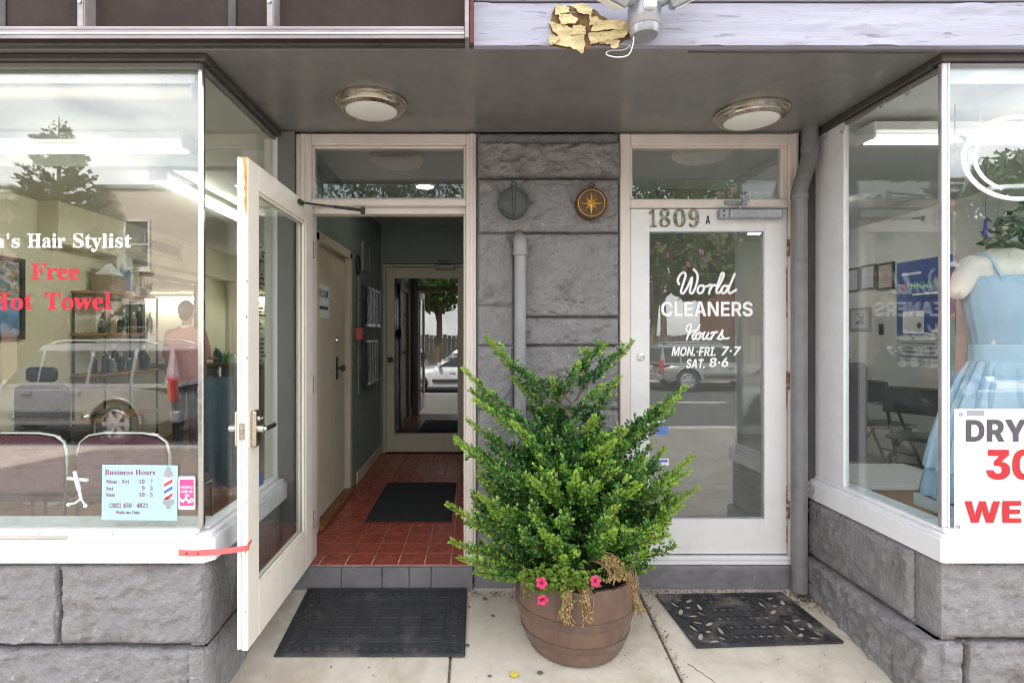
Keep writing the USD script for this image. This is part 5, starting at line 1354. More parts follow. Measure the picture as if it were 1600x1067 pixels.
pt = lambda px, py, y=0.0: np.array([Xp(px, dh), CAM_Y + dh + y, Zp(py, dh)])
obj("plate", [hull((pt(107, 747), 0.008), (pt(136, 750), 0.008), n=10), lathe([(0.006, 0), (0.004, 0.004), (0, 0.005)], 10, facade(*(pt(109, 747) - [0, 0.007, 0])))], "white_plastic", hk, smooth=50)
obj("stem", tube(spline([pt(119, 735, -0.01), pt(123, 750, -0.012), pt(127, 765, -0.012), pt(130, 780, -0.012)], 6), [0.0075] * 6 + [0.009] * 6 + [0.006] * 7, 10), "white_plastic", hk, smooth=50)
for a, b, nm in ((117, 784, "arm"), (143, 786, "arm")):
    h_ = obj(nm, tube(spline([pt(129, 778, -0.012), pt((129 + a) / 2, 783, -0.02), pt(a, b, -0.035)], 6), 0.004, 8), "white_plastic", hk, smooth=50)
    obj("knob", hull((pt(a, b, -0.037), 0.008), n=12), "white_plastic", h_, smooth=50)

# ------------------------------------------------------------------ inside the cleaners
mat("partition_dark", (0.30, 0.29, 0.26), 0.6, 0.15, 3)
cr = thing("cleaners_room", kind="structure")
obj("wall_left", bx(0.852, 0.875, 0.12, 4.2, 0, 2.9, 0), "cleaner_wall", cr)
obj("wall_right", bx(4.5, 4.65, -0.88, 4.2, 0, 2.9, 0), "cleaner_wall", cr)
obj("wall_back", bx(0.875, 4.5, 4.2, 4.3, 0, 2.9, 0), "cleaner_wall", cr)
obj("partition", bx(0.876, 2.25, 1.5, 1.58, 0.134, 2.759, 0.003), "partition_dark", cr)
obj("ceiling", [bx(0.876, 4.5, 0.115, 4.2, 2.76, 2.86, 0), bx(2.06, 6, -0.86, 0.115, 2.67, 2.69, 0)], "cleaner_wall", cr)
obj("floor", [bx(0.876, 4.5, 0.115, 4.2, 0, 0.134, 0), bx(2.06, 4.5, -0.86, 0.1149, 0, 0.1335, 0)], "cleaner_floor", cr)
obj("inner_sill", [bx(2.04, 4.5, -0.883, -0.72, 0.60, 0.655, 0.004), bx(2.038, 2.14, -0.7195, -0.04, 0.60, 0.653, 0.004)], "inner_sill_blue", cr)
obj("dado_panel", [bx(2.1, 2.13, -0.72, -0.05, 0.14, 0.599, 0), bx(2.13, 4.5, -0.76, -0.73, 0.14, 0.599, 0)], "cleaner_wall", cr)
obj("display_platform", bx(2.36, 4.49, -0.7195, -0.30, 0.58, 0.645, 0.004), "inner_sill_blue", cr)
fluoro("white fluorescent lamp behind the cleaners corner post", T(2.88, -0.27, 2.56), 1.5, "tube_dim")
fluoro("lit fluorescent lamp on the cleaners ceiling near the framed certificates", T(3.3, 2.5, 2.69) @ RZ(90), 1.5, "tube_cleaners")
def pipe_run(label, pts, r=0.012, m="grey_metal"):
    t = thing("wall_pipe", label, "pipe", pts[0])
    obj("pipe", tube(spline(pts, 6), r, 8), m, t, smooth=50)
    p0 = np.array(pts[-1], float)
    obj("bracket", bx(p0[0] - 0.02, p0[0] + 0.02, p0[1] - 0.02, p0[1] + 0.02, p0[2] - 0.02, p0[2] + 0.02, 0.004), m, t)


W = 4.475
pipe_run("dark hanging rail curving up across the cleaners wall", [P(1322, 313, 6.6), P(1370, 293, 6.2), P(1410, 280, 5.8), P(1462, 277, 5.3)], 0.014, "dark_metal")
pipe_run("thin rail curving below the dark rail on the cleaners wall", [P(1350, 322, 6.3), P(1400, 305, 5.8), P(1462, 288, 5.3)], 0.008, "aluminium")
pipe_run("straight horizontal pipe on the cleaners wall above the certificates", [P(1318, 343, 6.75), P(1380, 342, 6.1), P(1442, 341, 5.5)], 0.014, "grey_metal")
pipe_run("short low pipe stub at the left of the cleaners wall", [P(1318, 367, 6.7), P(1340, 366, 6.5), P(1350, 360, 6.4), P(1350, 345, 6.4)], 0.012, "grey_metal")
def wframe(px0, px1, ztop, zbot, label, pm, fm="black_vinyl", w=0.022):
    d0, d1 = 4.48 * FPX / (px0 - PX), 4.48 * FPX / (px1 - PX)
    y0, y1 = CAM_Y + d1, CAM_Y + d0
    t = thing("framed_certificate", label, "frame", (4.49, (y0 + y1) / 2, zbot))
    obj("frame", ring_frame(4.475, 4.4995, y0, y1, zbot, ztop, w, w, w, w, 0.003), fm, t)
    obj("print", bx(4.485, 4.4994, y0 + w, y1 - w, zbot + w, ztop - w, 0), pm, t)
    return t, y0, y1


mat("print_grey", (0.50, 0.52, 0.53), 0.4, 0.08, 14)
mat("print_pink", (0.50, 0.40, 0.36), 0.4, 0.12, 14)
mat("print_photo", (0.12, 0.12, 0.11), 0.4, 0.8, 30, dirt=(0.55, 0.55, 0.5), dirt_scale=22, dirt_at=(0.5, 0.53))
wframe(1320, 1342, Zp(419, 6.5), Zp(456, 6.5), "left black framed certificate on the cleaners wall", "print_grey")
wframe(1344, 1367, Zp(413, 6.2), Zp(452, 6.2), "middle black framed certificate on the cleaners wall", "print_grey")
wframe(1370, 1396, Zp(410, 5.95), Zp(452, 5.95), "black framed certificate with pinkish print beside the blue poster", "print_pink")
t, y0, y1 = wframe(1327, 1359, Zp(481, 6.4), Zp(516, 6.4), "grey framed small photograph below the certificates", "print_grey", "grey_metal", 0.03)
obj("photo", bx(4.482, 4.4848, y0 + 0.1, y1 - 0.1, Zp(507, 6.4), Zp(490, 6.4), 0), "print_photo", t)
sw = thing("light_switch", "small dark switch plate on the cleaners wall", "switch", (4.49, 2.75, 1.3))
ys_ = 4.48 * FPX / (1375 - PX) + CAM_Y
obj("plate", bx(4.485, 4.4995, ys_ - 0.03, ys_ + 0.03, Zp(523, 6.05), Zp(506, 6.05), 0.003), "dark_metal", sw)
obj("rocker", bx(4.478, 4.4849, ys_ - 0.012, ys_ + 0.012, Zp(518, 6.05), Zp(511, 6.05), 0.002), "black_vinyl", sw)
mat("poster_blue", (0.04, 0.10, 0.36), 0.4, 0.25, 4)
po = thing("poster", "blue and white wall poster lettered ORGANIC on the cleaners wall", "poster", (4.49, 2.2, 1.2))
pa, pb = 4.48 * FPX / (1490 - PX) + CAM_Y, 4.48 * FPX / (1399 - PX) + CAM_Y
zt, zm, zb_ = Zp(405, 5.5), Zp(524, 5.5), Zp(566, 5.5)
obj("upper_sheet", bx(4.494, 4.4995, pa, pb, zm, zt, 0), "poster_blue", po)
obj("lower_sheet", bx(4.494, 4.4995, pa, pb, zb_, zm - 0.001, 0), "print_grey", po)
Mw = frame((4.4935, pb, 0), (0, -1, 0), (0, 0, 1))            # local x runs towards the camera along the wall
mat("poster_green", (0.14, 0.42, 0.28), 0.5, 0.1, 9)
mat("poster_red", (0.5, 0.06, 0.06), 0.5, 0.1, 9)
L = pb - pa
obj("lettering", prism(affinity.translate(glyphs("ORGANIC", 0.075, width=L * 0.74, weight=800), L * 0.2, zt - 0.30), 0.001, Mw), "poster_green", po)
obj("flash", prism(Polygon([(L * 0.05, zt - 0.27), (L * 0.22, zt - 0.20), (L * 0.18, zt - 0.27), (L * 0.06, zt - 0.30)]), 0.001, Mw), "poster_red", po)
obj("white_line", prism(sbox(L * 0.1, zt - 0.145, L * 0.45, zt - 0.12), 0.001, Mw), "paper", po)
obj("white_line", prism(sbox(L * 0.3, zt - 0.36, L * 0.75, zt - 0.34), 0.001, Mw), "paper", po)
obj("machine_print", prism(sbox(L * 0.12, zm + 0.02, L * 0.5, zm + 0.25).buffer(-0.02).buffer(0.02), 0.001, Mw), "paper", po)
obj("machine_window", prism(Point(L * 0.42, zm + 0.10).buffer(0.03), 0.001, Mw @ T(0, 0, 0.0015)), "letter_black", po)
obj("swoosh", prism(Polygon([(L * 0.55, zm), (L, zm), (L, zm + 0.22)]), 0.001, Mw), "print_grey", po)
obj("text_line", [prism(sbox(L * 0.1, zb_ + 0.05 + 0.045 * k, L * (0.8 - 0.1 * (k % 2)), zb_ + 0.06 + 0.045 * k), 0.001, Mw) for k in range(4)], "letter_black", po)

def folding_chair(x, y, rot, label):
    t = thing("folding_chair", label, "chair", (x, y, 0.134))
    M = T(x, y, 0.134) @ RZ(rot)
    for s in (-1, 1):
        obj("leg", move(tube([(s * 0.21, -0.28, 0.0), (s * 0.20, 0.16, 0.88)], 0.014, 8), M), "dark_metal", t)
        obj("leg", move(tube([(s * 0.18, 0.26, 0.0), (s * 0.18, -0.18, 0.44)], 0.013, 8), M), "dark_metal", t)
    obj("seat", move(rbox(-0.19, 0.19, -0.24, 0.16, 0.42, 0.46, 0.018), M), "black_vinyl", t, smooth=50)
    obj("backrest", move(rbox(-0.21, 0.21, 0.12, 0.17, 0.66, 0.90, 0.022), M), "black_vinyl", t, smooth=50)
    obj("rung", move(tube([(-0.19, -0.2, 0.15), (0.19, -0.2, 0.15)], 0.009, 8), M), "dark_metal", t)


c = P(1432, 670, 4.9)
folding_chair(c[0], c[1], 125, "dark folding chair near the poster in the cleaners")
c = P(1388, 640, 5.5)
folding_chair(c[0], c[1] + 0.1, 100, "dark folding chair standing farther back in the cleaners")
gb = thing("garment_bag", "dark blue garment bag hanging at the edge of the cleaners room", "garment", P(1335, 600, 5.4))
c = P(1332, 600, 5.4)
obj("bag", rbox(c[0] - 0.13, c[0] + 0.12, c[1] - 0.08, c[1] + 0.08, 0.25, 1.22, 0.06), "trouser_dark", gb, smooth=50)
obj("hanger", tube(spline([(c[0] - 0.08, c[1], 1.21), (c[0], c[1], 1.27), (c[0], c[1], 1.33), (c[0] + 0.02, c[1], 1.35)], 5), 0.006, 6), "chrome", gb)
tb = thing("work_table", "low brown table with white top inside the cleaners", "table", P(1410, 760, 4.0))
mat("table_front", (0.36, 0.21, 0.10), 0.5, 0.12, 5)
tx0, tx1, ty0, ty1, tz = 2.62, 3.4, 0.45, 1.1, 0.47
obj("top", bx(tx0, tx1, ty0, ty1, tz - 0.03, tz, 0.004), "white_plastic", tb)
obj("front_panel", bx(tx0 + 0.02, tx1 - 0.02, ty0 + 0.02, ty0 + 0.04, 0.14, tz - 0.0305, 0.003), "table_front", tb)
obj("side_panel", bx(tx0 + 0.02, tx0 + 0.04, ty0 + 0.0405, ty1 - 0.02, 0.14, tz - 0.0305, 0.003), "table_front", tb)
obj("side_panel", bx(tx1 - 0.04, tx1 - 0.02, ty0 + 0.0405, ty1 - 0.02, 0.14, tz - 0.0305, 0.003), "table_front", tb)

# mannequin, blue dress and what hangs round it
mat("mannequin", (0.66, 0.64, 0.58), 0.45, 0.05, 5)
mat("dress_blue", (0.33, 0.50, 0.64), 0.7, 0.10, 5, bump=0.35, bscale=220)
mat("dress_sheer", (0.40, 0.57, 0.70), 0.6, 0.1, 8)
mx, my = 2.71, -0.45
MK, MZ = 1.12, 0.10
dM = my - CAM_Y
mn = thing("mannequin", "white headless mannequin torso wearing the light blue dress", "mannequin", (mx, my, 0.65))
parts = [hull(((mx - 0.11, my, 1.70), 0.065), ((mx + 0.11, my, 1.70), 0.065), ((mx - 0.07, my, 1.50), 0.085), ((mx + 0.07, my, 1.50), 0.085), ((mx, my, 1.78), 0.05), n=20),
         hull(((mx - 0.07, my, 1.50), 0.08), ((mx + 0.07, my, 1.50), 0.08), ((mx - 0.05, my, 1.28), 0.075), ((mx + 0.05, my, 1.28), 0.075), n=20),
         hull(((mx - 0.05, my, 1.28), 0.075), ((mx + 0.05, my, 1.28), 0.075), ((mx - 0.09, my, 1.08), 0.09), ((mx + 0.09, my, 1.08), 0.09), n=20),
         hull(((mx - 0.15, my, 1.715), 0.055), ((mx - 0.215, my, 1.60), 0.045), n=16), hull(((mx + 0.15, my, 1.715), 0.055), ((mx + 0.215, my, 1.60), 0.045), n=16),
         hull(((mx, my, 1.76), 0.052), ((mx, my, 1.86), 0.045), n=16)]
mm = m3.Manifold()
for q in parts:
    mm = mm + q
mm = mm.refine_to_length(0.015).to_mesh()
tm = trimesh.Trimesh(np.array(mm.vert_properties[:, :3]), np.array(mm.tri_verts))
trimesh.smoothing.filter_taubin(tm, iterations=15)
tm.vertices = (tm.vertices - [mx, my, 1.3]) * [MK, MK, 1.08] + [mx, my, 1.3 + MZ]
obj("torso", tm, "mannequin", mn, smooth=True)
obj("neck_cap", lathe([(0.05, 2.02), (0.05, 2.03), (0, 2.04)], 20, T(mx, my, 0)), "shelf_wood", mn)
obj("stand", [tube([(mx, my, 0.66), (mx, my, 1.1)], 0.014, 8), lathe([(0, 0.647), (0.16, 0.647), (0.16, 0.66), (0.02, 0.68), (0, 0.68)], 28, T(mx, my, 0))], "chrome", mn, smooth=40)
dr = thing("dress", "light blue strapless dress with gathered waist in the cleaners window", "dress", (mx, my, 0.66))


def cloth(profile, n=120, pleat=0.0, npl=26):
    """profile: (z, half width x, half depth y, pleat depth)."""
    ang = np.linspace(0, 2 * math.pi, n, endpoint=False)
    v = []
    for z, a, b, pd in profile:
        a, b, z = a * MK, b * MK, (1.3 + (z - 1.3) * 1.08 + MZ) if z > 1.0 else 0.66 + (z - 0.66) * ((1.3 - 0.3 * 1.08 + MZ - 0.66) / 0.34)
        w = 1 + pd * np.sin(npl * ang + 3 * np.sin(2 * ang) + z * 3) * 0.5 + pd * 0.4 * np.sin(11 * ang + 2)
        v.append(np.stack([mx + a * np.cos(ang) * w, my + b * np.sin(ang) * w, np.full(n, z)], 1))
    v = np.vstack(v)
    m = len(profile)
    i, j = np.meshgrid(np.arange(m - 1), np.arange(n), indexing="ij")
    q = np.stack([i * n + j, i * n + (j + 1) % n, (i + 1) * n + (j + 1) % n, (i + 1) * n + j], -1).reshape(-1, 4)
    return v, np.vstack([q[:, [0, 1, 2]], q[:, [0, 2, 3]]])[:, ::-1]


obj("bodice", cloth([(1.665, 0.165, 0.085, 0), (1.66, 0.180, 0.105, 0), (1.62, 0.178, 0.112, 0.01), (1.55, 0.172, 0.115, 0.015), (1.48, 0.160, 0.108, 0.015), (1.40, 0.142, 0.098, 0.015), (1.33, 0.133, 0.09, 0.012), (1.305, 0.136, 0.092, 0.01)], npl=14), "dress_blue", dr, smooth=True)
obj("sash", cloth([(1.345, 0.138, 0.096, 0.0), (1.335, 0.142, 0.1, 0.015), (1.30, 0.143, 0.1, 0.02), (1.265, 0.145, 0.102, 0.01), (1.26, 0.142, 0.1, 0)], npl=9), "dress_sheer", dr, smooth=True)
obj("skirt", cloth([(1.27, 0.14, 0.098, 0.02), (1.22, 0.168, 0.115, 0.05), (1.12, 0.215, 0.14, 0.07), (0.98, 0.262, 0.165, 0.08), (0.82, 0.30, 0.185, 0.09), (0.70, 0.325, 0.20, 0.10), (0.66, 0.33, 0.205, 0.10)]), "dress_blue", dr, smooth=True)
obj("overskirt", cloth([(1.265, 0.146, 0.104, 0.02), (1.2, 0.182, 0.125, 0.06), (1.05, 0.25, 0.16, 0.09), (0.9, 0.295, 0.185, 0.11), (0.78, 0.32, 0.20, 0.12)], npl=17), "dress_sheer", dr, smooth=True)
for s in (-1, 1):
    obj("strap", tube(spline([(mx + s * 0.11, my - 0.10, 1.78), (mx + s * 0.125, my - 0.055, 1.885), (mx + s * 0.13, my + 0.02, 1.90), (mx + s * 0.11, my + 0.09, 1.79)], 6), 0.008, 6), "dress_sheer", dr)
# green and brown garland round the neck
mat("leaf_dark", (0.03, 0.10, 0.07), 0.5, 0.4, 20, island=0.5)
mat("ribbon_dark", (0.05, 0.055, 0.045), 0.6, 0.3, 20)
gl = thing("garland", "dark green artificial garland tied round the mannequin neck", "garland", (mx, my, 1.75))
r7 = np.random.default_rng(77)
V, F = [], []
for k in range(95):
    a = r7.uniform(0, 2 * math.pi)
    c = np.array([mx + 0.07 * math.cos(a) + r7.normal(0, 0.025), my - 0.03 + 0.06 * math.sin(a) + r7.normal(0, 0.02), 1.96 + abs(r7.normal(0, 0.075))])
    d_ = r7.normal(0, 1, 3)
    d_ /= np.linalg.norm(d_)
    e_ = np.cross(d_, r7.normal(0, 1, 3))
    e_ /= np.linalg.norm(e_)
    l, w = r7.uniform(0.03, 0.07), r7.uniform(0.012, 0.022)
    b = 4 * k
    V += [c, c + d_ * l * 0.5 + e_ * w, c + d_ * l, c + d_ * l * 0.5 - e_ * w]
    F += [[b, b + 1, b + 2], [b, b + 2, b + 3]]
obj("leaves", (np.array(V), np.array(F)), "leaf_dark", gl, kind="stuff")
obj("ribbon", [tube(spline([(mx - 0.20, my - 0.1, 1.95), (mx - 0.165, my - 0.11, 1.985), (mx - 0.10, my - 0.1, 1.965), (mx - 0.02, my - 0.11, 1.93), (mx + 0.05, my - 0.11, 1.92)], 6), 0.013, 8)], "ribbon_dark", gl, smooth=50)
obj("rope_ring", tube([(mx + 0.06 * math.cos(a), my + 0.055 * math.sin(a), 1.95) for a in np.linspace(0, 2 * math.pi, 20, endpoint=False)], 0.016, 8, closed=True), "ribbon_dark", gl, smooth=50)
# tassel
mat("tassel_blue", (0.05, 0.045, 0.22), 0.7, 0.2, 30, bump=0.4, bscale=200, stretch=(1, 1, 0.05))
ts = thing("tassel", "small navy blue tassel hanging in the cleaners window", "tassel", P(1540, 345, 2.6))
c = P(1540, 345, 2.6)
obj("thread", tube([c + [0, 0, 0.0], c + [0, 0, 0.30]], 0.0015, 5), "tassel_blue", ts)
obj("skirt", lathe([(0, 0.0), (0.006, 0.0), (0.007, -0.012), (0.006, -0.016), (0.011, -0.05), (0.013, -0.075), (0, -0.075)], 14, T(*c)), "tassel_blue", ts, smooth=50)
# round sign disc and neon ring
dk = thing("hanging_disc", "round dark disc hanging inside the cleaners window corner", "disc", P(1490, 262, 2.75))
c = P(1492, 262, 2.78)
obj("disc", lathe([(0, -0.012), (0.15, -0.012), (0.155, -0.008), (0.155, 0.008), (0.15, 0.012), (0, 0.012)], 48, frame(c, (0.35, 0.94, 0), (0, 0, 1))), "grey_metal", dk, smooth=40)
obj("cord", tube([c + [0, 0, 0.155], c + [0, 0, 0.5]], 0.003, 6), "dark_metal", dk)
usdkit.material(stage, "/World/Looks/neon_white", {"p": ("principled_bsdf", {"base_color": (0.9, 0.93, 0.95), "roughness": 0.2, "emission_color": (0.92, 0.97, 1.0), "emission_strength": 0.35})}, [], surface="p.BSDF")
ns = thing("neon_sign", "white neon ring sign with inner ring behind the cleaners pane", "neon sign", P(1585, 247, 2.5))
c = P(1592, 247, 2.52)
rx, rz = Xp(1592, 2.52) - Xp(1506, 2.52), 64 * 2.52 / FPX
def ell(rx, rz, a0=0, a1=2 * math.pi, n=64, y=0.0):
    return [c + [rx * math.cos(a), y, rz * math.sin(a)] for a in np.linspace(a0, a1, n, endpoint=False)]


obj("outer_ring", tube(ell(rx, rz), 0.0095, 10, closed=True), "neon_white", ns, smooth=50)
obj("inner_ring", tube(ell(rx - 0.052, rz - 0.036, 0.25, 4.4, 48), 0.0075, 10), "neon_white", ns, smooth=50)
obj("electrode", [tube(spline([c + [-0.12, 0.02, -rz * 0.72], c + [-0.04, 0.03, -rz * 0.66], c + [0.12, 0.03, -rz * 0.62], c + [0.2, 0.03, -rz * 0.45]], 6), 0.011, 8)], "white_plastic", ns, smooth=50)
for s in (-1, 1):
    obj("hanging_wire", tube([c + [s * 0.15, 0.03, rz * 0.8], c + [s * 0.15, 0.03, rz + 0.35]], 0.0015, 5), "white_plastic", ns)
# banner
mat("banner_vinyl", (0.80, 0.79, 0.80), 0.4, 0.02, 3, bump=0.25, bscale=5, bdist=0.02)
mat("banner_red", (0.42, 0.015, 0.02), 0.4, 0.05, 8)
mat("banner_grey", (0.065, 0.058, 0.068), 0.4, 0.05, 8)
bn = thing("banner", "white vinyl banner with DRY and 30 in the cleaners window", "banner", P(1560, 740, 2.375))
dB = 2.332
yB = CAM_Y + dB
U, V = np.meshgrid(np.linspace(Xp(1491, dB), Xp(1800, dB), 60), np.linspace(Zp(829, dB), Zp(639, dB), 30), indexing="ij")
Yb = yB + 0.004 * np.sin(U * 9 + V * 4) * np.sin(V * 7) * 0.6
idx = np.arange(1800).reshape(60, 30)
ff = np.vstack([np.stack([idx[:-1, :-1], idx[1:, :-1], idx[1:, 1:]], -1).reshape(-1, 3), np.stack([idx[:-1, :-1], idx[1:, 1:], idx[:-1, 1:]], -1).reshape(-1, 3)])
fr = np.stack([U, Yb, V], -1).reshape(-1, 3)
obj("sheet", [(fr, ff), (fr + [0, 0.0015, 0], ff[:, ::-1])], "banner_vinyl", bn, smooth=True)
yL = yB - 0.0036
for tx, a, b, base, cap, m in (("DRY", 1508, 1602, 689.5, 34, "banner_grey"), ("30", 1540, 1618, 748, 46, "banner_red"), ("WE", 1506, 1594, 816, 34, "banner_red")):
    s = glyphs(tx, cap * dB / FPX, width=(b - a) * dB / FPX, style="sans", weight=850)
    obj("lettering", prism(s, 0.0005, facade(Xp(a, dB), yL, Zp(base, dB))), m, bn)
for px, py in ((1500, 647), (1496, 822)):
    obj("grommet", lathe([(0.004, 0), (0.0085, 0), (0.008, 0.0015), (0.005, 0.0015)], 16, facade(Xp(px, dB), yL, Zp(py, dB))), "aluminium", bn)
obj("tape", prism(sbox(Xp(1510, dB), Zp(649, dB), Xp(1537, dB), Zp(641, dB)), 0.0005, facade(0, yL, 0)), "grey_metal", bn)
# something green with blossoms hanging behind the cleaners door glass
# ------------------------------------------------------------------ half barrel planter
mat("barrel_paint", (0.135, 0.082, 0.058), 0.42, 0.2, 5, bump=0.18, bscale=26, stretch=(1, 1, 0.35), dirt=(0.075, 0.045, 0.033), dirt_scale=5, dirt_at=(0.46, 0.66), dirt2=(0.33, 0.26, 0.21), dirt2_scale=12, dirt2_at=(0.70, 0.78))
mat("barrel_hoop", (0.10, 0.062, 0.046), 0.36, 0.2, 6, bump=0.1, bscale=30, dirt=(0.2, 0.13, 0.10), dirt_scale=6)
mat("soil", (0.035, 0.025, 0.018), 0.95, 0.4, 40, bump=0.8, bscale=120)
mat("bark_brown", (0.12, 0.08, 0.05), 0.85, 0.3, 30, bump=0.4, bscale=80)
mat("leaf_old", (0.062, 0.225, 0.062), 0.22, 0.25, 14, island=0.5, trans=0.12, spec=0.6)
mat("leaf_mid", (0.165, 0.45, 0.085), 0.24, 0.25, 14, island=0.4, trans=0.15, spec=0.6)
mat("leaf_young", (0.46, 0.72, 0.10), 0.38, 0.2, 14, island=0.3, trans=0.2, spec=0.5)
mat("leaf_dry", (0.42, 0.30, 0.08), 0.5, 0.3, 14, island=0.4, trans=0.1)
mat("petunia_leaf", (0.25, 0.40, 0.05), 0.5, 0.25, 14, island=0.35, trans=0.2)
mat("petunia_pink", (0.72, 0.05, 0.17), 0.55, 0.12, 30, trans=0.2)
mat("petunia_throat", (0.35, 0.02, 0.07), 0.6, 0.1, 30)
mat("straw", (0.66, 0.46, 0.20), 0.8, 0.3, 30, island=0.35, trans=0.1)
bX, bY, bZ = 0.505, -0.425, -0.085
pl = thing("planter_barrel", "brown painted half barrel planter in front of the stone pillar", "planter", (bX, bY, bZ))


def jig(m, a=0.003, s=9):
    v, f = m
    n = noise_fbm(v * s, 3, 4)[:, None] - 0.5
    c = np.array([bX, bY, 0])
    r = (v - c) * [1, 1, 0]
    r /= np.linalg.norm(r, axis=1, keepdims=True) + 1e-9
    return v + r * n * a * 2, f


prof = [(0.0, 0.0), (0.222, 0.0), (0.232, 0.004), (0.256, 0.05), (0.275, 0.11), (0.292, 0.18), (0.303, 0.25), (0.308, 0.31), (0.308, 0.38), (0.304, 0.388), (0.286, 0.388), (0.283, 0.38), (0.280, 0.31)]
NST = 22
for k in range(NST):                                             # staves, tight together under thick paint
    a0, a1 = 2 * math.pi * k / NST + 0.0009, 2 * math.pi * (k + 1) / NST - 0.0009
    aa = np.linspace(a0, a1, 5)
    sec = prof[1:]
    v = np.array([[bX + r * math.cos(a), bY + r * math.sin(a), bZ + z + (0.003 * math.sin(k * 2.3) if z > 0.36 else 0)] for r, z in sec for a in aa])
    i, j = np.meshgrid(np.arange(len(sec) - 1), np.arange(4), indexing="ij")
    q = np.stack([i * 5 + j, i * 5 + j + 1, (i + 1) * 5 + j + 1, (i + 1) * 5 + j], -1).reshape(-1, 4)
    obj("stave", jig((v, np.vstack([q[:, [0, 1, 2]], q[:, [0, 2, 3]]])), 0.0015, 14), "barrel_paint", pl, smooth=40)
obj("lining", lathe([(0, 0.004), (0.22, 0.004), (0.25, 0.05), (0.286, 0.18), (0.296, 0.25), (0.299, 0.36)], 44, T(bX, bY, bZ)), "old_paint_layer", pl, smooth=True)


def hoop(z0, z1):
    def r(z):
        return np.interp(z, [p[1] for p in prof[1:9]], [p[0] for p in prof[1:9]])
    return jig(lathe([(r(z0) + 0.0005, z0), (r(z0) + 0.0035, z0 + 0.001), (r(z1) + 0.0035, z1 - 0.001), (r(z1) + 0.0005, z1)], 88, T(bX, bY, bZ)), 0.0012, 14)


obj("hoop", hoop(0.195, 0.24), "barrel_hoop", pl, smooth=40)
obj("hoop", hoop(0.075, 0.112), "barrel_hoop", pl, smooth=40)
obj("soil", lathe([(0.283, 0.325), (0.2, 0.335), (0.1, 0.34), (0, 0.342)], 40, T(bX, bY, bZ)), "soil", pl)

# ------------------------------------------------------------------ the shrub
sh = thing("shrub", "bushy small leaved evergreen shrub with lime tips in the brown barrel", "shrub", (bX, bY, bZ + 0.33))
r_ = np.random.default_rng(42)
base = np.array([bX, bY, bZ + 0.33])
# (photo x, photo y, distance) of the long outer shoots, then many random inner ones
tips = [(757, 526, 2.75), (724, 577, 2.8), (729, 655, 2.72), (713, 690, 2.62), (709, 683, 2.75), (745, 772, 2.55), (698, 787, 2.62), (704, 845, 2.66), (716, 872, 2.62), (742, 893, 2.68), (735, 610, 2.9), (742, 625, 2.6),
        (990, 533, 2.85), (948, 538, 2.95), (918, 545, 2.9), (905, 568, 2.8), (862, 590, 2.85), (968, 588, 2.8), (940, 602, 2.7), (812, 580, 2.95), (1072, 604, 2.82), (1062, 620, 2.78), (1052, 640, 2.9), (1083, 712, 2.8), (1078, 735, 2.7), (1091, 762, 2.72),
        (1065, 790, 2.62), (1045, 818, 2.65), (1015, 862, 2.6), (1020, 885, 2.75), (1040, 700, 2.95), (900, 740, 2.42), (845, 828, 2.42), (962, 830, 2.42), (880, 870, 2.45), (830, 748, 2.45), (800, 660, 2.55), (960, 690, 2.5), (930, 650, 2.6), (1000, 760, 2.5), (800, 590, 2.85)]
paths = []
for px, py, d in tips:
    paths.append((P(px, py, d), 1))
for k in range(225):
    th = r_.uniform(0, 2 * math.pi)
    ph = r_.uniform(-0.5, 0.9)
    R_ = r_.uniform(0.60, 1.0)
    rad = np.array([0.58, 0.42, 0.56]) * R_
    el = math.asin(max(-1, min(1, ph)))
    c = np.array([bX, bY, 0.62])
    p = c + rad * np.array([math.cos(el) * math.cos(th), math.cos(el) * math.sin(th), math.sin(el)])
    if p[2] < 0.30:
        p[2] = 0.30 + r_.uniform(0, 0.12)
    p[1] = min(p[1], -0.10)
    if p[1] < -0.55 and p[2] < 0.50:
        continue
    paths.append((p, 0))
LV = {"leaf_dry": [], "leaf_old": [], "leaf_mid": [], "leaf_young": []}
stems = []


def leaf(store, c, d, up, l, w):
    V, F = store
    s = np.cross(d, up)
    s /= np.linalg.norm(s) + 1e-9
    nrm = np.cross(s, d)
    b = 5 * (len(V))
    V.append(np.array([c, c + d * l * 0.55 + s * w + nrm * w * 0.35, c + d * l, c + d * l * 0.55 - s * w + nrm * w * 0.35, c + d * l * 0.5]))
    F.append(np.array([[0, 4, 1], [1, 4, 2], [0, 3, 4], [4, 3, 2]]) + b)


def unit(a):
    return a / (np.linalg.norm(a, axis=-1, keepdims=True) + 1e-9)


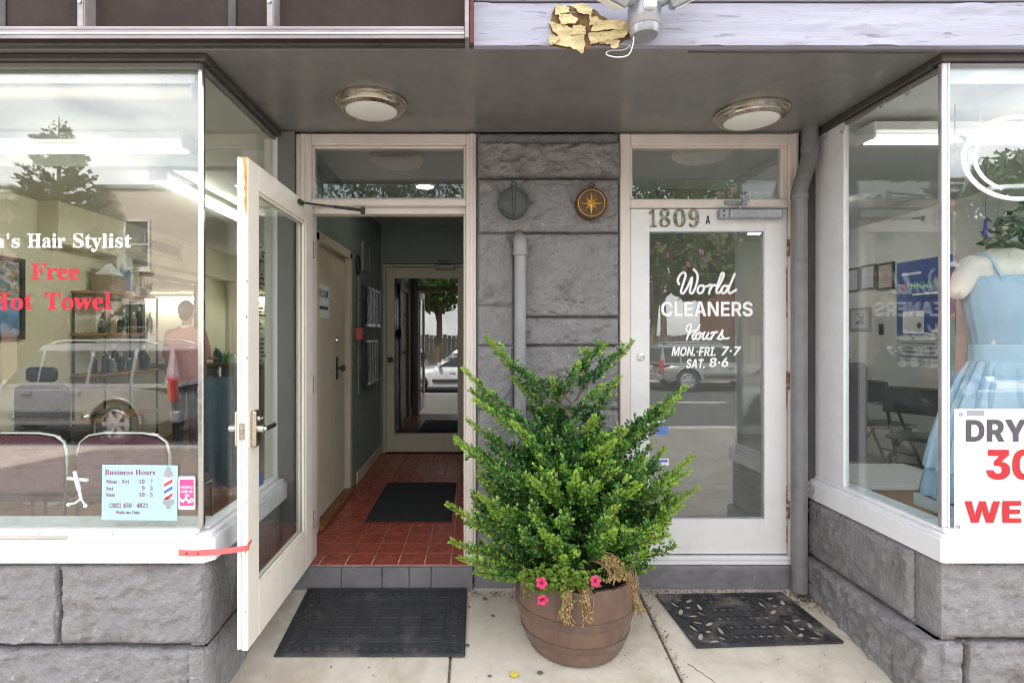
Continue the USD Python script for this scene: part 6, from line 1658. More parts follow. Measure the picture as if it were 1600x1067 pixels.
def shoot(pts, n, youngness, l0, plume):
    """n leaves set all round a twig, the outer ones young and pointing forward."""
    seg = np.r_[0, np.cumsum(np.linalg.norm(np.diff(pts, axis=0), axis=1))]
    L = seg[-1]
    at = lambda t: np.stack([np.interp(np.clip(t, 0, 1) * L, seg, pts[:, i]) for i in range(3)], 1)
    t = (np.arange(n) + r_.uniform(0, 1, n)) / n
    c, ax = at(t), unit(at(t + 0.04) - at(t - 0.04))
    rd = unit(np.cross(ax, r_.normal(0, 1, (n, 3))))
    tip = np.maximum(0, (t - 0.55) / 0.45)[:, None]
    d = unit(ax * (0.45 + 0.5 * tip) + rd * (1.0 - 0.35 * tip) + [0, 0, 0.25])
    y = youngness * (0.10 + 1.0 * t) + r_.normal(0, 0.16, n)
    l = (l0 * r_.uniform(0.75, 1.2, n) * (1 - 0.25 * tip[:, 0]))[:, None]
    w = l * 0.36
    c = c + rd * plume * r_.uniform(0.1, 1, n)[:, None] * (1 - 0.6 * tip)
    up = np.array([0, 0, 1.0]) + rd * 0.5 + r_.normal(0, 0.35, (n, 3))
    s = unit(np.cross(d, up))
    nr = np.cross(s, d)
    V = np.stack([c, c + d * l * 0.55 + s * w + nr * w * 0.35, c + d * l, c + d * l * 0.55 - s * w + nr * w * 0.35, c + d * l * 0.5], 1)
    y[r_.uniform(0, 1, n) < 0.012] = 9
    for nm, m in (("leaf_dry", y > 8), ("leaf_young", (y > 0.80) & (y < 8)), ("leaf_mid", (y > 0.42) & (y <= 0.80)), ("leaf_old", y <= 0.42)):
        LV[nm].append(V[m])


for p, outer in paths:
    h = p - base
    out = h * [1, 1, 0]
    ro = np.linalg.norm(out)
    z0 = max(0.0, h[2] - 0.62 * ro)                                # where the shoot leaves the middle of the bush
    b0 = base + np.array([r_.normal(0, 0.04), r_.normal(0, 0.03), z0 * r_.uniform(0.75, 1.0)])
    mid = b0 + (p - b0) * 0.45 + np.array([0, 0, -0.025 * ro]) + r_.normal(0, 0.02, 3)
    pts = spline([b0, mid, mid + (p - mid) * 0.55 + np.array([0, 0, -0.02 * ro]), p], 8)
    seglen = np.linalg.norm(np.diff(pts, axis=0), axis=1).sum()
    stems.append(tube(pts, np.linspace(0.0045, 0.0014, len(pts)), 5))
    start = 5
    sub = pts[start if not outer else 5:]
    sl = np.linalg.norm(np.diff(sub, axis=0), axis=1).sum()
    # how exposed to light the shoot is decides how bright its tip is
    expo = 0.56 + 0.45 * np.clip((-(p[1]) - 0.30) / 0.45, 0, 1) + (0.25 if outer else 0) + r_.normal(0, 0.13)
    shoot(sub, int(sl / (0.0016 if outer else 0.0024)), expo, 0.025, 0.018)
    ntw = int(sl / 0.034)
    for k in range(ntw):
        t = (k + r_.uniform(0, 1)) / ntw
        if outer and t > 0.8:
            continue
        i = int(t * (len(sub) - 2))
        ax = sub[i + 1] - sub[i]
        ax /= np.linalg.norm(ax) + 1e-9
        rd = np.cross(ax, r_.normal(0, 1, 3))
        rd /= np.linalg.norm(rd) + 1e-9
        d = ax * 0.75 + rd * 0.75 + np.array([0, 0, 0.15])
        d /= np.linalg.norm(d)
        tl = r_.uniform(0.04, 0.10) * (1 - 0.45 * t)
        tp = np.array([sub[i] + d * tl * q + np.array([0, 0, 0.012 * q * q]) for q in np.linspace(0, 1, 5)])
        if k % 2 == 0:
            stems.append(tube(tp, [0.0016, 0.0015, 0.0013, 0.0011, 0.0009], 3, caps=False))
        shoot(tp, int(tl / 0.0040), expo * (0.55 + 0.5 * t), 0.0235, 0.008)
obj("branches", stems, "bark_brown", sh, kind="stuff")
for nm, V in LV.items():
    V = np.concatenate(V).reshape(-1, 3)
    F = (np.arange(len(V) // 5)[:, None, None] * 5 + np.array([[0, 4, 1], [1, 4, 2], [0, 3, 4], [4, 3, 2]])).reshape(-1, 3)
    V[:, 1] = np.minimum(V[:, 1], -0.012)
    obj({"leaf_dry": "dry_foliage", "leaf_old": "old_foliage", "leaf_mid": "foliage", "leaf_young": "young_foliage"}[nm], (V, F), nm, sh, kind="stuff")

# ------------------------------------------------------------------ petunias and dead vines over the rim
pe = thing("petunia", "trailing petunia with pink flowers over the barrel rim", "flowering plant", (bX, bY - 0.28, bZ + 0.36))
V = ([], [])
for k in range(560):
    px, py = r_.normal(872, 30), r_.normal(903, 11)
    px = min(max(px, 818), 934)
    d = 2.505 - 0.0004 * (py - 900) + 0.09 * ((px - 893) / 90) ** 2 + r_.uniform(-0.025, 0.05)
    c = P(px, py, d)
    dd = np.array([r_.normal(0, 0.8), -0.6 + r_.normal(0, 0.5), r_.normal(0.1, 0.5)])
    dd /= np.linalg.norm(dd)
    l = r_.uniform(0.02, 0.038)
    leaf(V, c, dd, np.array([0, -0.5, 1.0]) + r_.normal(0, 0.4, 3), l, l * 0.3)
obj("leaves", (np.vstack(V[0]), np.vstack(V[1])), "petunia_leaf", pe, kind="stuff")


def flower(px, py, d, face):
    c = P(px, py, d)
    f = np.array(face, float)
    f /= np.linalg.norm(f)
    u = np.cross([0, 0, 1.0], f)
    u /= np.linalg.norm(u)
    v = np.cross(f, u)
    n = 40
    ang = np.arange(n) * 2 * np.pi / n
    ringz = [(0.003, -0.026), (0.005, -0.010), (0.012, 0.0), (0.021, 0.004), (0.025, -0.004)]
    pts = []
    for r, z in ringz:
        lob = 1 + (0.13 * np.cos(5 * ang) if r > 0.015 else 0) * 1.0
        wav = 0.003 * np.cos(10 * ang + px) if r > 0.015 else 0 * ang
        pts.append(c + (r * lob * np.cos(ang))[:, None] * u + (r * lob * np.sin(ang))[:, None] * v + (z + wav)[:, None] * f)
    pts = np.vstack(pts)
    i, j = np.meshgrid(np.arange(4), np.arange(n), indexing="ij")
    q = np.stack([i * n + j, i * n + (j + 1) % n, (i + 1) * n + (j + 1) % n, (i + 1) * n + j], -1).reshape(-1, 4)
    fl_ = obj("flower", (pts, np.vstack([q[:, [0, 1, 2]], q[:, [0, 2, 3]]])), "petunia_pink", pe, smooth=True)
    obj("throat", hull((c - f * 0.004, 0.0048), n=10), "petunia_throat", fl_)
    obj("stalk", tube([c - f * 0.03, c - f * 0.05 + [0, 0.02, 0.02], c + [0, 0.06, 0.03]], 0.002, 5), "petunia_leaf", fl_)


flower(846, 911, 2.445, (-0.25, -1, 0.25))
flower(848, 938, 2.46, (0.1, -1, -0.1))
flower(931, 908, 2.445, (0.3, -1, 0.3))
flower(1024, 838, 2.62, (0.8, -0.7, 0.4))
dv = thing("dead_vine", "dry straw coloured vines hanging over the barrel front", "dead plant", (bX, bY - 0.29, bZ + 0.3))
for nm, path, n, wd in (("vine", [(884, 912), (887, 940), (885, 962), (890, 976)], 26, 7), ("vine", [(912, 915), (918, 945), (917, 968), (922, 986)], 26, 7), ("vine", [(980, 888), (986, 915), (992, 940), (1002, 958)], 34, 7), ("vine_tangle", [(935, 868), (955, 880), (965, 900), (950, 905)], 34, 16)):
    parts = []
    for k in range(n):
        q = []
        ox, oy = r_.normal(0, wd * 0.5), r_.normal(0, 4)
        for i, (px, py) in enumerate(path):
            d = 2.50 + 0.30 * ((px - 893) / 130) ** 2 + (0.012 if i else 0.05) * (1 if nm == "vine" else 2.2)
            if py > 940:
                d += 0.0012 * (py - 940) 
            q.append(P(px + ox + r_.normal(0, wd * 0.35), py + oy + r_.normal(0, 3), d - r_.uniform(0.0, 0.03)))
        q = spline(q, 5)[: r_.integers(8, 17)]
        parts.append(tube(q, r_.uniform(0.001, 0.0024), 4, caps=False))
    curl = ([], [])
    for k in range(n * 6):
        t = r_.uniform(0.1, 1) * (len(path) - 1)
        i = min(int(t), len(path) - 2)
        px, py = np.array(path[i]) + (np.array(path[i + 1]) - np.array(path[i])) * (t - i)
        c = P(px + r_.normal(0, wd * 0.55), py + r_.normal(0, 3), 2.475 + 0.30 * ((px - 893) / 130) ** 2 + max(0, 0.0012 * (py - 940)))
        dd = r_.normal(0, 1, 3)
        dd /= np.linalg.norm(dd)
        leaf(curl, c, dd, r_.normal(0, 1, 3), r_.uniform(0.008, 0.02), r_.uniform(0.003, 0.006))
    obj(nm, parts + [(np.vstack(curl[0]), np.vstack(curl[1]))], "straw", dv, kind="stuff")

# fallen leaf and small litter on the pavement
mat("leaf_yellow", (0.62, 0.50, 0.08), 0.6, 0.1, 30)
mat("litter", (0.30, 0.21, 0.12), 0.9, 0.5, 30, island=0.7)
mat("gum_grey", (0.12, 0.11, 0.10), 0.8, 0.2, 20)
c = on_ground(803, 1054)
yl = thing("fallen_leaf", "yellow fallen leaf lying on the pavement by the planter", "leaf", c)
obj("blade", drape(prism(Polygon([(c[0] + r * math.cos(a), c[1] + 1.2 * r * math.sin(a)) for a, r in [(0, 0.022), (0.5, 0.014), (1.0, 0.022), (1.57, 0.019), (2.2, 0.023), (2.7, 0.014), (3.2, 0.022), (3.8, 0.015), (4.4, 0.018), (5.2, 0.016), (5.8, 0.02)]]), 0.0015, T(0, 0, 0.003))), "leaf_yellow", yl)
obj("stem", drape(tube([(c[0] + 0.02, c[1], 0.004), (c[0] + 0.035, c[1] - 0.008, 0.005)], 0.001, 5)), "leaf_yellow", yl)
spots = []
for px, py in ((844, 1051), (730, 1008), (765, 1056), (733, 948), (770, 962), (757, 935)):
    c = on_ground(px, py)
    s = affinity.scale(Point(c[0], c[1]).buffer(0.011, 8), r_.uniform(0.7, 1.3), r_.uniform(0.6, 1.0))
    spots.append(drape(prism(s, 0.0012, T(0, 0, 0.0025))))
obj("gum_spots", spots, "gum_grey", kind="stuff", label="old dark chewing gum spots on the pavement", cat_="gum spots")
for path in ([(1.02, -0.62), (1.10, -0.75), (1.13, -0.9), (1.25, -1.05)], [(-0.3, -0.85), (-0.22, -0.98), (-0.24, -1.12)]):
    q = spline([(x, y, float(gz(y)) + 0.0005) for x, y in path], 10)
    q = q + r_.normal(0, 0.003, q.shape) * [1, 1, 0]
    obj("pavement_crack", tube(q, np.linspace(0.0022, 0.0008, len(q)), 4), "joint_dirt", walk)
V = ([], [])
for k in range(900):
    w = r_.uniform(0, 1)
    if w < 0.30:
        x, y = r_.uniform(0.9, 1.95), -0.05 - abs(r_.normal(0, 0.025))
    elif w < 0.55:
        x, y = 1.87 + r_.normal(0, 0.04), -0.10 - abs(r_.normal(0, 0.06))
    elif w < 0.7:
        x, y = r_.uniform(-0.05, 0.3), -0.06 - abs(r_.normal(0, 0.03))
    elif w < 0.85:
        x, y = 0.955 + r_.normal(0, 0.012), r_.uniform(-1.2, -0.1)
    else:
        x, y = r_.uniform(-1.0, 1.85), r_.uniform(-1.1, -0.08)
    c = np.array([x, y, float(gz(y)) + 0.004])
    a = r_.uniform(0, 2 * math.pi)
    leaf(V, c, np.array([math.cos(a), math.sin(a), r_.uniform(0, 0.4)]), np.array([0, 0, 1.0]) + r_.normal(0, 0.3, 3), r_.uniform(0.005, 0.018), r_.uniform(0.002, 0.005))
obj("leaf_litter", (np.vstack(V[0]), np.vstack(V[1])), "litter", kind="stuff", label="crumbs of dry leaves along the step and joints", cat_="leaf litter")
# ------------------------------------------------------------------ the street behind the camera (seen mirrored in the panes)
mat("car_silver", (0.27, 0.265, 0.27), 0.28, 0.03, 3, metallic=0.35, coat=0.6)
mat("car_white", (0.72, 0.72, 0.72), 0.3, 0.03, 3, coat=0.6)
mat("car_dark", (0.04, 0.045, 0.06), 0.25, 0.03, 3, coat=0.8)
mat("car_blue", (0.05, 0.09, 0.20), 0.25, 0.03, 3, coat=0.8)
mat("car_glass", (0.02, 0.025, 0.025), 0.06, 0.05, 3, spec=0.8)
mat("tyre", (0.025, 0.025, 0.027), 0.8, 0.15, 20)
mat("rim_alloy", (0.5, 0.5, 0.52), 0.3, 0.05, 10, metallic=0.8)
mat("tail_red", (0.45, 0.02, 0.015), 0.2, 0.05, 10, coat=0.8)
mat("head_lamp", (0.7, 0.72, 0.75), 0.15, 0.05, 10, coat=0.8)
mat("plastic_dark", (0.06, 0.06, 0.065), 0.6, 0.1, 10)


def car(name, label, x, y, z0, paint, suv=True, heading=-1, L=4.7, H=1.74, W=1.84, group=None):
    """Car along x; heading -1: the nose points to -x."""
    t = thing(name, label, "suv" if suv else "car", (x, y, z0), group)
    M = T(x, y, z0) @ (np.diag([-1.0, 1, 1, 1]) if heading > 0 else np.eye(4))
    rw = 0.375 if suv else 0.32
    wb0, wb1 = -L * 0.30, L * 0.285                       # front axle, rear axle
    zb = 0.34 if suv else 0.24
    belt = H * 0.60
    low = Polygon([(-L / 2 + 0.04, zb + 0.06), (-L / 2, zb + 0.2), (-L / 2 + 0.03, belt - 0.28), (-L / 2 + 0.16, belt - 0.16), (-L * 0.2, belt - 0.02), (-L * 0.13, belt), (L / 2 - 0.06, belt + 0.0), (L / 2 - 0.03, belt - 0.12), (L / 2, zb + 0.34), (L / 2 - 0.03, zb + 0.06), (L / 2 - 0.12, zb), (-L / 2 + 0.15, zb)])
    def ext(poly, w, taper=None):
        cs = m3.CrossSection([list(map(tuple, np.array(poly.exterior.coords)[:-1]))], m3.FillRule.Positive if poly.exterior.is_ccw else m3.FillRule.EvenOdd)
        return m3.Manifold.extrude(cs, w).rotate((90, 0, 0)).translate((0, w / 2, 0))
    core = ext(low.buffer(-0.03).buffer(0.03), W - 0.10)
    wide = ext(low.buffer(-0.05), W)
    body = m3.Manifold.batch_hull([core, wide]) if False else core + wide
    # shoulders: hull slices along x keep the bodywork rounded
    slices = []
    xs = np.linspace(-L / 2 + 0.02, L / 2 - 0.02, 15)
    pr = []
    for a in xs:
        line = low.intersection(LineString([(a, -1), (a, 3)]))
        b = line.bounds
        zl, zh = b[1], b[3]
        e = abs(a) / (L / 2)
        w = W / 2 - 0.16 * max(0, e - 0.72) / 0.28
        pr.append([(a, s * (w - 0.05), zl + 0.02) for s in (-1, 1)] + [(a, s * w, zl + (zh - zl) * 0.45) for s in (-1, 1)] + [(a, s * (w - 0.03), zh - 0.1) for s in (-1, 1)] + [(a, s * (w - 0.13), zh) for s in (-1, 1)])
    body = m3.Manifold()
    for p, q in zip(pr[:-1], pr[1:]):
        body = body + m3.Manifold.hull_points(np.array(p + q, dtype=np.float64))
    if suv:
        roof = [(-L * 0.14, belt - 0.05, 0.80), (-L * 0.02, H - 0.03, 0.64), (L * 0.12, H, 0.64), (L * 0.36, H - 0.03, 0.63), (L / 2 - 0.16, H - 0.10, 0.62), (L / 2 - 0.04, belt - 0.05, 0.80)]
    else:
        roof = [(-L * 0.18, belt - 0.05, 0.78), (-L * 0.02, H - 0.04, 0.58), (L * 0.10, H, 0.58), (L * 0.22, H - 0.05, 0.57), (L * 0.40, belt - 0.03, 0.74)]
    pts = np.array([(a, s * w * W / 1.84, zz) for a, zz, w in roof for s in (-1, 1)] + [(roof[0][0], s * 0.86 * W / 1.84, belt - 0.06) for s in (-1, 1)] + [(roof[-1][0], s * 0.86 * W / 1.84, belt - 0.06) for s in (-1, 1)], dtype=np.float64)
    green = m3.Manifold.hull_points(pts)
    for ax in (wb0, wb1):
        body = body - m3.Manifold.cylinder(W + 1, rw + 0.06, circular_segments=32).rotate((90, 0, 0)).translate((ax, W / 2 + 0.5, rw))
    obj("body", move(body, M), paint, t, smooth=25)
    obj("cabin", move(green, M), paint, t, smooth=25)
    # side windows: slices of a slightly larger cabin between the pillars
    cs = [(-0.125, -0.015), (-0.005, 0.165), (0.18, 0.325), (0.34, 0.455)] if suv else [(-0.15, 0.02), (0.03, 0.2), (0.21, 0.29)]
    big = m3.Manifold.hull_points(pts * [1, 1.012, 1] + [0, 0, 0])
    for s in (-1, 1):
        for a, b in cs:
            cut = m3.Manifold.cube((L * (b - a), 0.5, (H - belt) - 0.15)).translate((L * a, 0.35 if s > 0 else -0.85, belt + 0.02))
            g = big ^ cut
            if g.num_tri():
                obj("side_window", move(g, M), "car_glass", t)
    bigx = m3.Manifold.hull_points(pts * [1.008, 1, 1])
    for a0, a1, nm in ((-L / 2, roof[1][0] - 0.1, "windscreen"), ((L * 0.40) if suv else L * 0.24, L / 2 + 0.1, "rear_window")):
        cut = m3.Manifold.cube((a1 - a0, 1.16, (H - belt) - 0.17)).translate((a0, -0.58, belt + 0.03))
        g = bigx ^ cut
        if g.num_tri():
            obj(nm, move(g, M), "car_glass", t)
    for ax in (wb0, wb1):
        for s in (-1, 1):
            C = T(ax, s * (W / 2 - 0.02), rw) @ RX(90 if s < 0 else -90)
            wl = obj("wheel", move(lathe([(rw * 0.62, -0.2), (rw * 0.95, -0.2), (rw, -0.17), (rw, -0.03), (rw * 0.95, 0.0), (rw * 0.70, 0.005), (rw * 0.66, -0.02)], 36), M @ C), "tyre", t, smooth=40)
            sp = [lathe([(rw * 0.68, -0.01), (rw * 0.62, 0.0), (rw * 0.60, -0.06), (0, -0.07)], 36)]
            for k in range(6):
                sp.append(move(bx(0.03, rw * 0.64, -0.035, 0.035, -0.055, -0.008, 0.008), RZ(60 * k)))
            sp.append(lathe([(0.07, -0.06), (0.07, -0.005), (0.05, 0.0), (0, 0.0)], 20))
            obj("rim", move(sp, M @ C), "rim_alloy", wl, smooth=30)
            arch = [(ax + (rw + 0.075) * math.cos(a), s * (W / 2 - 0.005), rw + (rw + 0.075) * math.sin(a)) for a in np.linspace(0.05, math.pi - 0.05, 20)]
            obj("fender_flare", move(tube(arch, 0.03, 8), M), paint if suv else "plastic_dark", t, smooth=50)
    for s in (-1, 1):
        obj("tail_light", move(rbox(L / 2 - 0.13, L / 2 + 0.005, s * (W / 2 - 0.09) - 0.075, s * (W / 2 - 0.09) + 0.075, belt - 0.30, belt + (0.12 if suv else -0.08), 0.03), M), "tail_red", t, smooth=40)
        obj("headlight", move(rbox(-L / 2 + 0.02, -L / 2 + 0.25, s * (W / 2 - 0.22) - 0.12, s * (W / 2 - 0.22) + 0.12, belt - 0.36, belt - 0.20, 0.03), M), "head_lamp", t, smooth=40)
        obj("wing_mirror", move(rbox(-L * 0.13 - 0.05, -L * 0.13 + 0.05, s * (W / 2 + 0.09) - 0.09, s * (W / 2 + 0.09) + 0.09, belt + 0.02, belt + 0.17, 0.03), M), paint, t, smooth=40)
        obj("door_handle", [move(rbox(L * a - 0.09, L * a + 0.09, s * (W / 2 + 0.005) - 0.016, s * (W / 2 + 0.005) + 0.016, belt - 0.17, belt - 0.13, 0.012), M) for a in (0.14,)], paint, t, smooth=40)
        obj("door_handle", [move(rbox(L * a - 0.09, L * a + 0.09, s * (W / 2 + 0.005) - 0.016, s * (W / 2 + 0.005) + 0.016, belt - 0.17, belt - 0.13, 0.012), M) for a in (-0.04,)], paint, t, smooth=40)
        obj("side_moulding", move(rbox(wb0 + 0.55, wb1 - 0.55, s * (W / 2 + 0.002) - 0.02, s * (W / 2 + 0.002) + 0.02, zb + 0.16, zb + 0.26, 0.015), M), "plastic_dark", t, smooth=40)
        if suv:
            obj("roof_rail", move(tube([(-L * 0.0, s * 0.60, H - 0.01), (L * 0.05, s * 0.60, H + 0.05), (L * 0.36, s * 0.60, H + 0.04), (L * 0.41, s * 0.60, H - 0.03)], 0.018, 8), M), "rim_alloy", t, smooth=50)
    obj("rear_bumper", move(rbox(L / 2 - 0.12, L / 2 + 0.07, -W / 2 + 0.06, W / 2 - 0.06, zb + 0.04, zb + 0.26, 0.05), M), paint if suv else paint, t, smooth=40)
    obj("front_bumper", move(rbox(-L / 2 - 0.05, -L / 2 + 0.14, -W / 2 + 0.08, W / 2 - 0.08, zb + 0.02, zb + 0.24, 0.05), M), "plastic_dark", t, smooth=40)
    obj("number_plate", move(bx(L / 2 + 0.005, L / 2 + 0.02, -0.16, 0.16, belt - 0.26, belt - 0.11, 0.004), M), "car_white", t)
    return t


rz = -0.42
car("parked_suv", "silver estate shaped four wheel drive parked at the kerb opposite the barber shop", -7.53, -8.78, rz, "car_silver", True, -1, 4.7, 1.76)
car("parked_car", "white saloon car parked at the near kerb straight behind the open doorway", -0.6, -8.8, rz, "car_white", False, -1, 4.5, 1.44)
car("parked_car", "silver grey car parked across the street before the hedge", 8.2, -15.6, rz, "car_silver", True, 1, 4.3, 1.6)
car("parked_car", "dark blue car parked across the street at the corner", 13.2, -15.6, rz, "car_blue", False, 1, 4.5, 1.42)
car("parked_car", "dark car parked across the street left of the beige building", -21.0, -15.6, rz, "car_dark", False, 1, 4.5, 1.42)

mat("brick_red", (0.28, 0.13, 0.095), 0.85, 0.2, 8, bump=0.2, bscale=60)
mat("brick_brown", (0.24, 0.16, 0.12), 0.85, 0.2, 8, bump=0.2, bscale=60)
mat("render_beige", (0.55, 0.46, 0.38), 0.85, 0.08, 2, dirt=(0.47, 0.38, 0.31), dirt_scale=0.8)
mat("cornice_cream", (0.66, 0.62, 0.55), 0.7, 0.06, 3)
mat("roof_grey", (0.30, 0.30, 0.32), 0.8, 0.1, 3)
mat("house_glass", (0.06, 0.07, 0.08), 0.08, 0.1, 2, spec=0.8)
mat("door_green", (0.05, 0.12, 0.09), 0.5, 0.1, 4)


def house(label, x0, x1, y, h, wall, storeys=2, nwin=3, depth=9, cornice=True, door=True, parapet=0.0):
    t = thing("row_house", label, "house", ((x0 + x1) / 2, y, -0.3), None)
    obj("wall", bx(x0, x1, y - depth, y, -0.4, h, 0.02), wall, t)
    if cornice:
        cn = obj("cornice", [bx(x0 - 0.05, x1 + 0.05, y, y + 0.22, h - 0.55, h - 0.32, 0.02), bx(x0 - 0.1, x1 + 0.1, y, y + 0.38, h - 0.319, h - 0.12, 0.03), bx(x0 - 0.14, x1 + 0.14, y, y + 0.5, h - 0.119, h, 0.02)], "cornice_cream", t)
        for k in range(int((x1 - x0) / 0.6)):
            obj("bracket", bx(x0 + 0.2 + 0.6 * k, x0 + 0.32 + 0.6 * k, y + 0.221, y + 0.34, h - 0.58, h - 0.33, 0.01), "cornice_cream", cn)
    else:
        obj("coping", bx(x0 - 0.08, x1 + 0.08, y - depth, y + 0.1, h, h + 0.16, 0.02), "roof_grey", t)
    obj("roof", bx(x0 + 0.2, x1 - 0.2, y - depth + 0.2, y - 0.3, h, h + 0.08, 0.01), "roof_grey", t)
    fh = (h - 0.7) / storeys
    for s in range(storeys):
        for k in range(nwin):
            xc = x0 + (x1 - x0) * (k + 0.5) / nwin
            if s == 0 and door and k == nwin - 1:
                d = obj("door", bx(xc - 0.5, xc + 0.5, y + 0.0, y + 0.06, -0.1, 2.1, 0.01), "door_green", t)
                obj("handle", hull((np.array([xc + 0.4, y + 0.09, 1.0]), 0.04), n=8), "nickel", d)
                continue
            zb = s * fh + 0.8
            w = obj("window", ring_frame_y(xc - 0.52, xc + 0.52, y + 0.001, y + 0.07, zb, zb + fh * 0.6, 0.09), "cornice_cream", t)
            obj("pane", bx(xc - 0.43, xc + 0.43, y + 0.002, y + 0.03, zb + 0.09, zb + fh * 0.6 - 0.09, 0), "house_glass", w)
            obj("sash_bar", bx(xc - 0.43, xc + 0.43, y + 0.0301, y + 0.055, zb + fh * 0.3 - 0.03, zb + fh * 0.3 + 0.03, 0), "cornice_cream", w)
            obj("sill", bx(xc - 0.6, xc + 0.6, y + 0.001, y + 0.14, zb - 0.12, zb - 0.001, 0.01), "cornice_cream", w)


def ring_frame_y(x0, x1, y0, y1, z0, z1, w):
    return [bx(x0, x0 + w, y0, y1, z0, z1, 0.01), bx(x1 - w, x1, y0, y1, z0, z1, 0.01), bx(x0 + w, x1 - w, y0, y1, z0, z0 + w, 0.01), bx(x0 + w, x1 - w, y0, y1, z1 - w, z1, 0.01)]


house("red brick house with cream cornice farthest left across the street", -31, -25.0, -20, 8.2, "brick_red", 2, 3)
house("brown brick house with cream cornice second from left across the street", -24.9, -18.1, -20, 7.3, "brick_brown", 2, 3)
house("low beige rendered building with plain flat roof across the street", -15.0, -8.4, -20, 7.2, "render_beige", 2, 2, cornice=False, door=False)
house("red brick house right of the gap opposite the doorways", 13.2, 19.3, -20, 7.6, "brick_red", 2, 3)
house("brown brick house at the right end across the street", 24.5, 33, -20, 7.0, "brick_brown", 2, 3)

# fence and trees between the houses
fe = thing("picket_fence", "long grey wooden fence across the street under the trees", "fence", (2.2, -19.6, -0.3))
mat("fence_wood", (0.25, 0.22, 0.19), 0.85, 0.25, 10, stretch=(4, 4, 0.4))
for k in range(90):
    x = -8.2 + 0.237 * k
    obj("board", bx(x, x + 0.215, -19.62, -19.60, -0.3, 1.45 + 0.03 * math.sin(k * 1.7), 0.004), "fence_wood", fe)
obj("rail", bx(-8.2, 13.1, -19.66, -19.621, 0.2, 0.3, 0.004), "fence_wood", fe)
obj("rail", bx(-8.2, 13.1, -19.66, -19.621, 1.1, 1.2, 0.004), "fence_wood", fe)
mat("tree_bark", (0.16, 0.12, 0.085), 0.9, 0.3, 10, bump=0.5, bscale=30)
mat("tree_leaf", (0.10, 0.20, 0.05), 0.5, 0.3, 3, island=0.45, trans=0.2)
mat("tree_leaf_light", (0.15, 0.26, 0.05), 0.5, 0.3, 3, island=0.45, trans=0.2)
mat("conifer_leaf", (0.10, 0.15, 0.05), 0.6, 0.3, 3, island=0.4, trans=0.1)
mat("blossom", (0.45, 0.10, 0.22), 0.6, 0.3, 3, island=0.4)


def leaf_cloud(r, n, centres, size):
    c = np.array([q[0] for q in centres])
    rad = np.array([q[1] for q in centres])
    k = r.integers(0, len(c), n)
    d = r.normal(0, 1, (n, 3))
    d /= np.linalg.norm(d, axis=1, keepdims=True)
    p = c[k] + d * (rad[k] * r.uniform(0.35, 1.0, n) ** 0.6)[:, None] * [1, 1, 0.8]
    u = r.normal(0, 1, (n, 3))
    u /= np.linalg.norm(u, axis=1, keepdims=True)
    v = np.cross(u, r.normal(0, 1, (n, 3)))
    v /= np.linalg.norm(v, axis=1, keepdims=True)
    s = size * r.uniform(0.6, 1.4, (n, 1))
    V = np.stack([p - u * s, p + v * s * 0.55, p + u * s, p - v * s * 0.55], 1).reshape(-1, 3)
    F = np.arange(n)[:, None] * 4
    return V, np.vstack([F + [0, 1, 2], F + [0, 2, 3]])


def tree(name, label, x, y, h, crown, seed, leafm="tree_leaf", n=7000, flowers=False):
    r = np.random.default_rng(seed)
    t = thing(name, label, "tree", (x, y, -0.3))
    lean = r.normal(0, 0.25, 2)
    top = np.array([x + lean[0], y + lean[1], h * 0.55])
    tr = obj("trunk", tube(spline([(x, y, -0.45), (x + 0.05, y, h * 0.2), top], 6), np.linspace(0.2, 0.11, 13), 12), "tree_bark", t, smooth=True)
    cen, limbs = [], []
    for k in range(15):
        a = 2 * math.pi * k / 15 + r.uniform(-0.3, 0.3)
        rr = crown * r.uniform(0.25, 0.8)
        e = np.array([x + rr * math.cos(a), y + rr * math.sin(a), h * r.uniform(0.5, 0.92)])
        s = np.array([x, y, h * r.uniform(0.28, 0.5)])
        obj("limb", tube(spline([s, (s + e) / 2 + [0, 0, 0.3], e], 5), np.linspace(0.07, 0.02, 11), 7), "tree_bark", tr, smooth=True)
        cen.append((e, crown * r.uniform(0.28, 0.45)))
    cen.append((np.array([x, y, h * 0.9]), crown * 0.4))
    obj("crown", leaf_cloud(r, n, cen, 0.13), leafm, t, kind="stuff")
    if flowers:
        obj("blossom", leaf_cloud(r, 500, cen[::3], 0.13), "blossom", t, kind="stuff")


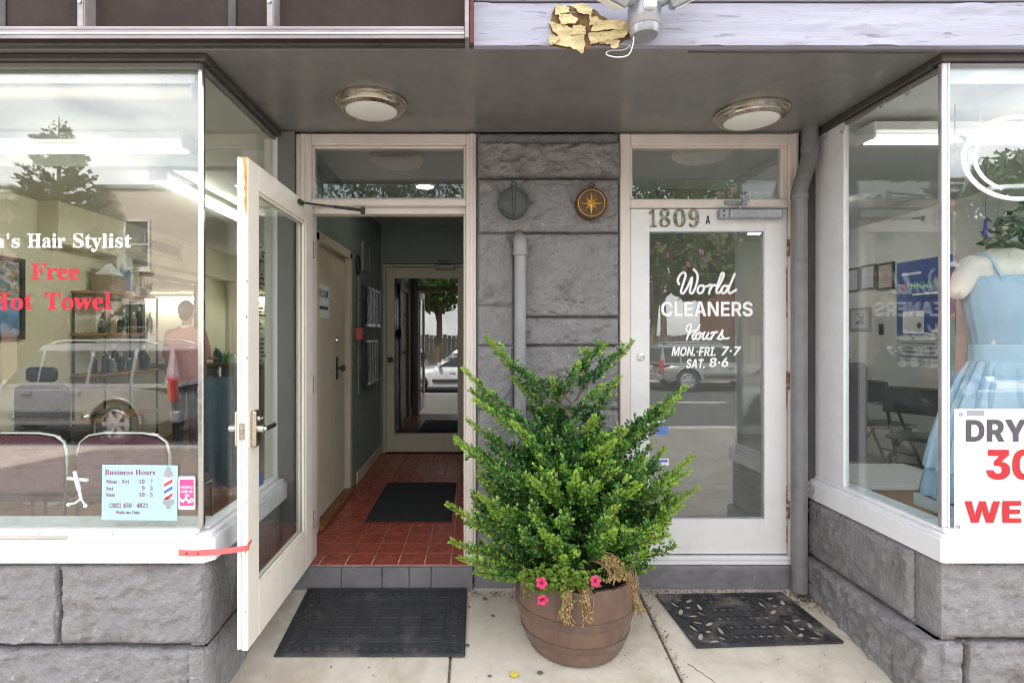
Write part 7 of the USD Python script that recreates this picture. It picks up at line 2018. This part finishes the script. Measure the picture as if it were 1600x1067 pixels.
def conifer(label, x, y, h, w, seed):
    r = np.random.default_rng(seed)
    t = thing("conifer", label, "tree", (x, y, -0.3))
    obj("trunk", tube([(x, y, -0.45), (x, y, h * 0.5), (x, y, h)], [0.22, 0.13, 0.02], 12), "tree_bark", t, smooth=True)
    V, F, n = [], [], 0
    for k in range(190):
        f = r.uniform(0, 1) ** 0.8
        z = h * (0.12 + 0.86 * f)
        L = w * (1 - f) ** 0.75 * r.uniform(0.7, 1.15) + 0.15
        a = r.uniform(0, 2 * math.pi)
        d = np.array([math.cos(a), math.sin(a), 0])
        for q in range(max(8, int(L * 42))):
            s = r.uniform(0.12, 1)
            c = np.array([x, y, z]) + d * L * s + np.array([0, 0, 0.35 * L * s * s - 0.05]) + r.normal(0, 0.05, 3)
            u = d + np.array([0, 0, 0.35]) + r.normal(0, 0.45, 3)
            u /= np.linalg.norm(u)
            v = np.cross(u, r.normal(0, 1, 3))
            v /= np.linalg.norm(v)
            ll = r.uniform(0.14, 0.26)
            V += [c, c + u * ll * 0.5 + v * 0.05, c + u * ll, c + u * ll * 0.5 - v * 0.05]
            F += [[n, n + 1, n + 2], [n, n + 2, n + 3]]
            n += 4
    obj("crown", (np.array(V), np.array(F)), "conifer_leaf", t, kind="stuff")


conifer("tall feathery conifer between the brown house and the beige building", -15.6, -18.9, 9.6, 2.6, 1)
tree("street_tree", "green tree with thin light trunk straight behind the open doorway", -1.9, -17.6, 6.2, 2.4, 2, "tree_leaf_light")
tree("street_tree", "broad green tree behind the silver grey car", 7.0, -18.6, 6.6, 2.7, 3, flowers=True)
tree("street_tree", "green tree in pink blossom beside the red brick house", 10.8, -18.8, 7.4, 3.0, 4, "tree_leaf_light", flowers=True)
tree("street_tree", "dark green tree right of the red brick house", 20.4, -18.5, 8.2, 3.0, 5)
tree("street_tree", "dark green tree beside the brown brick house at the right end", 23.6, -19.0, 7.6, 2.4, 6)
tree("street_tree", "tall dark tree rising behind the beige building", -10.6, -31.0, 11.5, 3.0, 7)
tree("street_tree", "tall green tree rising behind the fence opposite the pillar", 3.6, -25.0, 12.5, 4.2, 8, n=7500)
tree("street_tree", "tall green tree rising behind the fence left of the doorway view", -4.6, -25.0, 12.0, 4.4, 9, n=7500)
tree("street_tree", "tall light green tree rising behind the fence opposite the cleaners door", 9.8, -25.5, 13.0, 4.2, 10, "tree_leaf_light", n=7500)
tree("street_tree", "tall dark green tree rising behind the red brick house", 16.0, -32.0, 13.5, 4.4, 11, n=7000)
